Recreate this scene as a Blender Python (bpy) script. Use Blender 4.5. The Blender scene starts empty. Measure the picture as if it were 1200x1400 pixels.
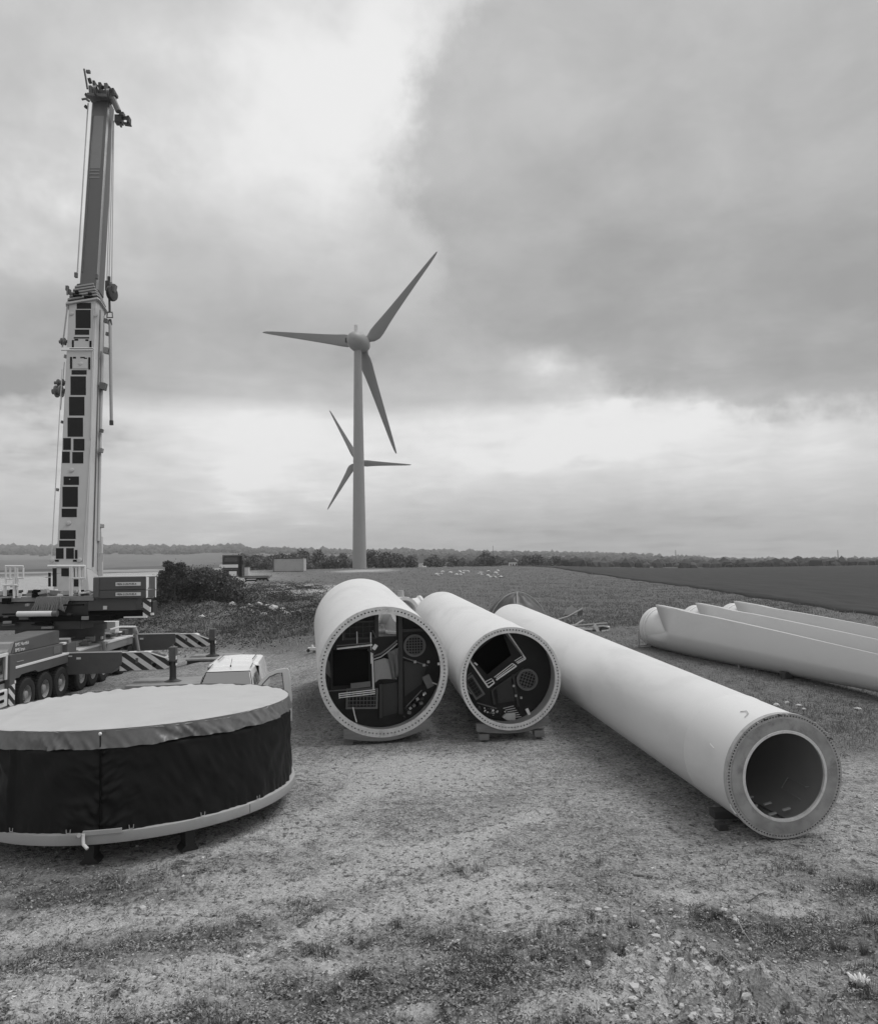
import bpy, math, random
import numpy as np
from mathutils import Vector, Matrix

C = bpy.context.scene.collection
S = bpy.context.scene
PI = math.pi
R = math.radians

# ------------------------------------------------------------------ camera
FPX, CX, CY, EYE = 1006.0, 600.0, 700.0, 5.0
pit = math.atan(70 / FPX)
rol = -0.016
FW = Vector((0, math.cos(pit), math.sin(pit)))
_up = Vector((0, -math.sin(pit), math.cos(pit)))
_rt = Vector((1, 0, 0))
RT = math.cos(rol) * _rt + math.sin(rol) * _up
UP = math.cos(rol) * _up - math.sin(rol) * _rt
cam = bpy.data.cameras.new('camera')
camo = bpy.data.objects.new('camera', cam)
C.objects.link(camo)
cam.sensor_fit = 'HORIZONTAL'
cam.sensor_width = 36
cam.lens = 36 * FPX / 1200
cam.clip_start = 0.2
cam.clip_end = 9000
m3 = Matrix((RT, UP, -FW)).transposed()
camo.matrix_world = Matrix.Translation((0, 0, EYE)) @ m3.to_4x4()
S.camera = camo

# ------------------------------------------------------------------ colour
S.view_settings.view_transform = 'Standard'
S.view_settings.look = 'None'
S.view_settings.exposure = 0.24
S.view_settings.gamma = 1.0
S.view_settings.use_curve_mapping = False
S.cycles.use_denoising = True
S.cycles.max_bounces = 8
S.cycles.diffuse_bounces = 2
S.cycles.volume_bounces = 1
S.cycles.transparent_max_bounces = 16

# ------------------------------------------------------------------ world
SUN_EL, SUN_AZ = R(64), R(70)          # azimuth from +y towards +x
W = bpy.data.worlds.new('World')
S.world = W
W.use_nodes = True
nt = W.node_tree
nt.nodes.clear()


class NG:
    """tiny node-graph helper"""
    def __init__(self, tree):
        self.t = tree

    def n(self, typ, **kw):
        nd = self.t.nodes.new(typ)
        for k, v in kw.items():
            if k.startswith('i_'):
                key = k[2:]
                nd.inputs[int(key) if key.isdigit() else key.replace('_', ' ')].default_value = v
            else:
                setattr(nd, k, v)
        return nd

    def l(self, a, b):
        self.t.links.new(a, b)

    def _in(self, nd, i, v):
        if v is None:
            return
        if hasattr(v, 'is_output') or isinstance(v, bpy.types.NodeSocket):
            self.l(v, nd.inputs[i])
        else:
            nd.inputs[i].default_value = v

    def m(self, op, a, b=None, c=None, clamp=False):
        nd = self.t.nodes.new('ShaderNodeMath')
        nd.operation = op
        nd.use_clamp = clamp
        self._in(nd, 0, a)
        self._in(nd, 1, b)
        self._in(nd, 2, c)
        return nd.outputs[0]

    def vm(self, op, a, b=None, scale=None):
        nd = self.t.nodes.new('ShaderNodeVectorMath')
        nd.operation = op
        self._in(nd, 0, a)
        self._in(nd, 1, b)
        if scale is not None:
            self._in(nd, 3, scale)
        return nd.outputs['Value'] if op in ('DOT_PRODUCT', 'LENGTH') else nd.outputs['Vector']

    def noise(self, vec, scale, detail=4, rough=.5, dist=0, color=False):
        nd = self.t.nodes.new('ShaderNodeTexNoise')
        nd.inputs['Scale'].default_value = scale
        nd.inputs['Detail'].default_value = detail
        nd.inputs['Roughness'].default_value = rough
        nd.inputs['Distortion'].default_value = dist
        self._in(nd, 0, vec)
        return nd.outputs['Color'] if color else nd.outputs[0]

    def ramp(self, fac, pts, interp='LINEAR'):
        nd = self.t.nodes.new('ShaderNodeValToRGB')
        cr = nd.color_ramp
        cr.interpolation = interp
        while len(cr.elements) < len(pts):
            cr.elements.new(.5)
        for e, (p, v) in zip(cr.elements, pts):
            e.position = p
            e.color = (v, v, v, 1)
        self._in(nd, 0, fac)
        return nd.outputs[0]

    def smooth(self, x, a, b):
        nd = self.t.nodes.new('ShaderNodeMapRange')
        nd.interpolation_type = 'SMOOTHSTEP'
        self._in(nd, 0, x)
        nd.inputs[1].default_value = a
        nd.inputs[2].default_value = b
        return nd.outputs[0]

    def mix(self, f, a, b):
        nd = self.t.nodes.new('ShaderNodeMix')
        nd.data_type = 'FLOAT'
        self._in(nd, 0, f)
        self._in(nd, 2, a)
        self._in(nd, 3, b)
        return nd.outputs[0]


g = NG(nt)
tc = g.n('ShaderNodeTexCoord')
D0 = g.vm('NORMALIZE', tc.outputs['Generated'])
sep0 = g.n('ShaderNodeSeparateXYZ')
g.l(D0, sep0.inputs[0])
# perspective-stretched cloud deck coordinates
zz = g.m('MAXIMUM', g.m('ADD', sep0.outputs[2], 0.10), 0.04)
comb = g.n('ShaderNodeCombineXYZ')
g.l(g.m('DIVIDE', sep0.outputs[0], zz), comb.inputs[0])
g.l(g.m('DIVIDE', sep0.outputs[1], zz), comb.inputs[1])
deck = comb.outputs[0]
wn = g.noise(deck, 1.15, 5, .55, color=True)
wn2 = g.noise(D0, 5.0, 5, .6, color=True)
w1 = g.vm('SCALE', g.vm('SUBTRACT', wn, (.5, .5, .5)), scale=0.07)
w2 = g.vm('SCALE', g.vm('SUBTRACT', wn2, (.5, .5, .5)), scale=0.06)
D1 = g.vm('ADD', g.vm('ADD', D0, w1), w2)
# less vertical warp so the low bright band keeps level
D2 = g.vm('ADD', D0, g.vm('MULTIPLY', g.vm('ADD', w1, w2), (1, 1, .35)))
sepz = g.n('ShaderNodeSeparateXYZ')
g.l(D2, sepz.inputs[0])
val = g.ramp(sepz.outputs[2], [(0, .45), (.05, .48), (.08, .58), (.12, .68), (.19, .76), (.218, .48), (.30, .40), (.42, .46), (.6, .52)])
LOBES = [(-0.131, 0.838, 0.53, 40, 0.36), (0.529, 0.812, 0.275, 110, -0.08), (0.153, 0.906, 0.395, 110, -0.08),
         (0.158, 0.97, 0.182, 110, 0.145), (0.075, 0.794, 0.603, 110, 0.089), (-0.443, 0.777, 0.447, 110, 0.109),
         (-0.482, 0.859, 0.171, 110, -0.10), (0.156, 0.988, 0.007, 110, -0.09), (-0.156, 0.979, 0.13, 110, 0.11),
         (-0.146, 0.925, 0.35, 110, -0.12), (0.477, 0.703, 0.527, 110, 0.06), (-0.22, 0.678, 0.701, 40, -0.119),
         (-0.486, 0.874, 0.016, 110, 0.06), (0.36, 0.875, 0.323, 110, -0.06), (0.43, 0.888, 0.162, 110, 0.083),
         (0.368, 0.93, 0.003, 110, -0.07), (-0.08, 0.997, 0.011, 110, -0.07)]
for lx, ly, lz, k, w in LOBES:
    dp = g.vm('DOT_PRODUCT', D2, (lx, ly, lz))
    e = g.m('EXPONENT', g.m('MULTIPLY', g.m('SUBTRACT', dp, 1.0), float(k)))
    val = g.m('MULTIPLY_ADD', e, w, val)


def ddir(px, py):
    d = FW * FPX + RT * (px - CX) - UP * (py - CY)
    return d.normalized()


# the heavy grey cloud with a ragged edge
dc = ddir(985, 265)
e1 = (ddir(1385, 330) - dc).normalized()
e2 = e1.cross(dc).normalized()
q = g.vm('SUBTRACT', D1, tuple(dc))
qa = g.m('DIVIDE', g.vm('DOT_PRODUCT', q, tuple(e1)), .375)
qb = g.m('DIVIDE', g.vm('DOT_PRODUCT', q, tuple(e2)), .262)
rr = g.m('SQRT', g.m('ADD', g.m('MULTIPLY', qa, qa), g.m('MULTIPLY', qb, qb)))
rr = g.m('ADD', rr, g.m('MULTIPLY', g.m('SUBTRACT', g.noise(D0, 7, 7, .62), .5), .5))
front = g.smooth(g.vm('DOT_PRODUCT', D0, tuple(dc)), .3, .7)
mask = g.m('MULTIPLY', g.m('SUBTRACT', 1.0, g.smooth(rr, .88, 1.04)), front)
cl2 = g.noise(deck, 2.1, 6, .6, .3)
dark = g.m('MULTIPLY_ADD', g.m('SUBTRACT', cl2, .5), .22, .37)
dark = g.m('MULTIPLY_ADD', g.smooth(sep0.outputs[2], .30, .55), .10, dark)
val = g.mix(g.m('MULTIPLY', mask, .85), val, dark)
fine = g.noise(deck, 3.2, 7, .62, .5)
fine2 = g.noise(D1, 6.5, 6, .58, .2)
val = g.m('MULTIPLY', val, g.m('MULTIPLY_ADD', g.m('SUBTRACT', fine, .5), .34, 1.0))
val = g.m('MULTIPLY', val, g.m('MULTIPLY_ADD', g.m('SUBTRACT', fine2, .5), .46, 1.0))
val = g.m('SMOOTH_MAX', val, .32, .08)
val = g.m('SMOOTH_MIN', val, .84, .10)
val = g.m('MULTIPLY', val, .88)
# ground side of the sky sphere
val = g.mix(g.smooth(sep0.outputs[2], -.10, -.01), .16, val)
sky = g.n('ShaderNodeTexSky', sky_type='NISHITA', sun_disc=False)
sky.sun_elevation = SUN_EL
sky.sun_rotation = SUN_AZ
bw = g.n('ShaderNodeRGBToBW')
g.l(sky.outputs[0], bw.inputs[0])
SKY_STR = 0.12
tot = g.mix(.97, bw.outputs[0], g.m('DIVIDE', val, SKY_STR))
bg = g.n('ShaderNodeBackground')
bg.inputs[1].default_value = SKY_STR
g.l(tot, bg.inputs[0])
wo = g.n('ShaderNodeOutputWorld')
g.l(bg.outputs[0], wo.inputs[0])
W.cycles.sampling_method = 'MANUAL'
W.cycles.sample_map_resolution = 512

sl = bpy.data.lights.new('sun', 'SUN')
sl.energy = 1.5
sl.angle = R(34)
sl.color = (1, 1, 1)
so = bpy.data.objects.new('sun', sl)
C.objects.link(so)
sd = Vector((math.sin(SUN_AZ) * math.cos(SUN_EL), math.cos(SUN_AZ) * math.cos(SUN_EL), math.sin(SUN_EL)))
so.rotation_euler = sd.to_track_quat('Z', 'Y').to_euler()
so.location = (0, 0, 60)

# ------------------------------------------------------------------ helpers
rng = np.random.default_rng(7)
rnd = random.Random(11)


def at(px, py, d):
    v = FW * FPX + RT * (px - CX) - UP * (py - CY)
    return Vector((0, 0, EYE)) + v * (d / v.y)


def sstep(x, a, b):
    t = np.clip((np.asarray(x, float) - a) / (b - a), 0, 1)
    return t * t * (3 - 2 * t)


_NT = rng.random((64, 64, 2)) * 2 - 1


def vnoise(x, y, ch=0):
    x = np.asarray(x, float)
    y = np.asarray(y, float)
    xi = np.floor(x).astype(int)
    yi = np.floor(y).astype(int)
    fx = x - xi
    fy = y - yi
    fx = fx * fx * (3 - 2 * fx)
    fy = fy * fy * (3 - 2 * fy)
    a = _NT[xi % 64, yi % 64, ch]
    b = _NT[(xi + 1) % 64, yi % 64, ch]
    c = _NT[xi % 64, (yi + 1) % 64, ch]
    d = _NT[(xi + 1) % 64, (yi + 1) % 64, ch]
    return (a * (1 - fx) + b * fx) * (1 - fy) + (c * (1 - fx) + d * fx) * fy


def fbm(x, y, octv=4, ch=0):
    s = 0
    a = .5
    for i in range(octv):
        s = s + a * vnoise(x * 2 ** i + 17.3 * i, y * 2 ** i + 5.1 * i, ch)
        a *= .5
    return s


def rough_zone(x, y):
    """the overgrown bank left of the towers"""
    t = x / np.maximum(y, 1)
    return sstep(t, -.50, -.42) * (1 - sstep(t, -.19, -.13)) * sstep(y, 43, 52) * (1 - sstep(y, 85, 110))


def ter(x, y):
    x = np.asarray(x, float)
    y = np.asarray(y, float)
    t = x / np.maximum(y, 1.)
    zc = np.interp(y, [-100, 21, 30, 45, 107, 160, 260], [0, 0, .4, .85, 2.5, 4, 3.6])
    zl = np.interp(y, [-100, 42, 55, 70, 107, 160, 260], [0, 0, .8, 1.5, 2.5, 4, 3.6])
    zr = np.interp(y, [-100, 21, 30, 45, 80, 150, 260], [0, 0, .4, .9, 1.4, 1.7, 1.7])
    wl = (1 - sstep(x, -7, -2)) * (1 - sstep(y, 100, 130)) * 1.0
    wl = wl * (1 - sstep(t, -.25, -.12))
    wr = sstep(t, .08, .34)
    z = zc * (1 - wl) + zl * wl
    z = z * (1 - wr) + zr * wr
    # the crane stands a little lower than its mats
    z = z - .40 * sstep(-x, 12.6, 14.6) * sstep(y, 24, 27) * (1 - sstep(y, 44, 50))
    # firm pad under the generator
    z = z + .15 * np.exp(-(((x + 6.085) ** 2 + (y - 15.335) ** 2) / 12.5) ** 3)
    # bank
    z = z + rough_zone(x, y) * (.75 * np.exp(-((t + .33) / .09) ** 2) * np.exp(-((y - 62) / 9) ** 2) + .55 * fbm(x * .33, y * .25, 4) + .25)
    # general unevenness
    z = z + sstep(y, 34, 60) * .14 * fbm(x * .35 + 9, y * .35, 4)
    z = z + .035 * fbm(x * .9, y * .9, 4) + .012 * fbm(x * 5, y * 5, 3)
    # knoll in the foreground
    kn = (1 - sstep(y, 6.2, 11.0 + .8 * vnoise(x * .5, 3.3)))
    z = z + kn * (.85 + .35 * fbm(x * .8, y * .8, 4))
    er = np.exp(-((x - 2.55 - .25 * (9 - y)) / .75) ** 2) * (1 - sstep(y, 9.4, 10.6))
    z = z + er * (.46 * fbm(x * 3.1, y * 1.8, 4) + .30 * np.abs(vnoise(x * 6, y * 3.4)) - .22)
    z = z + (1 - sstep(y, 10, 12)) * (.11 * fbm(x * 2.4, y * 2.4, 4) + .045 * fbm(x * 8, y * 8, 3))
    return z


def gz(x, y):
    return float(ter(x, y))


def gnd(px, py):
    v = FW * FPX + RT * (px - CX) - UP * (py - CY)
    v = v / v.y
    lo, y = None, 4.0
    prev = 4.0
    while y < 600:
        p = Vector((0, 0, EYE)) + v * y
        if p.z < gz(p.x, p.y):
            a, b = prev, y
            for _ in range(24):
                c = (a + b) / 2
                p = Vector((0, 0, EYE)) + v * c
                if p.z < gz(p.x, p.y):
                    b = c
                else:
                    a = c
            p = Vector((0, 0, EYE)) + v * b
            return Vector((p.x, p.y, gz(p.x, p.y)))
        prev = y
        y *= 1.01
    p = Vector((0, 0, EYE)) + v * 260
    return p


# ---------------------------------------------------------------- materials
def mat(name, col, rough=.6, metal=0., var=.15, scale=3., bump=0., bscale=40., spec=.5, dirt=0., dscale=1.2,
        dcol=.12, streak=None, island=0., coat=0., detail=5):
    m = bpy.data.materials.new(name)
    m.use_nodes = True
    t = m.node_tree
    b = t.nodes['Principled BSDF']
    G = NG(t)
    tcx = G.n('ShaderNodeTexCoord')
    vec = tcx.outputs['Object']
    v1 = vec
    if streak:
        v1 = G.vm('MULTIPLY', vec, streak)
    n1 = G.noise(v1, scale, detail, .6)
    f = G.m('MULTIPLY_ADD', G.m('SUBTRACT', n1, .5), var * 2, 1.0)
    c = G.m('MULTIPLY', f, float(col))
    if dirt > 0:
        n2 = G.noise(v1, dscale, 6, .65, .4)
        c = G.mix(G.m('MULTIPLY', G.smooth(n2, .48, .72), dirt), c, dcol)
    if island > 0:
        ge = G.n('ShaderNodeNewGeometry')
        rv = ge.outputs['Random Per Island']
        c = G.m('MULTIPLY', c, G.m('MULTIPLY_ADD', G.m('SUBTRACT', rv, .5), island * 2, 1.0))
    cc = G.n('ShaderNodeCombineColor')
    for i in range(3):
        G.l(c, cc.inputs[i])
    G.l(cc.outputs[0], b.inputs['Base Color'])
    rg = G.m('MULTIPLY_ADD', G.m('SUBTRACT', n1, .5), .25, float(rough), clamp=True)
    G.l(rg, b.inputs['Roughness'])
    b.inputs['Metallic'].default_value = metal
    b.inputs['Specular IOR Level'].default_value = spec
    b.inputs['Coat Weight'].default_value = coat
    if bump > 0:
        bn = G.n('ShaderNodeBump')
        bn.inputs['Strength'].default_value = bump
        bn.inputs['Distance'].default_value = .02
        G.l(G.noise(v1, bscale, 4, .6), bn.inputs['Height'])
        G.l(bn.outputs[0], b.inputs['Normal'])
    return m


def clearglass(name):
    m = bpy.data.materials.new(name)
    m.use_nodes = True
    b = m.node_tree.nodes['Principled BSDF']
    b.inputs['Base Color'].default_value = (.75, .75, .75, 1)
    b.inputs['Transmission Weight'].default_value = 1
    b.inputs['Roughness'].default_value = 0
    b.inputs['IOR'].default_value = 1.15
    return m


def glassmat(name, col, rough=.05):
    m = bpy.data.materials.new(name)
    m.use_nodes = True
    b = m.node_tree.nodes['Principled BSDF']
    b.inputs['Base Color'].default_value = (col, col, col, 1)
    b.inputs['Roughness'].default_value = rough
    b.inputs['Specular IOR Level'].default_value = .9
    return m


def stripemat(name, freq, ax=(1, 0, 1), duty=.5, light=.72, darkc=.03):
    m = bpy.data.materials.new(name)
    m.use_nodes = True
    t = m.node_tree
    b = t.nodes['Principled BSDF']
    G = NG(t)
    tcx = G.n('ShaderNodeTexCoord')
    v = G.vm('DOT_PRODUCT', tcx.outputs['Object'], ax)
    fr = G.m('FRACT', G.m('MULTIPLY_ADD', v, freq, 100.0))
    s = G.m('GREATER_THAN', fr, duty)
    n = G.noise(tcx.outputs['Object'], 6, 5, .6)
    lt = G.m('MULTIPLY_ADD', G.m('SUBTRACT', n, .5), .25, light)
    c = G.mix(s, darkc, lt)
    cc = G.n('ShaderNodeCombineColor')
    for i in range(3):
        G.l(c, cc.inputs[i])
    G.l(cc.outputs[0], b.inputs['Base Color'])
    b.inputs['Roughness'].default_value = .55
    return m


M = {}
M['tower'] = mat('tower_paint', .76, .42, var=.07, scale=.8, bump=.08, bscale=3, dirt=.34, dscale=.7, dcol=.5, streak=(1, .35, 1))
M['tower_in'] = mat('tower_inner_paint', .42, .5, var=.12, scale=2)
M['flange'] = mat('flange_steel', .42, .5, metal=0, var=.25, scale=7, bump=.3, bscale=30, dirt=.5, dscale=6, dcol=.16)
M['flange_bright'] = mat('flange_bright', .72, .45, var=.2, scale=6, dirt=.4, dscale=5, dcol=.25)
M['flange_mottle'] = mat('flange_primer_mottled', .34, .6, var=.5, scale=2.6, bump=.2, bscale=30, dirt=.9, dscale=3.4, dcol=.19, detail=2)
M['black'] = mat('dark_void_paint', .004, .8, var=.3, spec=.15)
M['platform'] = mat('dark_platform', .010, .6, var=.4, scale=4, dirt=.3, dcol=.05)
M['steel_dark'] = mat('dark_steel', .034, .4, var=.3, scale=6)
M['steel_mid'] = mat('mid_steel', .14, .5, var=.3, scale=6, bump=.2)
M['steel_light'] = mat('galvanised_steel', .42, .45, metal=0, var=.2, scale=8)
M['alu'] = mat('aluminium_rail', .82, .3, metal=.2, var=.1)
M['white'] = mat('white_paint', .78, .4, var=.06, scale=4, dirt=.15, dcol=.45, dscale=2)
M['whitecar'] = mat('white_car_paint', .80, .25, var=.02, coat=.6, dirt=.06, dcol=.5)
M['cloth_top'] = mat('light_tarpaulin', .51, .6, var=.10, scale=1.2, bump=.35, bscale=5, dirt=.5, dscale=1.1, dcol=.42)
M['cloth_skirt'] = mat('grey_tarpaulin', .15, .38, var=.25, scale=2.5, bump=.3, bscale=9)
M['cloth_dark'] = mat('black_tarpaulin', .006, .5, spec=.28, var=.25, scale=3, bump=.25, bscale=12)
M['ring'] = mat('grey_ring_paint', .42, .55, var=.12, scale=2.5, bump=.15, dirt=.25, dcol=.2)
M['wood'] = mat('weathered_timber', .22, .85, var=.35, scale=3, streak=(.6, 6, 6), bump=.6, bscale=14)
M['wood_dark'] = mat('dark_timber', .05, .85, var=.4, scale=3, bump=.4)
M['blade'] = mat('blade_gelcoat', .58, .4, var=.05, scale=.7, dirt=.22, dscale=.5, dcol=.33, streak=(1, .5, 1))
M['blade_root'] = mat('blade_root_paint', .72, .35, var=.05, scale=2)
M['turbine'] = mat('turbine_paint', .34, .5, var=.05, scale=.3)
M['turbine_blade'] = mat('turbine_blade_paint', .24, .5, var=.05, scale=.3)
M['crane'] = mat('crane_body_paint', .105, .42, var=.12, scale=3, dirt=.2, dscale=2, dcol=.04)
M['crane_grey'] = mat('crane_grey_paint', .28, .45, var=.12, scale=3, dirt=.2, dscale=2, dcol=.12)
M['crane_cw'] = mat('counterweight_paint', .085, .5, var=.12, scale=2, bump=.15)
M['boom'] = mat('boom_light_paint', .47, .4, var=.10, scale=1, dirt=.45, dscale=.7, dcol=.33, streak=(1, 1, .2))
M['boom_dark'] = mat('boom_dark_paint', .105, .38, var=.1, scale=1, streak=(1, 1, .2), dirt=.2, dcol=.07, dscale=.6)
M['boom_panel'] = mat('boom_black_panel', .010, .6, var=.2, spec=.2)
M['boom_light'] = mat('boom_stripe', .2, .45, var=.15)
M['rubber'] = mat('tyre_rubber', .016, .85, var=.3, scale=9, bump=.6, bscale=30)
M['rim'] = mat('wheel_rim', .30, .5, var=.3, scale=6, dirt=.5, dscale=4, dcol=.09)
M['foot'] = mat('dark_foot_paint', .02, .7)
M['stripes'] = stripemat('warning_stripes', 2.15, (.72, 0, 1))
M['stripes2'] = stripemat('warning_stripes_small', 3.2, (.8, 0, 1))
M['glass'] = glassmat('window_glass', .03)
M['glass_pale'] = glassmat('windscreen_glass', .26, .15)
M['mat'] = mat('outrigger_mat', .30, .8, var=.3, scale=2, bump=.4, dirt=.5, dcol=.16)
M['tarp'] = mat('grey_tarp', .105, .5, var=.2, scale=2, bump=.4, bscale=6)
M['rope'] = mat('pale_rope', .4, .8)
M['stone'] = mat('pale_stone', .52, .9, var=.3, scale=5, bump=.6, bscale=12, island=.35)
M['pebble'] = mat('gravel_stone', .38, .9, var=.3, scale=20, island=.85)
M['grass'] = mat('grass_blades', .14, .8, var=.45, scale=.5, island=.55, spec=.2)
M['meadow'] = mat('meadow_blades', .17, .85, var=.45, scale=.35, island=.3, spec=.15)
M['grass_dry'] = mat('dry_grass_blades', .34, .85, var=.35, scale=.6, island=.5, spec=.2)
M['leaf'] = mat('weed_leaves', .22, .7, var=.6, scale=2.2, island=.85, spec=.25)
M['heather'] = mat('bank_scrub', .072, .85, var=.7, scale=.35, island=.6, spec=.15)
M['bush'] = mat('bush_foliage', .125, .75, var=.6, scale=.6, island=.55, spec=.25)
M['tree'] = mat('tree_foliage', .15, .8, var=.5, scale=.3, island=.5, spec=.2)
M['tree_pale'] = mat('budding_tree_foliage', .16, .8, var=.4, scale=.3, island=.5, spec=.2)
M['wood_far'] = mat('far_woodland', .07, .9, var=.7, scale=.02, island=.45, spec=.1)
M['bark'] = mat('bark', .06, .9, var=.4, scale=8, bump=.6)
M['twig'] = mat('dry_stems', .085, .9, var=.4)
M['straw'] = mat('dry_straw', .36, .9, var=.3)
M['flower'] = mat('white_petals', .8, .6, var=.05)
M['container'] = mat('container_steel', .5, .6, var=.1, scale=1, dirt=.3, dcol=.25)
M['truck'] = mat('dark_truck_paint', .02, .35, var=.2)
M['roofing'] = mat('house_roof', .12, .8)


# ----------------------------------------------------------- mesh builders
class MB:
    def __init__(self):
        self.v = []
        self.f = []
        self.mi = []
        self.cur = 0
        self.T = Matrix.Identity(4)

    def add(self, vs, fs):
        o = len(self.v)
        for p in vs:
            self.v.append(tuple(self.T @ Vector(p)))
        for f in fs:
            self.f.append(tuple(i + o for i in f))
            self.mi.append(self.cur)

    def box(self, c, s, rot=None, taper=1.0):
        cx, cy, cz = c
        hx, hy, hz = s[0] / 2, s[1] / 2, s[2] / 2
        vs = []
        for dz in (-1, 1):
            k = taper if dz > 0 else 1
            for dx, dy in ((-1, -1), (1, -1), (1, 1), (-1, 1)):
                vs.append(Vector((dx * hx * k, dy * hy * k, dz * hz)))
        if rot is not None:
            vs = [rot @ v for v in vs]
        vs = [v + Vector(c) for v in vs]
        self.add(vs, [(3, 2, 1, 0), (4, 5, 6, 7), (0, 1, 5, 4), (1, 2, 6, 5), (2, 3, 7, 6), (3, 0, 4, 7)])
        return self

    def prism(self, poly, axis, a, b):
        """extrude a 2D polygon along an axis: axis 0/1/2"""
        n = len(poly)

        def mk(p, t):
            if axis == 0:
                return (t, p[0], p[1])
            if axis == 1:
                return (p[0], t, p[1])
            return (p[0], p[1], t)
        vs = [mk(p, a) for p in poly] + [mk(p, b) for p in poly]
        fs = [tuple(range(n))[::-1], tuple(range(n, 2 * n))]
        fs += [(i, (i + 1) % n, (i + 1) % n + n, i + n) for i in range(n)]
        self.add(vs, fs)
        return self

    def tube(self, p0, p1, r0, r1=None, n=8, caps=True):
        r1 = r0 if r1 is None else r1
        p0, p1 = Vector(p0), Vector(p1)
        a = (p1 - p0).normalized()
        u = a.orthogonal().normalized()
        w = a.cross(u)
        vs = []
        for p, r in ((p0, r0), (p1, r1)):
            for i in range(n):
                t = 2 * PI * i / n
                vs.append(p + u * (r * math.cos(t)) + w * (r * math.sin(t)))
        fs = [(i, (i + 1) % n, (i + 1) % n + n, i + n) for i in range(n)]
        if caps:
            fs += [tuple(range(n))[::-1], tuple(range(n, 2 * n))]
        self.add(vs, fs)
        return self

    def path(self, pts, r, n=6):
        pts = [Vector(p) for p in pts]
        vs = []
        prev = None
        for i, p in enumerate(pts):
            a = (pts[min(i + 1, len(pts) - 1)] - pts[max(i - 1, 0)]).normalized()
            u = a.orthogonal().normalized() if prev is None else (prev - a * prev.dot(a)).normalized()
            prev = u
            w = a.cross(u)
            rr_ = r[i] if isinstance(r, (list, tuple)) else r
            for k in range(n):
                t = 2 * PI * k / n
                vs.append(p + u * (rr_ * math.cos(t)) + w * (rr_ * math.sin(t)))
        fs = []
        for i in range(len(pts) - 1):
            for k in range(n):
                fs.append((i * n + k, i * n + (k + 1) % n, (i + 1) * n + (k + 1) % n, (i + 1) * n + k))
        fs += [tuple(range(n))[::-1], tuple(range((len(pts) - 1) * n, len(pts) * n))]
        self.add(vs, fs)
        return self

    def lathe(self, prof, o=(0, 0, 0), ax=(0, 0, 1), n=48, closed=False, jit=None):
        """prof: list of (along, radius)"""
        o = Vector(o)
        a = Vector(ax).normalized()
        u = Vector((0, 0, 1)).cross(a)
        u = Vector((1, 0, 0)) if u.length < 1e-4 else u.normalized()
        w = a.cross(u)
        vs = []
        for (t, r) in prof:
            for k in range(n):
                th = 2 * PI * k / n
                vs.append(o + a * t + (u * math.cos(th) + w * math.sin(th)) * r)
        fs = []
        m = len(prof)
        for i in range(m if closed else m - 1):
            j = (i + 1) % m
            for k in range(n):
                fs.append((i * n + k, i * n + (k + 1) % n, j * n + (k + 1) % n, j * n + k))
        self.add(vs, fs)
        return self

    def build(self, name, m=None, parent=None, smooth=False, bev=0., mats=None, angle=35, mod=None):
        me = bpy.data.meshes.new(name)
        me.from_pydata(self.v, [], self.f)
        for x in (mats or ([m] if m else [])):
            me.materials.append(M[x] if isinstance(x, str) else x)
        if mats:
            me.polygons.foreach_set('material_index', self.mi)
        me.update()
        o = bpy.data.objects.new(name, me)
        C.objects.link(o)
        if parent:
            o.parent = parent
        import bmesh
        bm = bmesh.new()
        bm.from_mesh(me)
        bmesh.ops.recalc_face_normals(bm, faces=bm.faces)
        bm.to_mesh(me)
        bm.free()
        if smooth:
            me.polygons.foreach_set('use_smooth', [True] * len(me.polygons))
            me.set_sharp_from_angle(angle=R(angle))
        if bev > 0:
            md = o.modifiers.new('bevel', 'BEVEL')
            md.width = bev
            md.segments = 2
            md.limit_method = 'ANGLE'
            md.angle_limit = R(40)
        return o


def thing(name, label, cat, loc=(0, 0, 0), rotz=0, group=None, mat4=None):
    o = bpy.data.objects.new(name, None)
    C.objects.link(o)
    o.empty_display_size = .2
    if mat4 is not None:
        o.matrix_world = mat4
    else:
        o.matrix_world = Matrix.Translation(loc) @ Matrix.Rotation(rotz, 4, 'Z')
    tag(o, label, cat, group)
    return o


def tag(o, label=None, cat=None, group=None, kind=None):
    if label:
        o['label'] = label
    if cat:
        o['category'] = cat
    if group:
        o['group'] = group
    if kind:
        o['kind'] = kind
    return o


def npmesh(name, verts, faces, m=None, kind=None, smooth=False, parent=None, link=True):
    verts = np.asarray(verts, np.float32)
    faces = np.asarray(faces, np.int32)
    k = faces.shape[1]
    me = bpy.data.meshes.new(name)
    me.vertices.add(len(verts))
    me.vertices.foreach_set('co', verts.ravel())
    me.loops.add(faces.size)
    me.loops.foreach_set('vertex_index', faces.ravel())
    me.polygons.add(len(faces))
    me.polygons.foreach_set('loop_start', np.arange(0, faces.size, k, dtype=np.int32))
    me.polygons.foreach_set('use_smooth', np.full(len(faces), smooth))
    if m:
        me.materials.append(M[m] if isinstance(m, str) else m)
    me.update(calc_edges=True)
    if not link:
        return me
    o = bpy.data.objects.new(name, me)
    C.objects.link(o)
    if kind:
        o['kind'] = kind
    if parent:
        o.parent = parent
    return o


def copy_tree(o, parent=None):
    c = o.copy()
    C.objects.link(c)
    if parent is not None:
        c.parent = parent
    for ch in [x for x in bpy.data.objects if x.parent == o]:
        copy_tree(ch, c)
    return c


_tmp = []


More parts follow.
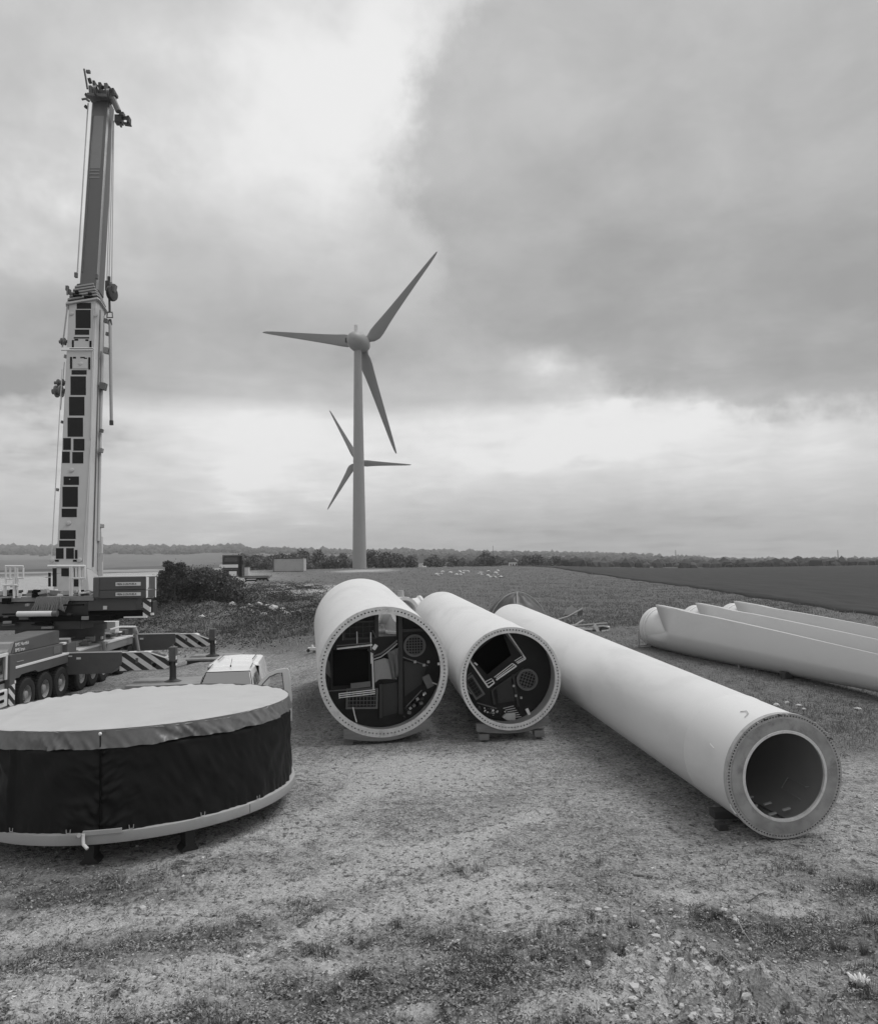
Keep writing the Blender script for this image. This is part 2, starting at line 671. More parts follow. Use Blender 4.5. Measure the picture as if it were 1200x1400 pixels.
def plate(name, loops, thick, m, parent=None, mtx=None):
    """flat plate with holes; loops are 2D point lists (x, z); extruded along local y"""
    cu = bpy.data.curves.new('tmp', 'CURVE')
    cu.dimensions = '2D'
    cu.fill_mode = 'BOTH'
    cu.extrude = thick / 2
    for lp in loops:
        sp = cu.splines.new('POLY')
        sp.points.add(len(lp) - 1)
        for i, p in enumerate(lp):
            sp.points[i].co = (p[0], p[1], 0, 1)
        sp.use_cyclic_u = True
    ob = bpy.data.objects.new('tmp', cu)
    C.objects.link(ob)
    dg = bpy.context.evaluated_depsgraph_get()
    me = bpy.data.meshes.new_from_object(ob.evaluated_get(dg))
    me.name = name
    bpy.data.objects.remove(ob)
    bpy.data.curves.remove(cu)
    T = (mtx or Matrix.Identity(4)) @ Matrix.Rotation(R(90), 4, 'X')
    me.transform(T)
    me.materials.clear()
    me.materials.append(M[m] if isinstance(m, str) else m)
    o = bpy.data.objects.new(name, me)
    C.objects.link(o)
    if parent:
        o.parent = parent
    return o


def circ(cx, cz, r, n=64, ph=0.):
    return [(cx + r * math.cos(2 * PI * i / n + ph), cz + r * math.sin(2 * PI * i / n + ph)) for i in range(n)]


def rect(x0, z0, x1, z1):
    return [(x0, z0), (x1, z0), (x1, z1), (x0, z1)]


def letter(txt, size, m, parent, mtx, ext=.003, align='LEFT'):
    cu = bpy.data.curves.new('lettering', 'FONT')
    cu.body = txt
    cu.size = size
    cu.extrude = ext
    cu.align_x = align
    ob = bpy.data.objects.new('tmp', cu)
    C.objects.link(ob)
    dg = bpy.context.evaluated_depsgraph_get()
    me = bpy.data.meshes.new_from_object(ob.evaluated_get(dg))
    bpy.data.objects.remove(ob)
    bpy.data.curves.remove(cu)
    me.name = 'lettering'
    me.transform(mtx @ Matrix.Rotation(R(90), 4, 'X'))
    me.materials.clear()
    me.materials.append(M[m])
    o = bpy.data.objects.new('lettering', me)
    C.objects.link(o)
    o.parent = parent
    return o


# ------------------------------------------------------------------ ground
def gmat():
    m = bpy.data.materials.new('ground_gravel_and_grass')
    m.use_nodes = True
    t = m.node_tree
    b = t.nodes['Principled BSDF']
    G = NG(t)
    tcx = G.n('ShaderNodeTexCoord')
    P = tcx.outputs['Object']

    def attr(n):
        a = G.n('ShaderNodeAttribute', attribute_name=n)
        return a.outputs['Fac']
    gr, sa, dk = attr('grassy'), attr('sandy'), attr('darkening')
    nA = G.noise(P, .55, 6, .62)
    nB = G.noise(P, 3.2, 6, .65)
    nC = G.noise(P, 17, 5, .7)
    nD = G.noise(P, 60, 3, .7)
    vo = G.n('ShaderNodeTexVoronoi')
    vo.inputs['Scale'].default_value = 30
    G.l(P, vo.inputs['Vector'])
    vs = G.n('ShaderNodeSeparateColor')
    G.l(vo.outputs['Color'], vs.inputs[0])
    # gravel: every stone its own grey, clustered light and dark
    vo2 = G.n('ShaderNodeTexVoronoi')
    vo2.inputs['Scale'].default_value = 13
    G.l(G.vm('ADD', P, G.vm('SCALE', G.noise(P, 20, 2, .5, color=True), scale=.05)), vo2.inputs['Vector'])
    vs2 = G.n('ShaderNodeSeparateColor')
    G.l(vo2.outputs['Color'], vs2.inputs[0])
    tC = G.smooth(nC, .34, .66)
    tA = G.smooth(nA, .34, .66)
    tB = G.smooth(nB, .34, .66)
    grav = G.m('MULTIPLY_ADD', vs.outputs[0], .16, .10)
    grav = G.m('MULTIPLY_ADD', vs2.outputs[0], .12, grav)
    grav = G.m('MULTIPLY_ADD', tC, .16, grav)
    grav = G.m('MULTIPLY_ADD', G.m('SUBTRACT', tA, .5), .13, grav)
    grav = G.m('MULTIPLY_ADD', G.m('SUBTRACT', tB, .5), .09, grav)
    sand = G.m('MULTIPLY_ADD', G.m('SUBTRACT', tC, .5), .20, .47)
    sand = G.m('MULTIPLY_ADD', G.m('SUBTRACT', nD, .5), .20, sand)
    sand = G.m('MULTIPLY_ADD', G.m('SUBTRACT', vs2.outputs[1], .5), .10, sand)
    gras = G.m('MULTIPLY_ADD', G.m('SUBTRACT', tC, .5), .17, .175)
    gras = G.m('MULTIPLY_ADD', G.m('SUBTRACT', nB, .5), .14, gras)
    sm = G.m('ADD', sa, G.m('ADD', G.m('MULTIPLY', G.m('SUBTRACT', nB, .5), 1.1), G.m('MULTIPLY', G.m('SUBTRACT', nC, .5), .5)))
    c = G.mix(G.smooth(sm, .32, .78), grav, sand)
    gm = G.m('ADD', gr, G.m('ADD', G.m('MULTIPLY', G.m('SUBTRACT', nB, .5), 1.3), G.m('MULTIPLY', G.m('SUBTRACT', nC, .5), .9)))
    c = G.mix(G.smooth(gm, .40, .66), c, gras)
    # small moss and weed specks on the gravel
    sp = G.smooth(G.m('ADD', G.noise(P, 6.5, 4, .7), G.m('MULTIPLY', nA, .25)), .685, .75)
    c = G.mix(G.m('MULTIPLY', sp, .75), c, .055)
    sp2 = G.smooth(G.noise(G.vm('MULTIPLY', P, (1, 1.6, 1)), 11, 3, .6), .66, .72)
    c = G.mix(G.m('MULTIPLY', sp2, .6), c, .07)
    wh = G.smooth(G.noise(P, 24, 2, .5), .73, .76)
    c = G.mix(G.m('MULTIPLY', wh, .7), c, .62)
    c = G.m('MULTIPLY', c, G.m('SUBTRACT', 1.0, G.m('MULTIPLY', dk, .55)))  # mask lowers the ground colour inside its blobs
    c = G.m('MAXIMUM', G.m('MULTIPLY', c, .96), .02)
    cc = G.n('ShaderNodeCombineColor')
    for i in range(3):
        G.l(c, cc.inputs[i])
    G.l(cc.outputs[0], b.inputs['Base Color'])
    b.inputs['Roughness'].default_value = .95
    b.inputs['Specular IOR Level'].default_value = .15
    bn = G.n('ShaderNodeBump')
    bn.inputs['Strength'].default_value = .9
    bn.inputs['Distance'].default_value = .05
    h = G.m('ADD', G.m('MULTIPLY', nC, .7), G.m('ADD', G.m('MULTIPLY', nB, .8), G.m('MULTIPLY', vo.outputs['Distance'], .5)))
    G.l(h, bn.inputs['Height'])
    G.l(bn.outputs[0], b.inputs['Normal'])
    return m


M['ground'] = gmat()
# blobs in plan: (px, py, radius across in m, radius along in m, grassiness, sandiness, darkening)
BL = [(505, 1050, 2.2, 2.2, -.1, .25, 0), (610, 1055, 1.8, 1.8, -.25, .45, 0), (420, 1160, 2.5, 1.1, -.2, .38, 0),
      (560, 1170, 1.7, .8, -.1, .25, 0), (640, 1225, 1.1, .35, -.2, .6, 0), (480, 1255, 1.6, .4, -.1, .45, 0),
      (170, 1350, 1.6, .5, -.4, .85, 0), (90, 1390, 1.0, .4, -.3, .7, 0), (180, 1250, 1.6, .6, -.1, .35, 0), (330, 1210, 1.8, .6, 0, .3, 0),
      (430, 960, 1.4, 4, .55, -.2, .1), (370, 880, 5, 5, .35, .25, 0), (200, 950, 4, 5, .3, .1, .2),
      (1150, 960, 4.5, 3.2, .8, -.2, 0), (1000, 935, 4, 4, .85, -.2, 0), (900, 910, 4.5, 6, .8, -.2, 0), (1160, 1010, 2.0, 1.0, .6, -.1, 0),
      (860, 1050, 1.6, 3, .1, -.15, .1), (1180, 1215, 1.0, .5, .6, 0, 0), (1100, 1140, 1.6, 1., -.1, .2, 0),
      (600, 1345, 1.3, .5, .45, -.2, 0), (690, 1290, .5, .3, .3, -.2, 0), (430, 1365, 1.2, .4, .4, -.2, 0), (250, 1400, 2, .4, .5, -.1, 0), (820, 1285, .7, .5, .5, -.2, 0),
      (740, 1250, .9, .45, -.5, .45, 0), (905, 1330, .75, .9, -.75, 1.1, 0), (760, 1360, .4, .3, -.5, .8, 0), (985, 1370, .5, .4, -.5, .8, 0), (1080, 1245, .35, .2, -.5, .7, 0), (455, 1320, .35, .15, -.5, .7, 0), (560, 1375, .3, .2, -.5, .7, 0), (300, 1330, .7, .3, -.4, .6, 0), (1000, 1265, 1.3, .5, .35, .05, 0),
      (1120, 1300, 1.0, .7, .35, .15, 0), (1010, 1360, 1.0, .5, .1, .5, 0), (940, 1225, .7, .3, -.2, .5, 0),
      (60, 1190, 3, .7, .2, 0, .15), (130, 1225, 1.8, .4, .45, -.1, 0), (750, 1090, 2.5, 2.5, .05, -.05, .0),
      (390, 803, 9, 9, -1.4, 1.2, 0), (500, 781, 6, 7, -.8, .6, 0), (365, 836, 3.5, 3, -.5, .55, 0),
      (30, 800, 30, 34, -1.3, 1.15, 0), (175, 790, 14, 22, -1.3, 1.1, 0)]
BLW = []
for (px_, py_, rx_, ry_, g_, s_, d_) in BL:
    p_ = gnd(px_, py_)
    BLW.append((p_.x, p_.y, rx_, ry_, g_, s_, d_))


TRK = []
for pts_, w_, g_, s_ in (([(0, 1290), (200, 1255), (420, 1215), (600, 1165), (740, 1110)], .22, -.25, .55), ([(0, 1378), (130, 1352), (300, 1312), (450, 1262), (560, 1235), (700, 1195)], .20, -.4, .8),
                         ([(0, 1330), (120, 1300), (250, 1280), (450, 1240)], .22, .42, -.2), ([(40, 1235), (170, 1215), (300, 1185), (430, 1160)], .28, .34, -.25),
                         ([(430, 1195), (520, 1165), (640, 1130), (700, 1090)], .25, .25, -.2), ([(400, 1130), (500, 1085), (560, 1040)], .3, -.2, .4), ([(780, 1190), (880, 1230), (1000, 1210), (1120, 1175)], .25, .2, -.1)):
    g3 = [gnd(*p) for p in pts_]
    for A_, B_ in zip(g3[:-1], g3[1:]):
        TRK.append((A_.x, A_.y, B_.x, B_.y, w_, g_, s_))


def zones(x, y):
    yb = 30 + 3 * vnoise(x * .15, y * .1)
    gr = .18 + .62 * sstep(y, yb, yb + 14) * sstep(x / np.maximum(y, 1), -.28, -.1)
    gr = gr + .62 * (1 - sstep(x / np.maximum(y, 1), -.28, -.1)) * sstep(y, 42, 50)
    gr = gr + .5 * sstep(x - (3.5 + (y - 13) * .0), 2.5, 6) * sstep(y, 15, 22)
    gr = gr + .24 * (1 - sstep(y, 9.6, 11.8))
    sa = np.full_like(gr, .22) + .22 * fbm(x * .25, y * .5, 3, 1)
    dk = np.zeros_like(gr)
    for (bx, by, rx, ry, gg, ss, dd) in BLW:
        w = np.exp(-(((x - bx) / rx) ** 2 + ((y - by) / ry) ** 2))
        gr = gr + gg * w
        sa = sa + ss * w
        dk = dk + dd * w
    wob = .22 * vnoise(x * .9, y * .9) + .1 * vnoise(x * 3, y * 3)
    best = {}
    for i, (x0_, y0_, x1_, y1_, w_, g_, s_) in enumerate(TRK):
        dx_, dy_ = x1_ - x0_, y1_ - y0_
        t_ = np.clip(((x - x0_) * dx_ + (y - y0_) * dy_) / (dx_ * dx_ + dy_ * dy_), 0, 1)
        d_ = np.hypot(x - x0_ - t_ * dx_, y - y0_ - t_ * dy_) + wob
        v_ = np.exp(-(d_ / (w_ * 1.3)) ** 2)
        k_ = (w_, g_, s_)
        best[k_] = np.maximum(best[k_], v_) if k_ in best else v_
    for (w_, g_, s_), v_ in best.items():
        gr = gr + g_ * v_
        sa = sa + s_ * v_
    return np.clip(gr, 0, 1.2), np.clip(sa, 0, 1.2), np.clip(dk, 0, 1)


tt = np.concatenate([np.linspace(-7, -1.0, 30)[:-1], np.linspace(-1.0, 1.0, 400), np.linspace(1.0, 7, 30)[1:]])
dd = np.concatenate([np.linspace(-60, 3, 20), np.exp(np.linspace(math.log(3.2), math.log(265), 640))])
nT, nD_ = len(tt), len(dd)
TT, DD = np.meshgrid(tt, dd)
wid = np.where(DD > 3.2, DD, 3.2 + (3.2 - DD) * .6)
XX, YY = TT * wid, DD
ZZ = ter(XX, YY)
I = np.arange(nT * nD_).reshape(nD_, nT)
F = np.stack([I[:-1, :-1], I[:-1, 1:], I[1:, 1:], I[1:, :-1]], -1).reshape(-1, 4)
gro = npmesh('ground', np.stack([XX, YY, ZZ], -1).reshape(-1, 3), F, 'ground', 'structure', True)
zg, zs, zd = zones(XX.ravel(), YY.ravel())
for nm, arr in (('grassy', zg), ('sandy', zs), ('darkening', zd)):
    a_ = gro.data.attributes.new(nm, 'FLOAT', 'POINT')
    a_.data.foreach_set('value', arr.astype(np.float32))

# ------------------------------------------------- the ploughed crop field
M['field'] = mat('dark_crop_field', .06, .95, var=.6, scale=.5, spec=.1, streak=(2.2, .16, 1), bump=.6, bscale=3)
edge = [gnd(1200, 843), gnd(1110, 828), gnd(1020, 815), gnd(930, 801.5), gnd(840, 789), gnd(770, 779)]
ey = np.array([p.y for p in edge])
ex = np.array([p.x for p in edge])
o_ = np.argsort(ey)
ey, ex = ey[o_], ex[o_]
ys_ = np.concatenate([np.linspace(30, ey[0], 20)[:-1], np.exp(np.linspace(math.log(ey[0]), math.log(262), 90))])
sl_ = (ex[1] - ex[0]) / max(ey[1] - ey[0], .1)
bx_ = np.where(ys_ < ey[0], ex[0] + (ys_ - ey[0]) * sl_, np.interp(ys_, ey, ex))
bx_ = bx_ + .5 * vnoise(ys_ * .3, 2.2) + .15 * vnoise(ys_ * 1.7, 1.2)
ss_ = np.concatenate([[-.06, 0], np.linspace(.05, 1, 60) ** 1.6 * 240])
SX, SY = np.meshgrid(ss_, ys_)
FX = bx_[:, None] + SX
FZ = ter(FX, SY) + .16 + .05 * fbm(FX * .8, SY * .8, 3)
FZ[:, 0] = ter(FX[:, 0], SY[:, 0]) - .2
I = np.arange(SX.size).reshape(SX.shape)
F = np.stack([I[:-1, :-1], I[:-1, 1:], I[1:, 1:], I[1:, :-1]], -1).reshape(-1, 4)
npmesh('crop_field', np.stack([FX, SY, FZ], -1).reshape(-1, 3), F, 'field', 'structure', True)


# --------------------------------------------------------------- far hills
def hz(px):
    return 770 + .016 * (600 - px)


hp = np.array([-600, 0, 60, 150, 250, 310, 420, 500, 560, 640, 760, 880, 910, 960, 1000, 1200, 1800])
ht = np.array([750, 750, 751, 749, 750, 748.5, 752, 754, 753.5, 755.5, 757.5, 759.5, 761, 764, 765.5, 766, 764])
tp = np.linspace(-700, 1900, 420)
tH = (tp - 600) / FPX
dH = np.concatenate([np.exp(np.linspace(math.log(258), math.log(2600), 90)), [2900, 3300]])
TH, DH = np.meshgrid(tH, dH)
PX = 600 + TH * FPX
e1_ = (hz(PX) - np.interp(PX, hp, ht)) / FPX
z0_ = ter(TH * 262, np.full_like(TH, 262.)) - .35
e0_ = (z0_ - EYE) / 262
gg = sstep(np.log(DH), math.log(300), math.log(2600))
gg = .35 * gg + .65 * np.clip((DH - 300) / 2300, 0, 1) ** .8
el = e0_ + (e1_ - e0_) * gg
ZH = EYE + DH * el + sstep(DH, 400, 900) * (3.5 * fbm(TH * 9, DH / 330, 3))
ZH = np.where(DH > 2650, ZH - (DH - 2600) * .06, ZH)
hills = npmesh('hills', np.stack([TH * DH, DH, ZH], -1).reshape(-1, 3),
               (lambda I: np.stack([I[:-1, :-1], I[:-1, 1:], I[1:, 1:], I[1:, :-1]], -1).reshape(-1, 4))(np.arange(TH.size).reshape(TH.shape)),
               None, 'structure', True)
ep = el * FPX
bright = np.where(ep < -2.5, .30, .0)
tone = np.full_like(ep, .11)
L = 1 - sstep(PX, 60, 300)
edge1 = 13.5 + 1.5 * vnoise(PX * .02, 1.)
tone = tone + .045 * np.sign(vnoise(PX * .013 + 3, np.floor(ep / 3.4) * 1.7)) * sstep(DH, 420, 700)
tl = np.where(ep < -3, .30, np.where(ep < 1.5 + (PX - 60) * .03, .085, np.where(ep < 14, .15, .19)))
tl = np.where(PX > 135, np.where(ep < -2, .3, np.where(ep < 2, .115, .16)), tl)
tone = np.where(PX < 300, tl, tone)
a_ = hills.data.attributes.new('tone', 'FLOAT', 'POINT')
a_.data.foreach_set('value', tone.astype(np.float32).ravel())
hm = bpy.data.materials.new('patchwork_fields')
hm.use_nodes = True
G = NG(hm.node_tree)
b_ = hm.node_tree.nodes['Principled BSDF']
ta = G.n('ShaderNodeAttribute', attribute_name='tone')
tx = G.n('ShaderNodeTexCoord')
nn = G.noise(tx.outputs['Object'], .03, 6, .65)
c_ = G.m('MULTIPLY', ta.outputs['Fac'], G.m('MULTIPLY_ADD', nn, 1.0, .5))
cc = G.n('ShaderNodeCombineColor')
for i in range(3):
    G.l(c_, cc.inputs[i])
G.l(cc.outputs[0], b_.inputs['Base Color'])
b_.inputs['Roughness'].default_value = 1
b_.inputs['Specular IOR Level'].default_value = .05
hills.data.materials.append(hm)


def hill_z(px, d):
    t = (px - 600) / FPX
    e1 = (hz(px) - np.interp(px, hp, ht)) / FPX
    e0 = (ter(t * 262, np.full_like(t, 262.)) - .35 - EYE) / 262
    gq = .35 * sstep(np.log(d), math.log(300), math.log(2600)) + .65 * np.clip((d - 300) / 2300, 0, 1) ** .8
    return EYE + d * (e0 + (e1 - e0) * gq) + sstep(d, 400, 900) * (3.5 * fbm(t * 9, d / 330, 3))


# woodland lumps on the hills
ICO = None


def ico():
    import bmesh
    bm = bmesh.new()
    bmesh.ops.create_icosphere(bm, subdivisions=1, radius=1)
    v = np.array([x.co[:] for x in bm.verts])
    f = np.array([[w.index for w in x.verts] for x in bm.faces])
    bm.free()
    return v, f


iv, if_ = ico()


def lumps(name, pos, size, squash, m, kind, jit=.28, parent=None, link=True):
    n = len(pos)
    v = iv[None] * (1 + jit * (rng.random((n, len(iv), 1)) * 2 - 1))
    sc = size[:, None, None] * np.stack([np.ones(n), np.ones(n), squash], -1)[:, None]
    v = v * sc + pos[:, None]
    f = if_[None] + (np.arange(n) * len(iv))[:, None, None]
    return npmesh(name, v.reshape(-1, 3), f.reshape(-1, 3), m, kind, False, parent, link)


px_ = []
d_ = []
sz_ = []
N = 8500
pxs = rng.uniform(-300, 1500, N)
u = rng.random(N)
ds = np.where(u < .5, rng.uniform(1500, 2550, N), rng.uniform(420, 1500, N))
zn = fbm(pxs * .012 + 7, ds / 260, 3)
keep = np.where(pxs < 330, ds > 1650 + 150 * vnoise(pxs * .02, .4), (zn > -.08) | (ds < 620))
keep &= ~((pxs < 330) & (ds < 1400))
keep &= ~((pxs > 960) & (ds > 2000) & (zn < .1))
pxs, ds = pxs[keep], ds[keep]
szz = rng.uniform(3.2, 6.0, len(pxs)) * (.55 + ds / 1900) * np.where(pxs < 330, 1.35, 1)
px3 = (pxs - 600) / FPX * ds
lumps('distant_woods', np.stack([px3, ds, hill_z(pxs, ds) + szz * .35], -1), szz, rng.uniform(.6, 1.0, len(pxs)), 'wood_far', 'stuff')


# --------------------------------------------------------- foliage builders
def leafmesh(name, centers, radii, n, size, m, elong=1.6, shell=.55, link=False, up=.3):
    """n leaf quads scattered through ellipsoids"""
    centers = np.asarray(centers, float)
    radii = np.asarray(radii, float)
    vol = radii.prod(1) ** .8
    k = rng.choice(len(centers), n, p=vol / vol.sum())
    d = rng.normal(size=(n, 3))
    d /= np.linalg.norm(d, axis=1)[:, None]
    r = shell + (1 - shell) * rng.random(n) ** .6
    r = r * (1 + .22 * rng.normal(size=n) * (rng.random(n) < .3))
    p = centers[k] + d * radii[k] * r[:, None]
    a = rng.normal(size=(n, 3)) + d * .5 + np.array([0, 0, up])
    a /= np.linalg.norm(a, axis=1)[:, None]
    b = np.cross(a, rng.normal(size=(n, 3)))
    b /= np.linalg.norm(b, axis=1)[:, None]
    s = size * rng.uniform(.6, 1.4, n)[:, None]
    v = np.stack([p - b * s * .5, p + a * s * elong * .5 - b * s * .1, p + b * s * .5 + a * s * .2, p - a * s * elong * .4 + b * s * .1], 1)
    f = np.arange(n * 4).reshape(n, 4)
    me = npmesh(name, v.reshape(-1, 3), f, m, None, False, None, link)
    return me


def trunk_mb(h, r, nb=5, spread=.5, seed=0):
    rr = random.Random(seed)
    mb = MB()
    mb.path([(0, 0, -.3), (rr.uniform(-.1, .1), rr.uniform(-.1, .1), h * .4), (rr.uniform(-.2, .2), rr.uniform(-.2, .2), h * .9)], [r, r * .75, r * .3], 7)
    for i in range(nb):
        a = rr.uniform(0, 2 * PI)
        z = h * rr.uniform(.25, .6)
        L_ = h * spread * rr.uniform(.6, 1)
        mb.path([(0, 0, z), (math.cos(a) * L_ * .5, math.sin(a) * L_ * .5, z + L_ * .45), (math.cos(a) * L_, math.sin(a) * L_, z + L_ * .75)], [r * .5, r * .3, r * .1], 5)
    return mb


# mid-distance trees, each its own thing
def tree_proto(name, label, h, w, n, size, m, seed):
    t = thing(name, label, 'tree', (0, 0, 0))
    cs, rs = [], []
    rr = random.Random(seed)
    for i in range(9):
        a = rr.uniform(0, 2 * PI)
        q_ = rr.uniform(0, .33) * w
        cs.append((math.cos(a) * q_, math.sin(a) * q_, h * rr.uniform(.25, .78)))
        rs.append((w * rr.uniform(.2, .33), w * rr.uniform(.2, .33), h * rr.uniform(.14, .26)))
    me = leafmesh('crown', cs, rs, n, size, m)
    o = bpy.data.objects.new('crown', me)
    C.objects.link(o)
    o.parent = t
    trunk_mb(h * .7, w * .03, 5, .4, seed).build('trunk', 'bark', t)
    return t


protos = [tree_proto('broadleaf_tree', 'x', 7, 7.5, 900, .55, 'tree', 1), tree_proto('broadleaf_tree', 'x', 6, 9, 900, .6, 'tree_pale', 2),
          tree_proto('broadleaf_tree', 'x', 8, 6, 800, .55, 'tree', 3), tree_proto('broadleaf_tree', 'x', 4, 6.5, 700, .5, 'tree_pale', 4)]
used = [False] * 4
# (px, distance, scale, variant)
TR = []
for px_i in (338, 350, 362, 421, 432, 446, 458, 470, 512, 522, 532, 545):
    TR.append((px_i + rnd.uniform(-3, 3), rnd.uniform(225, 300), rnd.uniform(.75, 1.15), rnd.choice([0, 2, 0, 1])))
for _k in range(34):
    px_i = rnd.choice([rnd.uniform(338, 372), rnd.uniform(415, 484), rnd.uniform(500, 600)])
    TR.append((px_i, rnd.uniform(225, 320), rnd.uniform(.5, .95), rnd.choice([3, 3, 1, 0, 2])))
for px_i in (372, 382, 392, 403, 412):
    TR.append((px_i + rnd.uniform(-2, 2), rnd.uniform(235, 300), rnd.uniform(.9, 1.1), rnd.choice([0, 2])))
for i in range(46):
    TR.append((rnd.uniform(505, 775), rnd.uniform(280, 480), rnd.uniform(.55, .95), rnd.choice([0, 1, 2, 3, 3])))
for i in range(30):
    TR.append((rnd.uniform(780, 1190), rnd.uniform(620, 1000), rnd.uniform(.9, 1.5), rnd.choice([0, 1, 1, 3, 3])))
TR.append((669, 250, .62, 0))
TR.append((546, 215, .5, 3))
LBL = {0: 'dark round-crowned distant tree', 1: 'pale wide budding distant tree', 2: 'dark narrow distant tree', 3: 'low pale bush-like distant tree'}
for px_i, d_i, s_i, v_i in TR:
    x_i = (px_i - 600) / FPX * d_i
    if d_i < 262:
        z_i = gz(x_i, d_i)
    else:
        z_i = float(hill_z(np.array([px_i]), np.array([d_i]))[0])
    t_ = protos[v_i] if not used[v_i] else copy_tree(protos[v_i])
    used[v_i] = True
    t_.matrix_world = Matrix.Translation((x_i, d_i, z_i - .1)) @ Matrix.Rotation(rnd.uniform(0, 6.28), 4, 'Z') @ Matrix.Diagonal((s_i, s_i, s_i, 1))
    reg = 'behind the shipping container' if px_i < 420 else 'left of the large turbine foot' if px_i < 490 else 'just right of the large turbine foot' if px_i < 560 else 'beyond the central meadow' if px_i < 780 else 'beyond the dark field at right'
    t_['label'] = LBL[v_i] + ' ' + reg
    t_['group'] = ['dark round trees far off', 'pale wide trees far off', 'dark narrow trees far off', 'low pale bushes far off'][v_i] + ', ' + reg

# ----------------------------------------------- masts and houses, far away
for i, (px_i, yt, yb_, d_i, lb) in enumerate([(674, 746, 766, 900, 'thin lattice mast on the skyline behind the middle tower section'),
                                               (924, 752, 772, 950, 'thin lattice mast on the skyline above the dark field'),
                                               (1146, 752, 772, 950, 'thin lattice mast on the skyline at the right of the dark field')]):
    a = at(px_i, yb_, d_i)
    b = at(px_i, yt, d_i)
    t_ = thing('lattice_mast', lb, 'mast', a, 0, 'masts on the skyline')
    H_ = (b - a).length
    mb = MB()
    w_ = .62
    for sx, sy in ((-1, -1), (1, -1), (1, 1), (-1, 1)):
        mb.tube((sx * w_, sy * w_, -4), (sx * .2, sy * .2, H_), .13, n=4)
    mb.build('mast_leg_frame', 'steel_mid', t_)
    mb = MB()
    for k in range(12):
        z0 = H_ * k / 12
        w0 = w_ + (.2 - w_) * k / 12
        mb.tube((-w0, -w0, z0), (w0, -w0, z0 + H_ / 12), .07, n=4)
        mb.tube((w0, w0, z0), (-w0, w0, z0 + H_ / 12), .07, n=4)
    mb.build('bracing', 'steel_mid', t_)


def house(px_i, py_i, d_i, w, h, rotz, lb):
    a = at(px_i, py_i, d_i)
    t_ = thing('farm_house', lb, 'house', a, rotz)
    MB().box((0, 0, h / 2 - .5), (w, w * .7, h + 1)).build('wall', 'white', t_)
    MB().prism([(-w * .55, h), (w * .55, h), (0, h + w * .42)], 1, -w * .38, w * .38).build('roof', 'roofing', t_)
    for k in (-1, 0, 1):
        MB().box((k * w * .28, -w * .35 - .02, h * .55), (w * .12, .06, h * .35)).build('window', 'glass', t_)


house(604, 776.5, 330, 5.0, 2.4, .5, 'small white house with dark roof among the far trees left of the mast')
house(703, 776, 420, 5.5, 3.0, -.4, 'white gabled house right of the skyline mast among trees')
house(969, 773, 700, 6.5, 3.4, .3, 'pale farmhouse on the edge of the dark field near the mast')
house(574, 776, 300, 5.5, 2.0, 1.3, 'low pale cottage roof behind the standing turbine to its right')


# ---------------------------------------------------------------- turbines
def foil(c, th, n=14):
    """closed aerofoil loop, chord along +x from -0.3c to 0.7c"""
    pts = []
    for i in range(n):
        s = i / n
        x = .5 * (1 + math.cos(PI * 2 * s))
        yt = th * 2.0 * (.2969 * math.sqrt(max(x, 0)) - .126 * x - .3516 * x * x + .2843 * x ** 3 - .1036 * x ** 4) * 2.5
        pts.append(((x - .3) * c, yt * c if s < .5 else -yt * c))
    return pts


def turbine_blade(L_, name, parent, m, twist0=12):
    st = [0, .02, .05, .1, .16, .24, .35, .5, .65, .8, .9, .96, .99, 1.0]
    ch = [.055, .062, .088, .118, .118, .102, .086, .070, .055, .041, .031, .022, .013, .004]
    th = [1, .95, .6, .38, .3, .26, .23, .2, .19, .18, .17, .16, .15, .15]
    n = 16
    vs, fs = [], []
    for i, s in enumerate(st):
        c = ch[i] * L_
        tw = R(twist0 * (1 - s) ** 2)
        if i < 2:
            pts = [(c * .5 * math.cos(2 * PI * k / n), c * .5 * math.sin(2 * PI * k / n)) for k in range(n)]
        else:
            pts = foil(c, th[i] * .5, n)
        for (x, y) in pts:
            vs.append((x * math.cos(tw) - y * math.sin(tw), x * math.sin(tw) + y * math.cos(tw), s * L_))
    for i in range(len(st) - 1):
        for k in range(n):
            fs.append((i * n + k, i * n + (k + 1) % n, (i + 1) * n + (k + 1) % n, (i + 1) * n + k))
    fs.append(tuple(range(n))[::-1])
    fs.append(tuple(range((len(st) - 1) * n, len(st) * n)))
    mb = MB()
    mb.add(vs, fs)
    return mb


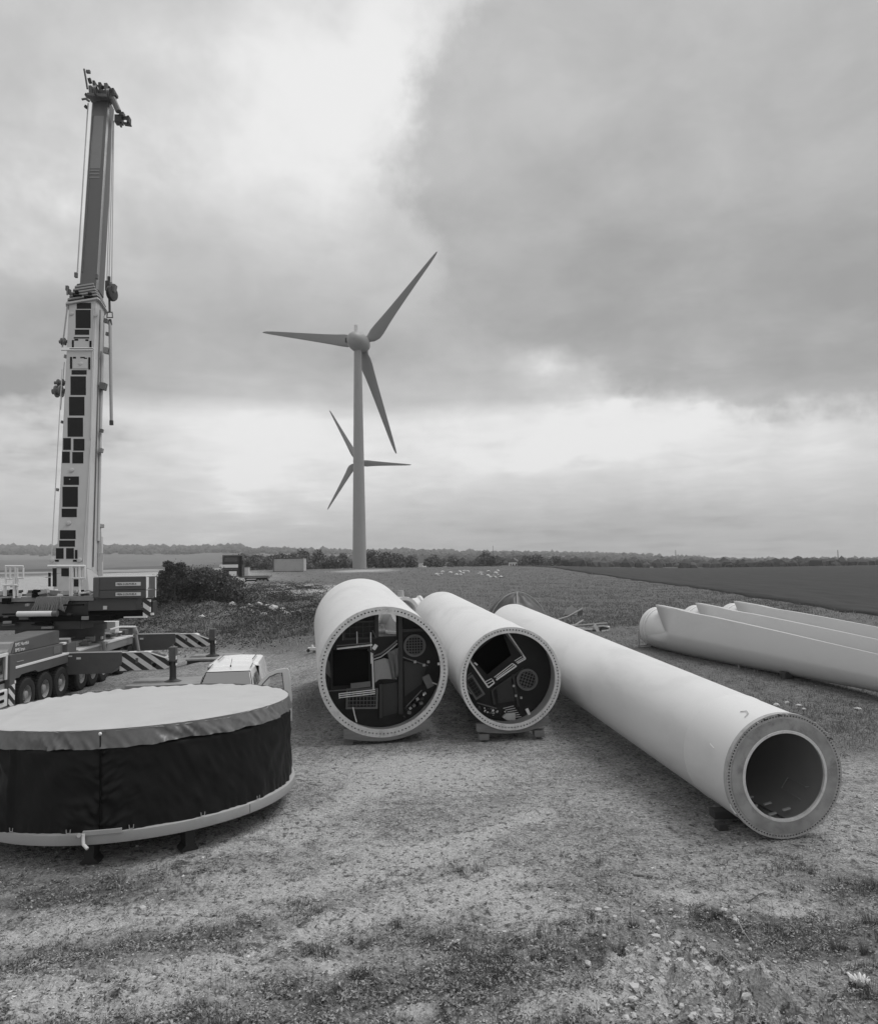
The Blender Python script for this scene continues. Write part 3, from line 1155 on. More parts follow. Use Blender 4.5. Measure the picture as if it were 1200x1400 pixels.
def turbine(pxb, pyb, d, pxh, pyh, Rb, rb, rt_, yaw, angs, lb):
    base = at(pxb, pyb, d)
    base.z = gz(base.x, base.y) if d < 260 else base.z
    hub = at(pxh, pyh, d)
    H_ = hub.z - base.z
    t_ = thing('wind_turbine', lb, 'wind turbine', base, 0, 'standing wind turbines')
    dx = Vector((math.sin(yaw), math.cos(yaw), 0))      # nacelle axis, tail to hub (away)
    cx_ = hub - base - dx * 3.3
    zc = cx_.z
    mb = MB()
    hh = zc - 2.2
    prof = []
    for k in range(11):
        s = k / 10
        prof.append((-1 + (hh + 1) * s, rb + (rt_ - rb) * s))
    mb.lathe([(-1.5, 0.01)] + prof, (0, 0, 0), (0, 0, 1), 40)
    mb.build('tower', 'turbine', t_, True)
    for s in (.22, .24, .48, .74):
        z = hh * s
        r = rb + (rt_ - rb) * s
        MB().lathe([(z, r + .015), (z + .12, r + .015)], n=40).build('tower_seam', 'turbine', t_, True)
    mb = MB().lathe([(hh - .02, rt_ + .05), (hh, rt_ + .22), (hh + .35, rt_ + .22), (hh + .4, rt_ + .05), (hh + 1.2, rt_ - .1)], n=36)
    mb.build('yaw_ring', 'turbine', t_, True)
    # egg-shaped nacelle
    mb = MB()
    a = dx
    prof = [(-3.9, .02), (-3.75, .75), (-3.3, 1.35), (-2.4, 1.95), (-1.2, 2.3), (.3, 2.45), (1.6, 2.4), (2.4, 2.2), (2.5, 2.1)]
    mb.lathe(prof, (0, 0, zc), a, 40)
    nac = mb.build('nacelle', 'turbine', t_, True)
    mb = MB().lathe([(2.62, 2.05), (3.2, 2.0), (4.0, 1.7), (4.6, 1.15), (4.95, .5), (5.05, .02)], (0, 0, zc), a, 36)
    hubo = mb.build('spinner', 'turbine', t_, True)
    rt2 = Vector((dx.y, -dx.x, 0))
    o_h = a * -1.4 + rt2 * -2.1 + Vector((0, 0, zc + .1))
    MB().box(a * -2.2 + rt2 * -1.75 + Vector((0, 0, zc - .1)), (.9, .9, 1.1), Matrix.Rotation(-yaw, 3, 'Z')).build('vent_hatch', 'steel_dark', t_)
    MB().tube(a * -1.0 + Vector((0, 0, zc + 2.1)), a * -1.0 + Vector((0, 0, zc + 3.9)), .42, .5, 12).build('wind_sensor_mast', 'white', t_, True)
    # blades
    hc = a * 3.3 + Vector((0, 0, zc))
    for an in angs:
        dirv = rt2 * math.cos(an) + Vector((0, 0, 1)) * math.sin(an)
        zt = dirv
        yt = a
        xt = yt.cross(zt).normalized()
        mtx = Matrix((xt, yt, zt)).transposed().to_4x4()
        mtx.translation = hc + dirv * 1.3
        mb = turbine_blade(Rb - 1.3, 'blade', t_, 'turbine_blade')
        mb.v = [tuple(mtx @ Vector(p)) for p in mb.v]
        mb.build('blade', 'turbine_blade', t_, True, angle=60)
    return t_


turbine(491.5, 778, 180, 500, 467, 29.5, 1.72, .93, .30, [.824, .824 + 2 * PI / 3, .824 + 4 * PI / 3],
        'large three-bladed wind turbine standing full height in the middle distance')
turbine(491, 777, 378, 504, 629.5, 29.8, 2.0, 1.05, -.35, [2.07, 2.07 + 2 * PI / 3, 2.07 + 4 * PI / 3],
        'smaller, farther wind turbine half hidden behind the tower of the large one')


# ----------------------------------------------------------- tower sections
def tower_mtx(c1, c2):
    a = (c2 - c1).normalized()
    x = a.cross(Vector((0, 0, 1))).normalized()
    z = x.cross(a)
    m = Matrix((x, a, z)).transposed().to_4x4()
    m.translation = c1
    return m


def mkaxis(X, Y, th, Rf, zb, L_, R2, zb2):
    c1 = Vector((X, Y, zb + Rf))
    c2 = c1 + Vector((math.sin(th), math.cos(th), 0)) * L_
    c2.z = zb2 + R2
    return c1, c2, (c2 - c1).length


def shell(L_, r1, r2, wall, seams, n=128):
    prof = []
    rad = lambda y: r1 + (r2 - r1) * y / L_
    ys = [0.02]
    for s in seams:
        ys += [s - .05, s - .02, s + .02, s + .05]
    ys.append(L_)
    for i, y in enumerate(ys):
        bump = 0
        if 0 < i < len(ys) - 1 and (i - 1) % 4 in (1, 2):
            bump = .010 if i < 5 else .0025
        prof.append((y, rad(y) + bump))
    prof.append((L_, rad(L_) - wall))
    for k in range(6, -1, -1):
        y = .02 + (L_ - .02) * k / 6
        prof.append((y, rad(y) - wall))
    return MB().lathe(prof, (0, 0, 0), (0, 1, 0), n, closed=True)


def bolt_ring(name, ro, ri, rb, nb, rh, thick, y, m, parent, two=None, skip=()):
    loops = [circ(0, 0, ro, 128), circ(0, 0, ri, 128)]
    for k in range(nb):
        a = 2 * PI * k / nb
        rr_ = rb if two is None or k % 2 else two
        if any(lo < math.degrees(a) < hi for lo, hi in skip):
            continue
        loops.append(circ(rr_ * math.cos(a), rr_ * math.sin(a), rh, 8))
    o = plate(name, loops, thick, m, parent, Matrix.Translation((0, y, 0)))
    return o


def grate(x0, z0, x1, z1, nx, nz, y, parent, m='steel_mid', rot=0, rnd_=False, bars='steel_dark'):
    """framed grating in the flange plane"""
    cx, cz = (x0 + x1) / 2, (z0 + z1) / 2
    w, h = abs(x1 - x0) / 2, abs(z1 - z0) / 2
    T_ = Matrix.Translation((cx, y, cz)) @ Matrix.Rotation(rot, 4, 'Y')
    if rnd_:
        fr = plate('grate_frame', [circ(0, 0, w, 40), circ(0, 0, w * .8, 40)], .05, m, parent, T_)
    else:
        fr = plate('grate_frame', [rect(-w, -h, w, h), rect(-w + .055, -h + .055, w - .055, h - .055)], .05, m, parent, T_)
    mb = MB()
    mb.T = T_
    for i in range(1, nx):
        x = -w + 2 * w * i / nx
        hh = h if not rnd_ else math.sqrt(max(w * w * .68 - x * x, 0))
        if hh > .02:
            mb.box((x, .01, 0), (.018, .02, 2 * hh - .04))
    for i in range(1, nz):
        z = -h + 2 * h * i / nz
        ww = w if not rnd_ else math.sqrt(max(w * w * .68 - z * z, 0))
        if ww > .02:
            mb.box((0, -.01, z), (2 * ww - .04, .02, .018))
    mb.build('grate_bars', 'steel_light' if bars == 'light' else bars, fr)
    return fr


def bar(pts, r, m, name, parent, n=6):
    return MB().path(pts, r, n).build(name, m, parent, True)


# --- section 1 (widest, left)
c1, c2, L1 = mkaxis(-1.622, 20.888, -.174, 1.826, .162, 9.842, 1.877, .669)
R1 = 1.826
T1 = thing('tower_section', 'widest white steel tower section, its open end full of rails, hatches and grates', 'tower section',
           mat4=tower_mtx(c1, c2), group='dismantled tower sections lying on the gravel')
shell(L1, R1 - .012, 1.87, .045, [2.4, 4.9, 7.4]).build('tube_shell', 'tower', T1, True, mats=None)
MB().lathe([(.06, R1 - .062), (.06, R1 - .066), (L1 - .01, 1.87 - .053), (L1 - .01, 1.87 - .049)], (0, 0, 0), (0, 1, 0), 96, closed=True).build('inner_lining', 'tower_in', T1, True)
bolt_ring('end_flange', R1, R1 * .885, R1 * .945, 104, .026, .07, 0, 'flange_bright', T1, skip=((212, 222),))
bolt_ring('rear_flange', 1.87, 1.66, 1.77, 100, .021, .07, L1 + .037, 'flange_bright', T1)
S1 = R1 / 545.            # crop pixels to metres on the flange plane


def q1(x, z, y=.62):
    k = 1 + y / 21.
    return ((x - 620) * S1 * k * 1.0, -(z - 603) * S1 * k)


def q1v(x, z, y=.62):
    a = q1(x, z, y)
    return (a[0], y, a[1])


P0 = .75
win = [q1(600, 128, P0), q1(748, 128, P0), q1(748, 352, P0), q1(600, 352, P0)]
plate('platform', [circ(0, 0, R1 - .075, 96), win], .03, 'platform', T1, Matrix.Translation((0, P0, 0)))
MB().box(((q1(368, 597, P0)[0]), P0 - .035, q1(368, 597, P0)[1]), (1.02, .02, 1.02)).build('hatch_dark_panel', 'black', T1)  # black panel in place of the hatch opening, paints its unlit depth
# rails round the hatch
bar([q1v(205, 440, .55), q1v(205, 765, .55)], .022, 'steel_dark', 'hatch_rail', T1)
bar([q1v(540, 470, .5), q1v(548, 775, .5)], .028, 'alu', 'hatch_rail', T1)
bar([q1v(528, 300, .5), q1v(530, 560, .5)], .016, 'alu', 'hatch_rail', T1)
bar([q1v(413, 290, .5), q1v(415, 390, .5)], .014, 'alu', 'hatch_rail', T1)
bar([q1v(247, 425, .45), q1v(540, 402, .45)], .026, 'alu', 'top_rail', T1)
bar([q1v(245, 402, .5), q1v(540, 388, .5)], .02, 'steel_mid', 'top_rail', T1)
bar([q1v(160, 775, .5), q1v(400, 768, .5), q1v(560, 762, .5)], .018, 'steel_mid', 'kick_rail', T1)
mb = MB()
mb.box(Vector(q1v(440, 732, .45)), (.56, .03, .15), Matrix.Rotation(R(-4), 3, 'Y'))
mb.build('handle_plate', 'steel_mid', T1)
for k, zz_ in enumerate((787, 803, 820)):
    bar([q1v(262, zz_ + 8, .42), q1v(560, zz_ - 12, .42)], .015, 'alu', 'step_rail', T1)
bar([q1v(262, 790, .42), q1v(264, 835, .42)], .014, 'alu', 'step_rail', T1)
for a_, b_2 in (((545, 290), (575, 350)), ((300, 215), (300, 365))):
    bar([q1v(a_[0], a_[1], .6), q1v(b_2[0], b_2[1], .6)], .018, 'steel_mid', 'brace', T1)
x0, z0 = q1(305, 365, .66)
x1, z1 = q1(578, 210, .66)
grate(x0, z0, x1, z1, 5, 3, .66, T1, 'steel_dark')
x0, z0 = q1(325, 940, .66)
x1, z1 = q1(588, 770, .66)
grate(x0, z0, x1, z1, 9, 5, .62, T1, 'steel_mid', R(2), bars='steel_mid')
x0, z0 = q1(806, 525, .66)
x1, z1 = q1(996, 340, .66)
grate(x0, z0, x1, z1, 8, 8, .66, T1, 'steel_mid', 0, True, bars='steel_mid')
# central column and cross members
MB().box(((q1(778, 560)[0]), .60, q1(778, 570)[1]), (.13, .10, 2.95)).build('column', 'steel_dark', T1, bev=.008)
MB().box(((q1(612, 880)[0]), .62, q1(612, 880)[1]), (.09, .08, .98)).build('post', 'steel_dark', T1)
MB().box(((q1(582, 240)[0]), .62, q1(582, 240)[1]), (.10, .06, .78)).build('post', 'steel_dark', T1)
MB().box(((q1(885, 300)[0]), .62, q1(885, 300)[1]), (.80, .06, .09)).build('cross_beam', 'steel_dark', T1)
bar([q1v(800, 520, .55), q1v(900, 560, .55), q1v(1010, 600, .55)], .02, 'steel_mid', 'cable_tray', T1)
for a_ in ((900, 562), (976, 592), (1014, 566)):
    MB().box(q1v(a_[0], a_[1], .52), (.07, .05, .07)).build('clamp', 'steel_light', T1)
# panel and hanging insulation
mb = MB()
pg = [(555, 540), (640, 520), (700, 540), (745, 700), (655, 695), (595, 694), (560, 720)]
vs_ = [Vector(q1v(a, b, .50 + .03 * math.sin(a * .03))) for a, b in pg]
mb.add(vs_ + [v + Vector((0, .02, 0)) for v in vs_], [tuple(range(7)), tuple(range(13, 6, -1))] + [(i, (i + 1) % 7, (i + 1) % 7 + 7, i + 7) for i in range(7)])
mb.build('insulation_sheet', 'crane_grey', T1)
mb = MB()
vs_, fs_ = [], []
for j in range(9):
    for i in range(7):
        u_ = i / 6
        v_ = j / 8
        vs_.append(q1v(665 + 95 * u_ + 45 * v_ * (1 - u_), 470 - 60 * u_ + 235 * v_ + 20 * u_, .44 + .035 * math.sin(u_ * 13 + v_ * 2)))
for j in range(8):
    for i in range(6):
        k = j * 7 + i
        fs_.append((k, k + 1, k + 8, k + 7))
mb.add(vs_, fs_)
dr = mb.build('hanging_cloth', 'steel_mid', T1, True)
md_ = dr.modifiers.new('solid', 'SOLIDIFY')
md_.thickness = .012
for off, rr_, mm_ in ((0, .028, 'steel_mid'), (26, .02, 'steel_light')):
    bar([q1v(545, 500 + off, .48), q1v(610, 480 + off, .46), q1v(680, 430 + off, .46), q1v(750, 375 + off, .5)], rr_, mm_, 'cable', T1)
bar([q1v(500, 440, .42), q1v(560, 470, .42)], .03, 'steel_dark', 'cable', T1)
MB().box(q1v(560, 420, .42), (.11, .06, .16), Matrix.Rotation(R(35), 3, 'Y')).build('rag', 'white', T1, bev=.02)
bar([q1v(372, 905, .3), q1v(382, 960, .25), q1v(398, 1022, .15)], .018, 'alu', 'hanging_strap', T1)
# tools and cables at the lower right
MB().box(q1v(1005, 720, .35), (.22, .12, .36), Matrix.Rotation(R(-25), 3, 'Y')).build('junction_box', 'steel_mid', T1, bev=.01)
bar([q1v(1040, 730, .3), q1v(1080, 745, .25)], .02, 'steel_light', 'bracket', T1)
bar([q1v(820, 920, .3), q1v(950, 790, .3)], .016, 'steel_mid', 'cable', T1)
rg = np.random.default_rng(3)
for k in range(15):
    a = rg.uniform(800, 985)
    b = 995 - (a - 800) * .75 + rg.uniform(-60, 10)
    y_ = rg.uniform(.12, .5)
    s_ = rg.uniform(.03, .1)
    MB().box(q1v(a, b, y_), (s_, s_ * 1.2, s_ * .7), Matrix.Rotation(rg.uniform(-1, 1), 3, 'Y')).build('loose_fitting', ['steel_dark', 'steel_mid', 'black', 'steel_light'][k % 4], T1)
MB().box(q1v(962, 823, .2), (.035, .03, .06)).build('lamp', 'white', T1)
MB().box(q1v(1095, 562, .1), (.09, .05, .07)).build('clamp', 'white', T1)
# lower plates behind the column
plate('floor_panel', [[q1(630, 750), q1(775, 735), q1(790, 985), q1(630, 1020)]], .02, 'steel_dark', T1, Matrix.Translation((0, .70, 0)))
plate('floor_panel', [[q1(810, 560), q1(1005, 610), q1(960, 760), q1(815, 860)]], .02, 'steel_dark', T1, Matrix.Translation((0, .69, 0)))
plate('side_panel', [[q1(140, 470), q1(190, 540), q1(205, 680), q1(150, 620)]], .02, 'steel_mid', T1, Matrix.Translation((0, .60, 0)))

# --- section 2 (middle)
c1, c2, L2 = mkaxis(1.937, 20.931, -.115, 1.436, .303, 16.315, 1.392, .782)
R2_ = 1.436
T2 = thing('tower_section', 'middle white steel tower section resting on a curved pale timber saddle', 'tower section',
           mat4=tower_mtx(c1, c2), group='dismantled tower sections lying on the gravel')
shell(L2, R2_ - .01, 1.39, .045, [2.7, 5.4, 8.1, 10.8, 13.5]).build('tube_shell', 'tower', T2, True)
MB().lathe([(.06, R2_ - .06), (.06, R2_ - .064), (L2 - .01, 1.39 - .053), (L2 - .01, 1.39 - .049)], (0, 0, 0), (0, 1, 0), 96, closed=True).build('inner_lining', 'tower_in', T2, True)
bolt_ring('end_flange', R2_, R2_ * .885, R2_ * .945, 96, .024, .07, 0, 'flange_bright', T2)
bolt_ring('rear_flange', 1.39, 1.22, 1.30, 90, .019, .07, L2 + .037, 'flange_bright', T2)
MB().lathe([(L2 - .2, .01), (L2 - .2, 1.33)], (0, 0, 0), (0, 1, 0), 64).build('rear_blackout_disc', 'black', T2)  # black disc in the rear end, keeps daylight out of the tube
S2 = R2_ / 522.


def q2(x, z, y=.6):
    k = 1 + y / 21.
    return ((x - 583) * S2 * k, -(z - 583) * S2 * k)


def q2v(x, z, y=.6):
    a = q2(x, z, y)
    return (a[0], y, a[1])


P2 = .8
plate('platform', [circ(0, 0, R2_ - .075, 96), [q2(230, 400, P2), q2(560, 150, P2), q2(650, 400, P2), q2(400, 590, P2)]], .03, 'platform', T2, Matrix.Translation((0, P2, 0)))
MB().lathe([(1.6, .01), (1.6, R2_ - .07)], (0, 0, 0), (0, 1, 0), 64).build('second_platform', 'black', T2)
for a_, b_2, r_, m_ in (((190, 410), (388, 700), .026, 'alu'), ((388, 700), (450, 655), .022, 'alu'), ((470, 628), (682, 492), .024, 'alu'),
                        ((692, 466), (778, 422), .024, 'alu'), ((778, 422), (603, 155), .024, 'alu'), ((745, 380), (560, 130), .03, 'steel_mid'),
                        ((450, 600), (640, 465), .014, 'alu'), ((470, 608), (660, 478), .014, 'alu'), ((360, 640), (425, 610), .014, 'alu'),
                        ((372, 665), (440, 632), .014, 'alu'), ((665, 440), (740, 398), .014, 'alu'), ((680, 455), (760, 412), .014, 'alu'),
                        ((640, 465), (682, 492), .014, 'alu'), ((450, 655), (430, 620), .016, 'alu'), ((130, 610), (215, 545), .02, 'steel_mid'),
                        ((270, 850), (470, 915), .018, 'steel_mid'), ((170, 620), (180, 700), .01, 'steel_mid'), ((150, 690), (210, 760), .01, 'steel_light')):
    bar([q2v(a_[0], a_[1], .5), q2v(b_2[0], b_2[1], .5)], r_, m_, 'ladder_rail', T2)
grate(-.16, -.34, .16, .34, 4, 7, 0, T2, 'steel_mid', 0, bars='steel_dark')
gf = [o for o in T2.children if o.name.startswith('grate_frame')][-1]
gf.matrix_local = Matrix.Translation(q2v(250, 700, .62)) @ Matrix.Rotation(R(-32), 4, 'Y')
x0, z0 = q2(690, 750)
x1, z1 = q2(912, 535)
grate(x0, z0, x1, z1, 7, 7, .62, T2, 'steel_mid', R(20), True, bars='steel_mid')
MB().box(q2v(448, 810, .66), (.06, .04, .42), Matrix.Rotation(R(-10), 3, 'Y')).build('brace', 'steel_dark', T2)
MB().box(q2v(682, 750, .66), (.07, .04, .95), Matrix.Rotation(R(-9), 3, 'Y')).build('brace', 'steel_dark', T2)
MB().box(q2v(600, 640, .68), (1.15, .04, .06), Matrix.Rotation(R(-32), 3, 'Y')).build('brace', 'steel_dark', T2)
plate('floor_panel', [[q2(490, 720), q2(640, 620), q2(690, 860), q2(500, 880)]], .02, 'steel_dark', T2, Matrix.Translation((0, .74, 0)))
plate('wall_locker', [[q2(740, 250), q2(850, 230), q2(925, 380), q2(800, 465)]], .06, 'steel_dark', T2, Matrix.Translation((0, .9, 0)))
for a_ in ((657, 700), (678, 800), (733, 822)):
    MB().box(q2v(a_[0], a_[1], .6), (.06, .04, .06)).build('clamp', 'steel_light', T2)
for k in range(6):
    bar([q2v(530 + k * 17, 910 + k * 16, .4 - k * .04), q2v(640 + k * 12, 888 + k * 20, .4 - k * .04)], .013, 'steel_light', 'loose_rod', T2)
mb = MB()
vs_ = [Vector(q2v(a, b, .22)) for a, b in ((505, 990), (550, 955), (640, 950), (645, 1025), (560, 1022))]
mb.add(vs_ + [v + Vector((0, .12, .0)) for v in vs_], [tuple(range(5)), tuple(range(9, 4, -1))] + [(i, (i + 1) % 5, (i + 1) % 5 + 5, i + 5) for i in range(5)])
mb.build('plastic_bag', 'steel_light', T2, bev=.02)
MB().tube(q2v(765, 915, .3), q2v(790, 975, .25), .05, .04, 10).build('bottle', 'white', T2, True)
for k in range(26):
    a = rg.uniform(250, 560)
    b = 900 + (a - 250) * .30 + rg.uniform(-45, 20)
    s_ = rg.uniform(.02, .07)
    MB().box(q2v(a, b, rg.uniform(.1, .5)), (s_, s_ * 1.3, s_ * .6), Matrix.Rotation(rg.uniform(-1, 1), 3, 'Y')).build('loose_fitting', ['steel_dark', 'steel_mid', 'white', 'steel_light'][k % 4], T2)
MB().box(q2v(263, 457, .5), (.11, .03, .045), Matrix.Rotation(R(40), 3, 'Y')).build('sticker', 'white', T2)

# --- section 3 (long, narrow, right)
c1, c2, L3 = mkaxis(6.056, 13.393, -.132, 1.103, .03, 20.689, 1.144, .802)
R3 = 1.103
T3 = thing('tower_section', 'long narrow white steel tower section with a mottled ring plate round its opening', 'tower section',
           mat4=tower_mtx(c1, c2), group='dismantled tower sections lying on the gravel')
shell(L3, R3 * .978, 1.13, .03, [1.62, 4.3, 7.0, 9.7, 12.4, 15.1, 17.8]).build('tube_shell', 'tower', T3, True)
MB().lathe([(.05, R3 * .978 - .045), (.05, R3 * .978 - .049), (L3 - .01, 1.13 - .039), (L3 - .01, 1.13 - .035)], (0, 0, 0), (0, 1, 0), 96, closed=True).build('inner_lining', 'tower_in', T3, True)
bolt_ring('end_flange', R3, R3 * .915, R3 * .958, 118, .0175, .10, .02, 'flange', T3)
MB().lathe([(-.045, R3 * .915), (-.045, R3 * .70), (-.02, R3 * .70), (-.02, R3 * .915)], (0, 0, 0), (0, 1, 0), 128, closed=True).build('ring_plate', 'flange_mottle', T3, True)
MB().lathe([(-.052, R3 * .725), (-.052, R3 * .685), (.0, R3 * .685), (.0, R3 * .70), (-.045, R3 * .73)], (0, 0, 0), (0, 1, 0), 128, closed=True).build('inner_rim', 'flange_bright', T3, True)
MB().lathe([(.025, R3 * .93), (.07, R3 * .96)], (0, 0, 0), (0, 1, 0), 64).build('back_ring', 'steel_mid', T3)
bolt_ring('rear_flange', 1.13, .95, 1.05, 80, .019, .07, L3 + .037, 'flange_bright', T3)
MB().lathe([(L3 - .2, .01), (L3 - .2, 1.09)], (0, 0, 0), (0, 1, 0), 64).build('rear_blackout_disc', 'black', T3)  # black disc blocks daylight from the far end
S3 = R3 / 588.


def q3v(x, z, y):
    k = 1 + y / 13.5
    return ((x - 597) * S3 * k * 1.13, y, -(z - 660) * S3 * k)


wallr = R3 * .978 - .06
for k in range(6):
    zq = -.62 - .05 * (k % 2)
    yq = .55 + .42 * (k // 2)
    xq = .10 + .28 * (k % 2) - .12 * (k // 2)
    zq = -math.sqrt(max(wallr ** 2 - xq ** 2, 0)) + .13
    MB().box((xq, yq, zq), (.15, .045, .03), Matrix.Rotation(R(-12), 3, 'Y')).build('ladder_clip', 'alu', T3)
bar([(.24, .35, -math.sqrt(wallr ** 2 - .24 ** 2) + .07), (-.15, 3.5, -math.sqrt(wallr ** 2 - .15 ** 2) + .07)], .02, 'steel_mid', 'ladder_rail', T3)
bar([(-.12, .35, -math.sqrt(wallr ** 2 - .12 ** 2) + .07), (-.5, 3.5, -math.sqrt(wallr ** 2 - .5 ** 2) + .07)], .02, 'steel_mid', 'ladder_rail', T3)


def wallpt(y, deg, off=.05):
    a = R(deg)
    return (math.cos(a) * (wallr - off), y, math.sin(a) * (wallr - off))


bar([wallpt(.6, -27, .03), wallpt(.6, -29, .09), wallpt(1.15, -29, .09), wallpt(1.15, -44, .09), wallpt(.6, -44, .09), wallpt(.6, -45, .03)], .012, 'steel_light', 'cable_bracket', T3)
MB().box(wallpt(.5, 152, .05), (.13, .16, .09), Matrix.Rotation(R(35), 3, 'Y')).build('wall_lamp', 'steel_light', T3, bev=.02)
bar([wallpt(.8, 60, .03), wallpt(1.2, 56, .05)], .012, 'steel_mid', 'cable_bracket', T3)
for k in range(14):
    a = R(20 + 7.5 * k)
    if rg.random() < .55:
        MB().tube((math.cos(a) * R3 * .985, -.10, math.sin(a) * R3 * .985), (math.cos(a) * R3 * .985, .05, math.sin(a) * R3 * .985), .014, n=6).build('flange_bolt', ['steel_dark', 'steel_light'][k % 2], T3)
# paint marks and lifting lug on the shell
MB().path([wallpt(.35, 118, -.075), wallpt(.40, 112, -.08), wallpt(.52, 110, -.08), wallpt(.62, 114, -.075)], .008, 5).build('lifting_eye', 'steel_light', T3)
MB().tube(wallpt(.55, 160, -.065), wallpt(.72, 158, -.065), .008, n=5).build('scratch_guard', 'white', T3)
bar([wallpt(.06, 203, -.06), wallpt(.02, 207, -.10), wallpt(-.02, 213, -.10), wallpt(.05, 216, -.06)], .014, 'white', 'lifting_lug', T3)


for y0_, y1_, dg_ in ((3.0, 4.0, 193), (4.7, 5.6, 190), (8.0, 9.2, 196)):
    bar([wallpt(y0_, dg_, -.0605), wallpt((y0_ + y1_) / 2, dg_ + .4, -.0625), wallpt(y1_, dg_, -.0605)], .006, 'tower', 'paint_ridge', T3, 5)
bar([wallpt(3.0, 193, -.0605), wallpt(2.95, 188, -.0605)], .005, 'steel_mid', 'scuff_mark', T3, 5)

# --- supports
def saddle(px, w, thick, d, mtx, label, m='wood', curve=None, yo=.0, dz=0, grp='timber supports under the tower sections'):
    pass


def tsup(Tm, Rr, xa, xb, za, zb, ztop, y0, y1, lab, m='wood'):
    """shallow curved saddle beam under a tube, in the tube's frame: ends at xa, xb with bottoms za, zb"""
    t_ = thing('timber_saddle', lab, 'timber support', mat4=Tm.copy(), group=None)
    n = 17
    top, bot = [], []
    for i in range(n):
        u_ = i / (n - 1)
        x = xa + (xb - xa) * u_
        zc_ = -math.sqrt(max(Rr * Rr - x * x, 0)) - .004
        ze_ = (za + (zb - za) * u_) + ztop
        top.append((x, min(zc_, ze_)))
        sag = (x - xa) / (-xa) if x < 0 else (xb - x) / xb
        zl_ = za if x < 0 else zb
        bot.append((x, zl_ + (-Rr - .10 - zl_) * math.sin(sag * PI / 2)))
    mb = MB()
    vs, fs = [], []
    for y_ in (y0, y1):
        vs += [(p[0], y_, p[1]) for p in top] + [(p[0], y_, min(p[1], q_[1] - .03)) for p, q_ in zip(bot, top)]
    k = 2 * n
    for i in range(n - 1):
        fs += [(i, i + 1, n + i + 1, n + i), (k + i, k + n + i, k + n + i + 1, k + i + 1), (i, k + i, k + i + 1, i + 1), (n + i, n + i + 1, k + n + i + 1, k + n + i)]
    fs += [(0, n, k + n, k), (n - 1, k + n - 1, k + 2 * n - 1, 2 * n - 1)]
    mb.add(vs, fs)
    mb.build('saddle_beam', m, t_, bev=.006)
    return t_


Mt1, Mt2, Mt3 = T1.matrix_world.copy(), T2.matrix_world.copy(), T3.matrix_world.copy()
s_ = tsup(Mt1, R1, -1.12, 1.32, -1.80, -1.60, .26, -.05, .2, 'long timber saddle beam under the front of the widest tower section')
MB().box((-.98, .22, -R1 - .02), (.26, .3, .34)).build('block', 'wood', s_, bev=.01)
s_ = tsup(Mt2, R2_, -.98, 1.08, -1.45, -1.33, .20, .03, .24, 'curved pale timber saddle under the front of the middle tower section')
MB().box((-.78, .14, -R2_ - .17), (.28, .3, .16)).build('block', 'wood', s_, bev=.01)
MB().box((.80, .14, -R2_ - .14), (.28, .3, .18)).build('block', 'wood', s_, bev=.01)
t_ = thing('timber_block_stack', 'dark timber blocks wedged under the end of the long narrow tower section', 'timber support', mat4=Matrix.Translation((0, 0, 0)))
p_ = gnd(1000, 1132)
for (px_i, py_i, sx, sy, sz, zo, mm_) in ((1000, 1128, .80, .26, .15, .10, 'wood_dark'), (984, 1138, .17, .22, .11, 0, 'wood_dark'), (1003, 1124, .75, .2, .035, .205, 'wood')):
    a_ = gnd(px_i, py_i)
    MB().box((a_.x + .08, a_.y + .15, a_.z + sz / 2 + zo), (sx, sy, sz), Matrix.Rotation(R(4), 3, 'Z')).build('block', mm_, t_, bev=.008)
# rear supports
for Tm, Rr, L_, lb in ((Mt1, 1.86, L1, 'rear timber support under the widest tower section'), (Mt2, 1.39, L2, 'rear timber support under the middle tower section'), (Mt3, 1.13, L3, 'rear timber support under the long narrow tower section')):
    tsup(Tm, Rr, -.9, .9, -Rr * .9, -Rr * .9, .2, L_ - 1.2, L_ - .9, lb)


# --- tow bracket left of section 1
a_ = gnd(427, 893)
t_ = thing('drawbar_bracket', 'small white bolted bracket sticking out left of the widest tower section', 'bracket', a_)
MB().box((0.05, 0, .22), (.55, .18, .16)).build('arm', 'white', t_, bev=.02)
MB().tube((-.2, -.1, .14), (-.2, .1, .14), .09, n=10).build('eye', 'steel_dark', t_, True)
MB().tube((.0, 0, .30), (.0, 0, .42), .08, .05, 10).build('knob', 'white', t_, True)
MB().box((.1, 0, .07), (.12, .14, .16)).build('foot', 'steel_mid', t_)

# ------------------------------------------------------------- cast hub etc
a_ = gnd(548, 868)
a_ = Vector(((545 - 600) / FPX * 45, 45, gz((545 - 600) / FPX * 45, 45)))
t_ = thing('rotor_hub_casting', 'white round rotor hub casting with flanged holes behind the widest tower section', 'rotor hub', a_)
mb = MB().lathe([(-.95, .55), (-.95, .72), (-.85, .74), (-.8, .68), (-.3, .88), (.2, .92), (.6, .75), (.8, .45), (.85, .02)], (0, 0, .95), (0, 0, 1), 40)
mb.build('casting', 'white', t_, True)
for ang in (-75, 20, 200):
    d_v = Vector((math.cos(R(ang)), math.sin(R(ang)), .15)).normalized()
    MB().lathe([(.5, .62), (1.02, .62), (1.08, .70), (1.18, .70), (1.18, .54), (.7, .52), (.7, .02)], (0, 0, .95), d_v, 36).build('blade_socket', 'white', t_, True)
    MB().lathe([(.72, .02), (.72, .51)], (0, 0, .95), d_v, 36).build('socket_hole', 'black', t_)
MB().tube((.05, 0, 1.7), (.05, 0, 2.1), .18, .14, 12).build('cap', 'steel_light', t_, True)

t_.scale = (1.22, 1.22, 1.22)

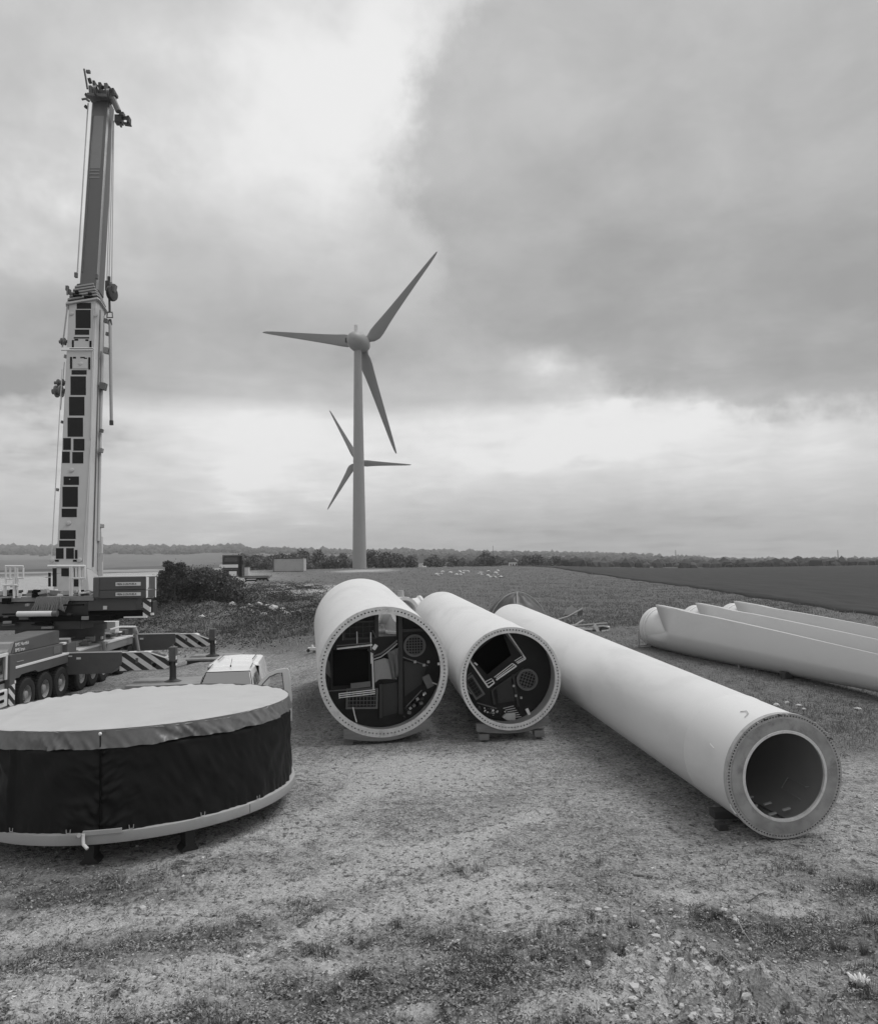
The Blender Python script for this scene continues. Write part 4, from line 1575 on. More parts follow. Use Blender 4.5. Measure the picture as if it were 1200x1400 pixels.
# ---------------------------------------------------- covered generator
DC = Vector((-6.085, 15.335, 0))
nrm = Vector((-.019, .029, 1)).normalized()
xq = Vector((1, 0, 0)) - nrm * nrm.x
xq.normalize()
yq = nrm.cross(xq)
Md = Matrix((xq, yq, nrm)).transposed().to_4x4()
Md.translation = DC
Mi = Md.inverted()
G0 = thing('covered_generator', 'huge drum-shaped generator wrapped in black tarpaulin under a pale round cover', 'generator', mat4=Md)
RT_, ZT, RB, ZB = 2.87, 2.217, 3.0, .404


def loc_ang(px, py, z=None):
    p = Mi @ at(px, py, 12.4)
    return math.atan2(p.y, p.x)


def drum_ang(px):
    """angle on the near drum wall seen at image column px"""
    best = None
    for k in range(720):
        a = -PI + k * PI / 720
        p = Md @ Vector((math.cos(a) * 2.93, math.sin(a) * 2.93, 1.3))
        v = p - Vector((0, 0, EYE))
        u_ = CX + FPX * v.dot(RT) / v.dot(FW)
        dd_ = abs(u_ - px)
        if best is None or dd_ < best[0]:
            best = (dd_, a)
    return best[1]


AS1, AS0 = drum_ang(138), drum_ang(20)
nA_, nZ_ = 720, 60
vs_ = []
ang = np.linspace(-PI, PI, nA_, endpoint=False)
zz_ = np.linspace(0, 1, nZ_)
AN, ZN = np.meshgrid(ang, zz_)
rw = 2.93 + (1 - ZN) * .02 - .09 * sstep(ZN, .80, .9)
wr_ = .022 * vnoise(AN * 9, ZN * 5) + .010 * vnoise(AN * 30 + ZN * 8, ZN * 9)
d1 = AN - AS1
near1 = np.exp(-(np.abs(d1) / .11))
wr_ += near1 * .055 * vnoise(AN * 18 + np.sign(d1) * ZN * 4, ZN * 26 - np.abs(d1) * 30) * (1 - .6 * ZN + .1)
wr_ -= .035 * np.exp(-(d1 / .006) ** 2)
d0 = AN - AS0
wr_ += .07 * sstep(-d0, -.01, .02) * (1 - sstep(-d0, .3, .8))
wr_ += .045 * sstep(-d0, 0, .05) * vnoise(AN * 14 + ZN * 5, ZN * 6 - AN * 5) * (1 - sstep(-d0, .5, 1.0))
wr_ += .02 * np.exp(-(ZN / .12)) * vnoise(AN * 40, ZN * 3)
rw = rw + wr_
zh = (ZB + .17) + (ZT - .02 - ZB - .17) * ZN
V = np.stack([np.cos(AN) * rw, np.sin(AN) * rw, zh], -1).reshape(-1, 3)
I = np.arange(nA_ * nZ_).reshape(nZ_, nA_)
I2 = np.roll(I, -1, 1)
F = np.stack([I[:-1], I2[:-1], I2[1:], I[1:]], -1).reshape(-1, 4)
npmesh('side_wrap', V, F, 'cloth_dark', None, True, G0)
# skirt with creases
nZ2 = 14
AN, ZN = np.meshgrid(ang, np.linspace(0, 1, nZ2))
low = 1 - ZN
rw = 2.955 - .045 * ZN
cre = vnoise(AN * 34 + ZN * 2.5, ZN * 1.4) * .05 + vnoise(AN * 80 - ZN * 3, ZN * 2) * .018
act = .22 + .9 * sstep(vnoise(AN * 3, 1.7), -.25, .5)
act = act + .9 * np.exp(-((AN - drum_ang(70)) / .16) ** 2) + .5 * np.exp(-((AN - drum_ang(345)) / .3) ** 2)
rw = rw + cre * act * (.3 + .9 * low) + .02 * low
rw = rw + .06 * sstep(-(AN - AS0), -.01, .03) * (1 - sstep(-(AN - AS0), .2, .5))
zlow = ZT - .27 + .018 * vnoise(AN * 14, 3.1) + .02 * vnoise(AN * 2.2, 8.1)
zh = zlow + (ZT - .012 - zlow) * ZN
zh = np.where(ZN > .99, ZT + .005, zh)
V = np.stack([np.cos(AN) * rw, np.sin(AN) * rw, zh], -1).reshape(-1, 3)
I = np.arange(nA_ * nZ2).reshape(nZ2, nA_)
I2 = np.roll(I, -1, 1)
F = np.stack([I[:-1], I2[:-1], I2[1:], I[1:]], -1).reshape(-1, 4)
npmesh('cover_skirt', V, F, 'cloth_skirt', None, True, G0)
# round top, slightly slack
nR = 60
AN, RN = np.meshgrid(ang[::2], np.linspace(0, 1, nR))
nA2 = nA_ // 2
rr_ = RN * 2.915
zt_ = ZT + .04 * (1 - RN ** 2) + .022 * vnoise(AN * 26, RN * 3) * sstep(RN, .82, .97) + .018 * fbm(np.cos(AN) * rr_ * .8, np.sin(AN) * rr_ * .8, 3)
fold = np.exp(-((np.cos(AN) * rr_ * .55 + np.sin(AN) * rr_ * .15 + 1.25) / .05) ** 2)
zt_ = zt_ + .02 * fold * sstep(RN, .3, .6) - .02 * sstep(RN, .975, 1.)
V = np.stack([np.cos(AN) * rr_, np.sin(AN) * rr_, zt_], -1).reshape(-1, 3)
I = np.arange(nA2 * nR).reshape(nR, nA2)
I2 = np.roll(I, -1, 1)
F = np.stack([I[:-1], I[1:], I2[1:], I2[:-1]], -1).reshape(-1, 4)
npmesh('round_cover', V, F, 'cloth_top', None, True, G0)
# overlapping flap lying on the cover
fl = [(60, 985), (30, 976), (60, 965), (120, 960), (170, 957), (120, 967), (80, 975)]
# base ring
MB().lathe([(ZB, 2.80), (ZB, RB), (ZB + .02, RB + .012), (ZB + .17, RB + .012), (ZB + .18, RB - .01), (ZB + .18, 2.80)], (0, 0, 0), (0, 0, 1), 160, closed=True).build('base_ring', 'ring', G0, True)
MB().lathe([(ZB + .1, .01), (ZB + .1, 2.9)], (0, 0, 0), (0, 0, 1), 96).build('underside', 'black', G0)
MB().path([(math.cos(AS1) * 2.965, math.sin(AS1) * 2.965, ZB + .2), (math.cos(AS1) * 2.955, math.sin(AS1) * 2.955, 1.3), (math.cos(AS1) * 2.985, math.sin(AS1) * 2.985, ZT - .05)], .010, 6).build('seam_rod', 'black', G0)
pa = Vector((math.cos(AS1) * 2.99, math.sin(AS1) * 2.99, ZT - .05))
MB().lathe([(0, .03), (.03, .02), (.035, .001)], pa, (math.cos(AS1), math.sin(AS1), 0), 10).build('seam_button', 'white', G0, True)


def on_ring(px, z, off=0.03):
    a = drum_ang(px)
    return Vector((math.cos(a) * (RB + off), math.sin(a) * (RB + off), z)), a


pts = []
for px_i in np.linspace(118, 168, 7):
    p, a = on_ring(px_i, ZB + .20, .035)
    pts.append(p)
mb = MB()
for p in pts[:-1]:
    q_ = pts[pts.index(p) + 1]
    dv = (q_ - p)
    mb.box((p + q_) / 2, (dv.length * 1.05, .05, .07), Matrix.Rotation(math.atan2(dv.y, dv.x), 3, 'Z'))
mb.build('clamp_strap', 'ring', G0, bev=.005)
p, a = on_ring(119, ZB + .14, .06)
MB().path([p + Vector((0, 0, .06)), p, p + Vector((.02, -.03, -.10)), p + Vector((.10, -.06, -.16))], .028, 8).build('drain_elbow', 'white', G0, True)
p, a = on_ring(110, ZB + .17, .04)
MB().tube(p, p + Vector((.06, -.06, .02)), .035, n=10).build('clamp_bolt', 'steel_light', G0, True)
for px_i in (22, 97, 181, 275, 348):
    p, a = on_ring(px_i, ZB + .20, .01)
    tv = Vector((-math.sin(a), math.cos(a), 0))
    MB().path([p - tv * .035 + Vector((0, 0, .06)), p - tv * .03, p, p + tv * .03, p + tv * .035 + Vector((0, 0, .06))], .007, 5).build('tarp_hook', 'steel_light', G0, True)
for px_i in (337,):
    p, a = on_ring(px_i, ZB + .09, .004)
    MB().box(p, (.012, .02, .15), Matrix.Rotation(a + PI / 2, 3, 'Z')).build('ring_joint', 'steel_dark', G0)
for i, (px_i, lb) in enumerate(((120, 'dark stepped foot under the covered generator below the drain elbow'), (262, 'dark trestle foot under the covered generator at its right front'),
                               (12, 'dark foot under the covered generator at the left edge of the picture'), (372, 'dark foot hidden under the right rear of the covered generator'))):
    a = drum_ang(px_i)
    rf_ = 2.72 if i < 2 else 1.9
    w_ = Md @ Vector((math.cos(a) * rf_, math.sin(a) * rf_, ZB))
    gz_ = gz(w_.x, w_.y)
    t_ = thing('support_foot', lb, 'support foot', (w_.x, w_.y, gz_), a + PI / 2)
    h_ = w_.z - gz_
    MB().prism([(-.15, 0), (.15, 0), (.14, .04), (.075, .10), (.09, h_ - .04), (-.09, h_ - .04), (-.075, .10), (-.14, .04)], 1, -.14, .14).build('pedestal', 'foot', t_, bev=.006)
    MB().box((0, 0, h_ - .02), (.34, .34, .035)).build('cap_plate', 'foot', t_)


# ------------------------------------------------------ stored rotor blades
def stored_blade(rootc, dirv, label, m4=None):
    a = Vector(dirv).normalized()
    x = a.cross(Vector((0, 0, 1))).normalized()
    z = x.cross(a)
    mt = Matrix((x, a, z)).transposed().to_4x4()
    mt.translation = rootc
    t_ = thing('turbine_airfoil', label, 'rotor blade', mat4=mt, group='stored rotor blades on the grass')
    # white root drum
    MB().lathe([(-.05, .72), (-.05, .97), (.0, 1.0), (.22, 1.0), (.26, .96), (2.6, .93), (2.6, .70)], (0, 0, 0), (0, 1, 0), 56, closed=True).build('root_drum', 'blade_root', t_, True)
    MB().lathe([(.3, .955), (.3, .985), (.42, .985), (.42, .955)], (0, 0, 0), (0, 1, 0), 56, closed=True).build('root_band', 'white', t_, True)
    MB().lathe([(-.02, .01), (-.02, .73)], (0, 0, 0), (0, 1, 0), 40).build('root_cover', 'blade_root', t_)
    # shell: chord vertical, sharp trailing edge up, slit front edge round the root drum
    st = [0, 1.6, 2.4, 3.4, 4.6, 6.2, 8.5, 11, 14, 18, 22, 26, 29]
    top = [1.22, 1.18, 1.14, 1.10, 1.08, 1.02, .92, .80, .68, .52, .38, .24, .1]
    bot = [-1.02, -1.02, -1.02, -1.0, -.95, -.88, -.76, -.64, -.5, -.38, -.27, -.16, -.06]
    th = [1.03, 1.03, 1.03, 1.0, .93, .82, .66, .52, .40, .29, .20, .12, .05]
    xk = [.62, .62, .6, .56, .5, .42, .3, .2, .12, .07, .03, .01, 0]
    h = 15
    n = 4 * h
    vs, fs = [], []
    for i, s in enumerate(st):
        T_, B_, H_, X_ = top[i], bot[i], th[i], xk[i]
        ring = []
        for k in range(h):                       # near side, knife edge down to the widest point
            q_ = k / h
            ring.append((X_ + (H_ - X_) * (1 - (1 - q_) ** 1.25), T_ * (1 - q_)))
        for k in range(2 * h):                   # round the belly
            ph = PI * k / (2 * h)
            ring.append((H_ * math.cos(ph), B_ * math.sin(ph)))
        for k in range(h):                       # far side back up
            q_ = k / h
            ring.append((-H_ + (H_ + X_) * (1 - math.cos(q_ * PI / 2)), T_ * math.sin(q_ * PI / 2)))
        for j, (x_, z_) in enumerate(ring):
            zr = z_ / 1.04
            if i == 0:
                if zr > .08:
                    y_ = 1.05 + (1 - zr) / .92 * 1.15
                elif zr > -.40:
                    y_ = .55 + 1.65 * (float(sstep(zr, -.40, .08)) ** 1.1)
                else:
                    y_ = .55 - .1 * (-zr - .4)
            elif i == 1:
                y_ = max(1.6, 0)
                if zr > -.40:
                    y_ = 2.45
            elif i == 2:
                y_ = 2.9
            else:
                y_ = s + .2
            vs.append((x_, y_, z_))
    for i in range(len(st) - 1):
        for k in range(n):
            fs.append((i * n + k, i * n + (k + 1) % n, (i + 1) * n + (k + 1) % n, (i + 1) * n + k))
    fs.append(tuple(range((len(st) - 1) * n, len(st) * n)))
    mb = MB()
    mb.add(vs, fs)
    sh = mb.build('blade_shell', 'blade', t_, True, angle=50)
    md = sh.modifiers.new('solid', 'SOLIDIFY')
    md.thickness = .02
    md.offset = -1
    return t_


bd = Vector((4.1, -12.4, 0)).normalized()
side = Vector((.95, .31, 0)).normalized()
r0 = at(897, 857, 37.5)
for i, lb in enumerate(('nearest stored rotor blade, its white root drum beside the long tower section', 'middle of the three stored rotor blades, between the other two',
                        'farthest stored rotor blade, nearest to the dark field')):
    rc = r0 + side * (2.32 * i)
    g0_ = gz(rc.x, rc.y)
    dirz = Vector((bd.x, bd.y, -.052))
    stored_blade(rc + Vector((0, 0, .02 * i)), dirz, lb)
    t_ = thing('blade_stand', ('steel stand holding the root of the nearest stored blade', 'steel stand under the root of the middle stored blade', 'steel stand under the root of the farthest stored blade')[i],
               'stand', Vector((rc.x, rc.y, g0_)), math.atan2(bd.y, bd.x) - PI / 2, 'blade root stands')
    zc_ = rc.z - g0_
    for sx in (-.98, .98):
        MB().box((sx, -.12, zc_ * .42), (.07, .07, zc_ * .84)).build('post', 'steel_light', t_)
        MB().tube((sx, -.12, zc_ * .55), (sx * .45, -.12, .1), .03, n=6).build('brace', 'steel_light', t_)
    MB().box((0, -.12, .08), (2.1, .09, .07)).build('cross_bar', 'steel_light', t_)
    # mid saddle
    pm = rc + bd * 9 + Vector((0, 0, 0))
    gm_ = gz(pm.x, pm.y)
    t_ = thing('blade_saddle', ('low dark trestle under the nearest stored blade', 'low dark trestle under the middle stored blade', 'low dark trestle under the farthest stored blade')[i],
               'trestle', Vector((pm.x, pm.y, gm_)), math.atan2(bd.y, bd.x) - PI / 2, 'blade trestles')
    MB().box((0, 0, .12), (1.2, .3, .3)).build('beam', 'wood_dark', t_, bev=.02)

# thin stakes near blade
for px_i, py_i, h_, lb in ((878, 846, .9, 'thin pale stake in the grass behind the nearest blade root'),):
    a_ = gnd(px_i, py_i)
    t_ = thing('marker_stake', lb, 'stake', a_)
    MB().tube((0, 0, -.1), (.03, 0, h_), .03, n=6).build('stick', 'steel_light', t_)
    MB().box((.03, 0, h_), (.16, .05, .1)).build('tip', 'steel_light', t_)

# -------------------------------------------------- tarp mound and debris
c_ = at(708, 850, 50)
a_ = Vector((c_.x, c_.y, gz(c_.x, c_.y)))
t_ = thing('tarp_covered_mound', 'grey tarpaulin roped down over a rounded heap behind the long tower section', 'tarpaulin', a_)
n1, n2 = 72, 22
AN, RN = np.meshgrid(np.linspace(0, 2 * PI, n1, endpoint=False), np.linspace(0, 1, n2))
rad = RN * (2.0 + .3 * vnoise(AN * 2, 5.))
hh_ = 2.15 * np.clip(1 - RN ** 1.9, 0, 1) ** .72 * .86
ridge = .13 * np.abs(np.sin(AN * 4.5 + .6)) ** 4 * np.sin(RN * PI) + .22 * vnoise(AN * 3, RN * 4) * RN - .18 * RN * (1 - RN) * np.abs(np.sin(AN * 2 + 1))
Vx, Vy, Vz = np.cos(AN) * rad, np.sin(AN) * rad * .8, hh_ + ridge - .05
I = np.arange(n1 * n2).reshape(n2, n1)
I2 = np.roll(I, -1, 1)
npmesh('tarpaulin', np.stack([Vx, Vy, Vz], -1).reshape(-1, 3), np.stack([I[:-1], I[1:], I2[1:], I2[:-1]], -1).reshape(-1, 4), 'tarp', None, True, t_)
for a0 in (.25, 2.9, 4.6):
    pts = []
    for k in range(15):
        s = (k / 14 * 2 - 1)
        r_ = abs(s) * 1.95
        a = a0 + (PI if s < 0 else 0)
        pts.append((math.cos(a) * r_, math.sin(a) * r_ * .8 - .06, 1.85 * max(0, 1 - min(1, r_ / 2.0) ** 1.9) ** .72 + .12))
    MB().path(pts, .03, 5).build('rope', 'rope', t_)
deb = [('folded_sheet', 'pale triangular folded sheet leaning beside the tarpaulin heap', 781, 836, [(-.35, 0), (.45, .05), (.1, .55)], 'steel_light', .9),
       ('curved_panel', 'dark bent panel strip beside the tarpaulin heap', 786, 846, None, 'steel_mid', 0),
       ('curved_panel', 'lower dark bent strip below the folded sheet', 790, 856, None, 'steel_mid', 0)]
a_ = gnd(780, 842)
t_ = thing('folded_sheet', deb[0][1], 'sheet', a_, .2)
mb = MB().prism([(-.55, .1), (.5, .0), (.55, .35), (.1, .75), (-.3, .5)], 1, -.02, .02)
mb.build('sheet', 'steel_light', t_)
MB().prism([(-.6, -.2), (.9, -.25), (.95, .55), (.5, .3), (-.4, .05)], 1, .05, .09).build('backing_sheet', 'tarp', t_)
for (pa_, pb_, lb) in (((757, 849), (796, 832), 'upper bent metal strip pointing up right beside the tarpaulin heap'), ((776, 856), (797, 848), 'lower bent metal strip beside the tarpaulin heap')):
    A_, B_ = gnd(pa_[0], pa_[1] + 6), gnd(pa_[0], pa_[1] + 6)
    P_a = at(pa_[0], pa_[1], A_.y)
    P_b = at(pb_[0], pb_[1], A_.y + .5)
    t_ = thing('bent_strip', lb, 'metal strip', P_a)
    v = P_b - P_a
    MB().path([(0, 0, 0), tuple(v * .5 + Vector((0, 0, -.10))), tuple(v)], .06, 5).build('strip', 'steel_light', t_)
    MB().tube(tuple(v * .6), tuple(v * .6 + Vector((0, 0, -.6))), .025, n=5).build('prop', 'steel_mid', t_)
# crate-like hollow frame
a_ = gnd(812, 862)
t_ = thing('bent_duct', 'low pale duct piece with rounded end lying behind the long tower section', 'duct', a_, -.1)
MB().box((-.35, 0, .34), (2.3, .8, .06), Matrix.Rotation(R(-4), 3, 'Y')).build('lid', 'steel_mid', t_, bev=.02)
MB().path([(-.2, -.3, .24), (.5, -.35, .30), (.85, -.35, .22), (.85, -.35, .04), (.4, -.35, -.02)], .06, 6).build('curved_edge', 'white', t_, True)
MB().box((-.6, -.45, .15), (.9, .05, .12), Matrix.Rotation(R(6), 3, 'Y')).build('strip', 'white', t_)
MB().box((.15, -.5, .05), (.18, .05, .75), Matrix.Rotation(R(-28), 3, 'Y')).build('plank', 'white', t_)
MB().box((.6, .1, .15), (.5, .6, .3)).build('end_box', 'steel_mid', t_, bev=.02)

# ==================================================================== crane
CR0 = Vector((-15.7, 28.3, 0))
Mc = Matrix.Translation(CR0) @ Matrix.Rotation(.06, 4, 'Z')
Mci = Mc.inverted()
CRN = thing('mobile_crane', 'tall multi-axle mobile crane with its telescopic boom raised, standing on outriggers at the left', 'mobile crane', mat4=Mc)


def cl(px, py, d):
    return Mci @ at(px, py, d)


# wheels ------------------------------------------------------------------
def wheel(s, x, rr=.66, zc=.26):
    w = MB()
    w.lathe([(-.21, .36), (-.22, .50), (-.21, .60), (-.15, .65), (-.06, rr), (.06, rr), (.15, .65), (.21, .60), (.22, .50), (.21, .36)], (x, s, zc), (1, 0, 0), 40)
    wo = w.build('wheel', 'rubber', CRN, True)
    # tread blocks
    tb = MB()
    for k in range(36):
        a = 2 * PI * k / 36
        for sd in (-1, 1):
            tb.T = Matrix.Translation((x + sd * .10, s, zc)) @ Matrix.Rotation(a + sd * .04, 4, 'X') @ Matrix.Translation((0, 0, rr + .004))
            tb.box((0, 0, 0), (.15, .06, .03))
    tb.build('tyre_tread', 'rubber', wo)
    r_ = MB().lathe([(.17, .37), (.19, .355), (.12, .33), (.02, .30), (.0, .20), (.05, .17), (.16, .15), (.18, .10), (.18, .01)], (x, s, zc), (1, 0, 0), 32)
    r_.build('rim', 'rim', wo, True)
    nb = MB()
    for k in range(10):
        a = 2 * PI * k / 10
        nb.tube((x + .03, s + math.cos(a) * .245, zc + math.sin(a) * .245), (x + .075, s + math.cos(a) * .245, zc + math.sin(a) * .245), .018, n=6)
    nb.build('wheel_nuts', 'steel_dark', wo)
    return wo


for s in (0.05, 1.5, 2.95, 4.95, 6.2, 7.45, 9.8, 11.0):
    wheel(s, -.24, zc=.26 if s < 4 else .27)
for s in (0.05, 1.5, 2.95, 4.95, 6.2, 7.45, 9.8, 11.0):
    MB().lathe([(-.21, .30), (-.21, .60), (-.06, .66), (.06, .66), (.21, .60), (.21, .30)], (-2.7, s, .26), (1, 0, 0), 24).build('wheel', 'rubber', CRN, True)
MB().box((-1.5, 5.3, .75), (1.1, 14.0, .62)).build('chassis_frame', 'steel_dark', CRN, bev=.02)
MB().box((-1.5, 5.3, .98), (2.55, 13.6, .1)).build('axle_deck', 'black', CRN)
for s in (0.05, 1.5, 2.95, 4.95, 6.2, 7.45, 9.8, 11.0):
    MB().tube((-.35, s, .26), (-2.6, s, .26), .11, n=10).build('axle', 'steel_dark', CRN)

# right side body ------------------------------------------------------------
MB().prism([(-.95, 1.02), (-.62, 1.0), (-.45, 1.10), (.6, 1.10), (.85, 1.0), (3.5, 1.02), (3.5, 1.36), (-.95, 1.36)], 0, -.55, -.02).build('mudguard', 'crane', CRN, bev=.015)
MB().box((-.28, 1.28, 1.405), (.56, 4.5, .085)).build('catwalk_edge', 'white', CRN, bev=.012)
for k in (0,):
    MB().box((-.02, 1.28, 1.40), (.012, 4.4, .012)).build('edge_groove', 'steel_dark', CRN)
MB().prism([(-.95, 1.45), (3.0, 1.45), (3.0, 1.88), (-.95, 1.90)], 0, -1.3, -.05).build('engine_cover_lower', 'crane', CRN, bev=.02)
MB().prism([(-.88, 1.905), (2.95, 1.885), (2.95, 2.42), (2.6, 2.46), (-.62, 2.34)], 0, -1.35, -.17).build('engine_cover_upper', 'crane', CRN, bev=.03)
MB().box((-.045, 2.45, 1.68), (.02, .62, .30)).build('cover_grille', 'steel_mid', CRN)
for k in range(6):
    MB().box((-.032, 2.45, 1.56 + k * .048), (.014, .58, .012)).build('grille_slat', 'crane_grey', CRN)
MB().box((-.04, -.55, 1.60), (.03, .5, .02)).build('handle_bar', 'steel_light', CRN)
# sloping light front of the cover
MB().prism([(-1.35, 1.92), (-.92, 1.92), (-.66, 2.34), (-1.0, 2.30), (-1.1, 2.1)], 0, -1.4, -.2).build('cover_front', 'crane_grey', CRN, bev=.02)
MB().box((-.12, -1.15, .95), (.26, .42, 1.95)).build('corner_post', 'crane', CRN, bev=.02)
mtx = Matrix.Translation((-.155, -.70, 2.15)) @ Matrix.Rotation(R(90), 4, 'Z')
letter('BMS Nordisk', .19, 'white', CRN, mtx, .004)
letter('BMS kran', .19, 'white', CRN, Matrix.Translation((-.155, -.70, 1.95)) @ Matrix.Rotation(R(90), 4, 'Z'), .004)
# cab at the near end
cb = MB()
cb.box((-1.5, -2.1, .75), (2.7, 1.5, .75))
cb.build('cab_lower', 'crane_grey', CRN, bev=.05)
MB().prism([(-2.85, 1.1), (-1.38, 1.1), (-1.38, 2.0), (-1.5, 2.1), (-2.6, 2.05)], 0, -2.85, -.15).build('cab_upper', 'crane_grey', CRN, bev=.05)
MB().box((-.145, -1.95, 1.58), (.02, .8, .62)).build('cab_side_window', 'glass', CRN)
MB().box((-.10, -1.9, 1.95), (.06, 1.15, .12)).build('cab_roof_frame', 'white', CRN, bev=.01)
MB().box((-.10, -1.42, 1.5), (.06, .12, .9)).build('cab_pillar', 'white', CRN, bev=.01)
MB().box((-.12, -2.0, .42), (.2, 1.2, .62)).build('cab_step', 'white', CRN, bev=.04)
for z in (.35, .62, 1.02):
    MB().box((-.01, -1.95, z), (.03, .5, .10)).build('step_recess', 'black', CRN)
b_ = MB().prism([(-1.42, .02), (-1.02, .0), (-1.02, .85), (-1.42, .80)], 0, .0, .03)
bo = b_.build('striped_corner_board', stripemat('corner_board_stripes', 2.6, (0, .8, 1)), CRN)
MB().box((-.02, -1.0, .9), (.1, .08, .1)).build('corner_lamp', 'white', CRN)
# deck behind the covers, clutter on top
MB().box((-1.5, 3.9, 1.35), (2.9, .9, .95)).build('outrigger_box', 'crane', CRN, bev=.02)
MB().box((-1.5, 11.75, 1.35), (2.9, .9, .95)).build('outrigger_box', 'crane', CRN, bev=.02)
MB().box((-.42, 4.0, 1.75), (.5, .25, .5), Matrix.Rotation(R(14), 3, 'X')).build('light_bracket', 'crane_grey', CRN, bev=.02)
MB().box((-.2, 3.35, 1.84), (.2, .3, .1)).build('side_marker', 'white', CRN, bev=.02)
for s0, s1 in ((4.45, 7.6), (7.75, 11.25)):
    MB().box((-.28, (s0 + s1) / 2, 1.40), (.56, s1 - s0, .09)).build('catwalk_edge', 'white', CRN, bev=.012)
    MB().box((-.28, (s0 + s1) / 2, 1.17), (.5, s1 - s0, .36)).build('mudguard', 'crane_grey', CRN, bev=.02)
    MB().box((-.95, (s0 + s1) / 2, 1.55), (.8, s1 - s0 - .2, .30)).build('deck_box', 'crane_grey', CRN, bev=.03)
rg = np.random.default_rng(5)
for k in range(16):
    s = rg.uniform(4.4, 11.2)
    MB().box((rg.uniform(-1.5, -.3), s, 1.55 + rg.uniform(0, .35)), (rg.uniform(.15, .5), rg.uniform(.2, .9), rg.uniform(.06, .25)), Matrix.Rotation(rg.uniform(-.3, .3), 3, 'Z')).build('deck_fitting', ['crane_grey', 'steel_dark', 'white', 'crane', 'black'][k % 5], CRN, bev=.015)
MB().path([cl(150, 861, 36.5), cl(165, 857, 37), cl(185, 857, 38), cl(188, 866, 39)], .05, 6).build('hand_rail', 'white', CRN, True)
MB().tube(cl(184, 858, 38.9), cl(190, 893, 38.9), .09, n=8).build('corner_post', 'crane_grey', CRN)
MB().tube(cl(141, 878, 35.2), cl(144, 893, 35.2), .10, n=8).build('corner_post', 'crane_grey', CRN)
MB().box(cl(148, 857, 37.5), (.9, .5, .55)).build('rear_locker', 'white', CRN, bev=.02)

# outriggers -----------------------------------------------------------------
for (s, pxa, pya0, pya1, pxb_, d_, pxj, pyj, nm) in ((3.9, 94, 892, 921, 169, 32.2, 234, 934, 'near'), (11.75, 187, 867, 889, 241, 40.0, 289, 898, 'far')):
    a_top = cl(pxa, pya0, d_)
    b_top = cl(pxb_, pya0 - (.4), d_)
    zt = 1.46 if nm == 'near' else 1.50
    zt = a_top.z
    zb = cl(pxa, pya1, d_).z
    x0, x1 = -.4, cl(pxb_, 900, d_).x
    MB().prism([(x0, zb), (x1 - .45, zb + .02), (x1, zb + .38), (x1, zt), (x0, zt)], 1, s - .38, s + .38).build('outrigger_beam', 'crane', CRN, bev=.015)
    MB().box(((x0 + x1) / 2, s - .38, zt + .02), (x1 - x0, .05, .04)).build('beam_edge', 'white', CRN)
    xj = cl(pxj, pyj, d_).x
    zi0, zi1 = zb + .10, zt - .04
    o_ = MB().prism([(x1 - .1, zi0), (xj - .28, zi0 + .03), (xj - .12, zi0 + .10), (xj - .12, zi1 - .30), (x1 + (xj - x1) * .52, zi1), (x1 - .1, zi1)], 1, s - .30, s + .30)
    o_.build('striped_inner_beam', 'stripes', CRN)
    MB().path([(x1, s - .31, zi1 + .02), (x1 + (xj - x1) * .52, s - .31, zi1 + .02), (xj - .14, s - .31, zi1 - .28)], .03, 5).build('beam_edge', 'white', CRN)
    for kx, kz in ((.30, .55), (.62, .40)):
        MB().box((x1 + (xj - x1) * kx, s - .305, zi0 + (zi1 - zi0) * kz), (.10, .02, .22 if kx < .5 else .12)).build('beam_fitting', 'crane', CRN)
    MB().tube((x1 + (xj - x1) * .66, s - .34, zi0 + .22), (x1 + (xj - x1) * .66, s - .28, zi0 + .22), .09, n=12).build('beam_hole', 'black', CRN)
    MB().box((x0 + .8, s - .395, zt - .22), (.18, .02, .09)).build('side_marker', 'white', CRN)
    MB().box((x0 + .4, s - .395, zt - .12), (.26, .02, .05)).build('side_marker', 'white', CRN)
    footz = cl(pxj, pyj, d_).z
    MB().box((xj, s, (zt + footz) / 2 + .52), (.30, .34, .62)).build('jack_housing', 'crane', CRN, bev=.02)
    MB().box((xj + .155, s - .05, zt - .45), (.02, .2, .4)).build('jack_marker', 'stripes2', CRN)
    MB().tube((xj, s, footz + .1), (xj, s, zt), .14, n=16).build('jack_leg', 'steel_dark', CRN, True)
    MB().tube((xj, s, footz + .05), (xj, s, footz + .35), .17, .12, n=16).build('jack_leg', 'steel_dark', CRN, True)
    MB().lathe([(0, .01), (0, .36), (.05, .36), (.14, .14), (.16, .01)], (xj, s, footz), (0, 0, 1), 24).build('jack_foot', 'steel_dark', CRN)
    # mat under it
    w_ = Mc @ Vector((xj, s, 0))
    g_ = gz(w_.x, w_.y)
    t_ = thing('outrigger_mat', ('wide flat load-spreading mat under the nearer striped outrigger foot' if nm == 'near' else 'thick steel mat under the farther striped outrigger foot beside the pickup'),
               'outrigger mat', (w_.x, w_.y, g_), .06 + (.0 if nm == 'near' else .05))
    tk = max(footz - g_, .06)
    if nm == 'near':
        MB().box((-.05, .15, tk - .05), (3.3, 2.3, .09)).build('plate', 'mat', t_, bev=.01)
    else:
        MB().box((.15, .1, tk - .05), (2.6, 2.5, .09)).build('plate', 'mat', t_, bev=.01)
        MB().box((.15, .1, tk / 2 - .1), (2.5, 2.4, tk + .08)).build('core', 'wood_dark', t_)

# superstructure -----------------------------------------------------------
SX = -1.9
MB().lathe([(1.5, 1.25), (2.05, 1.25), (2.05, 1.35), (2.35, 1.35)], (-1.5, 7.8, 0), (0, 0, 1), 40).build('slewing_ring', 'steel_dark', CRN, True)
a_ = cl(0, 858, 34)


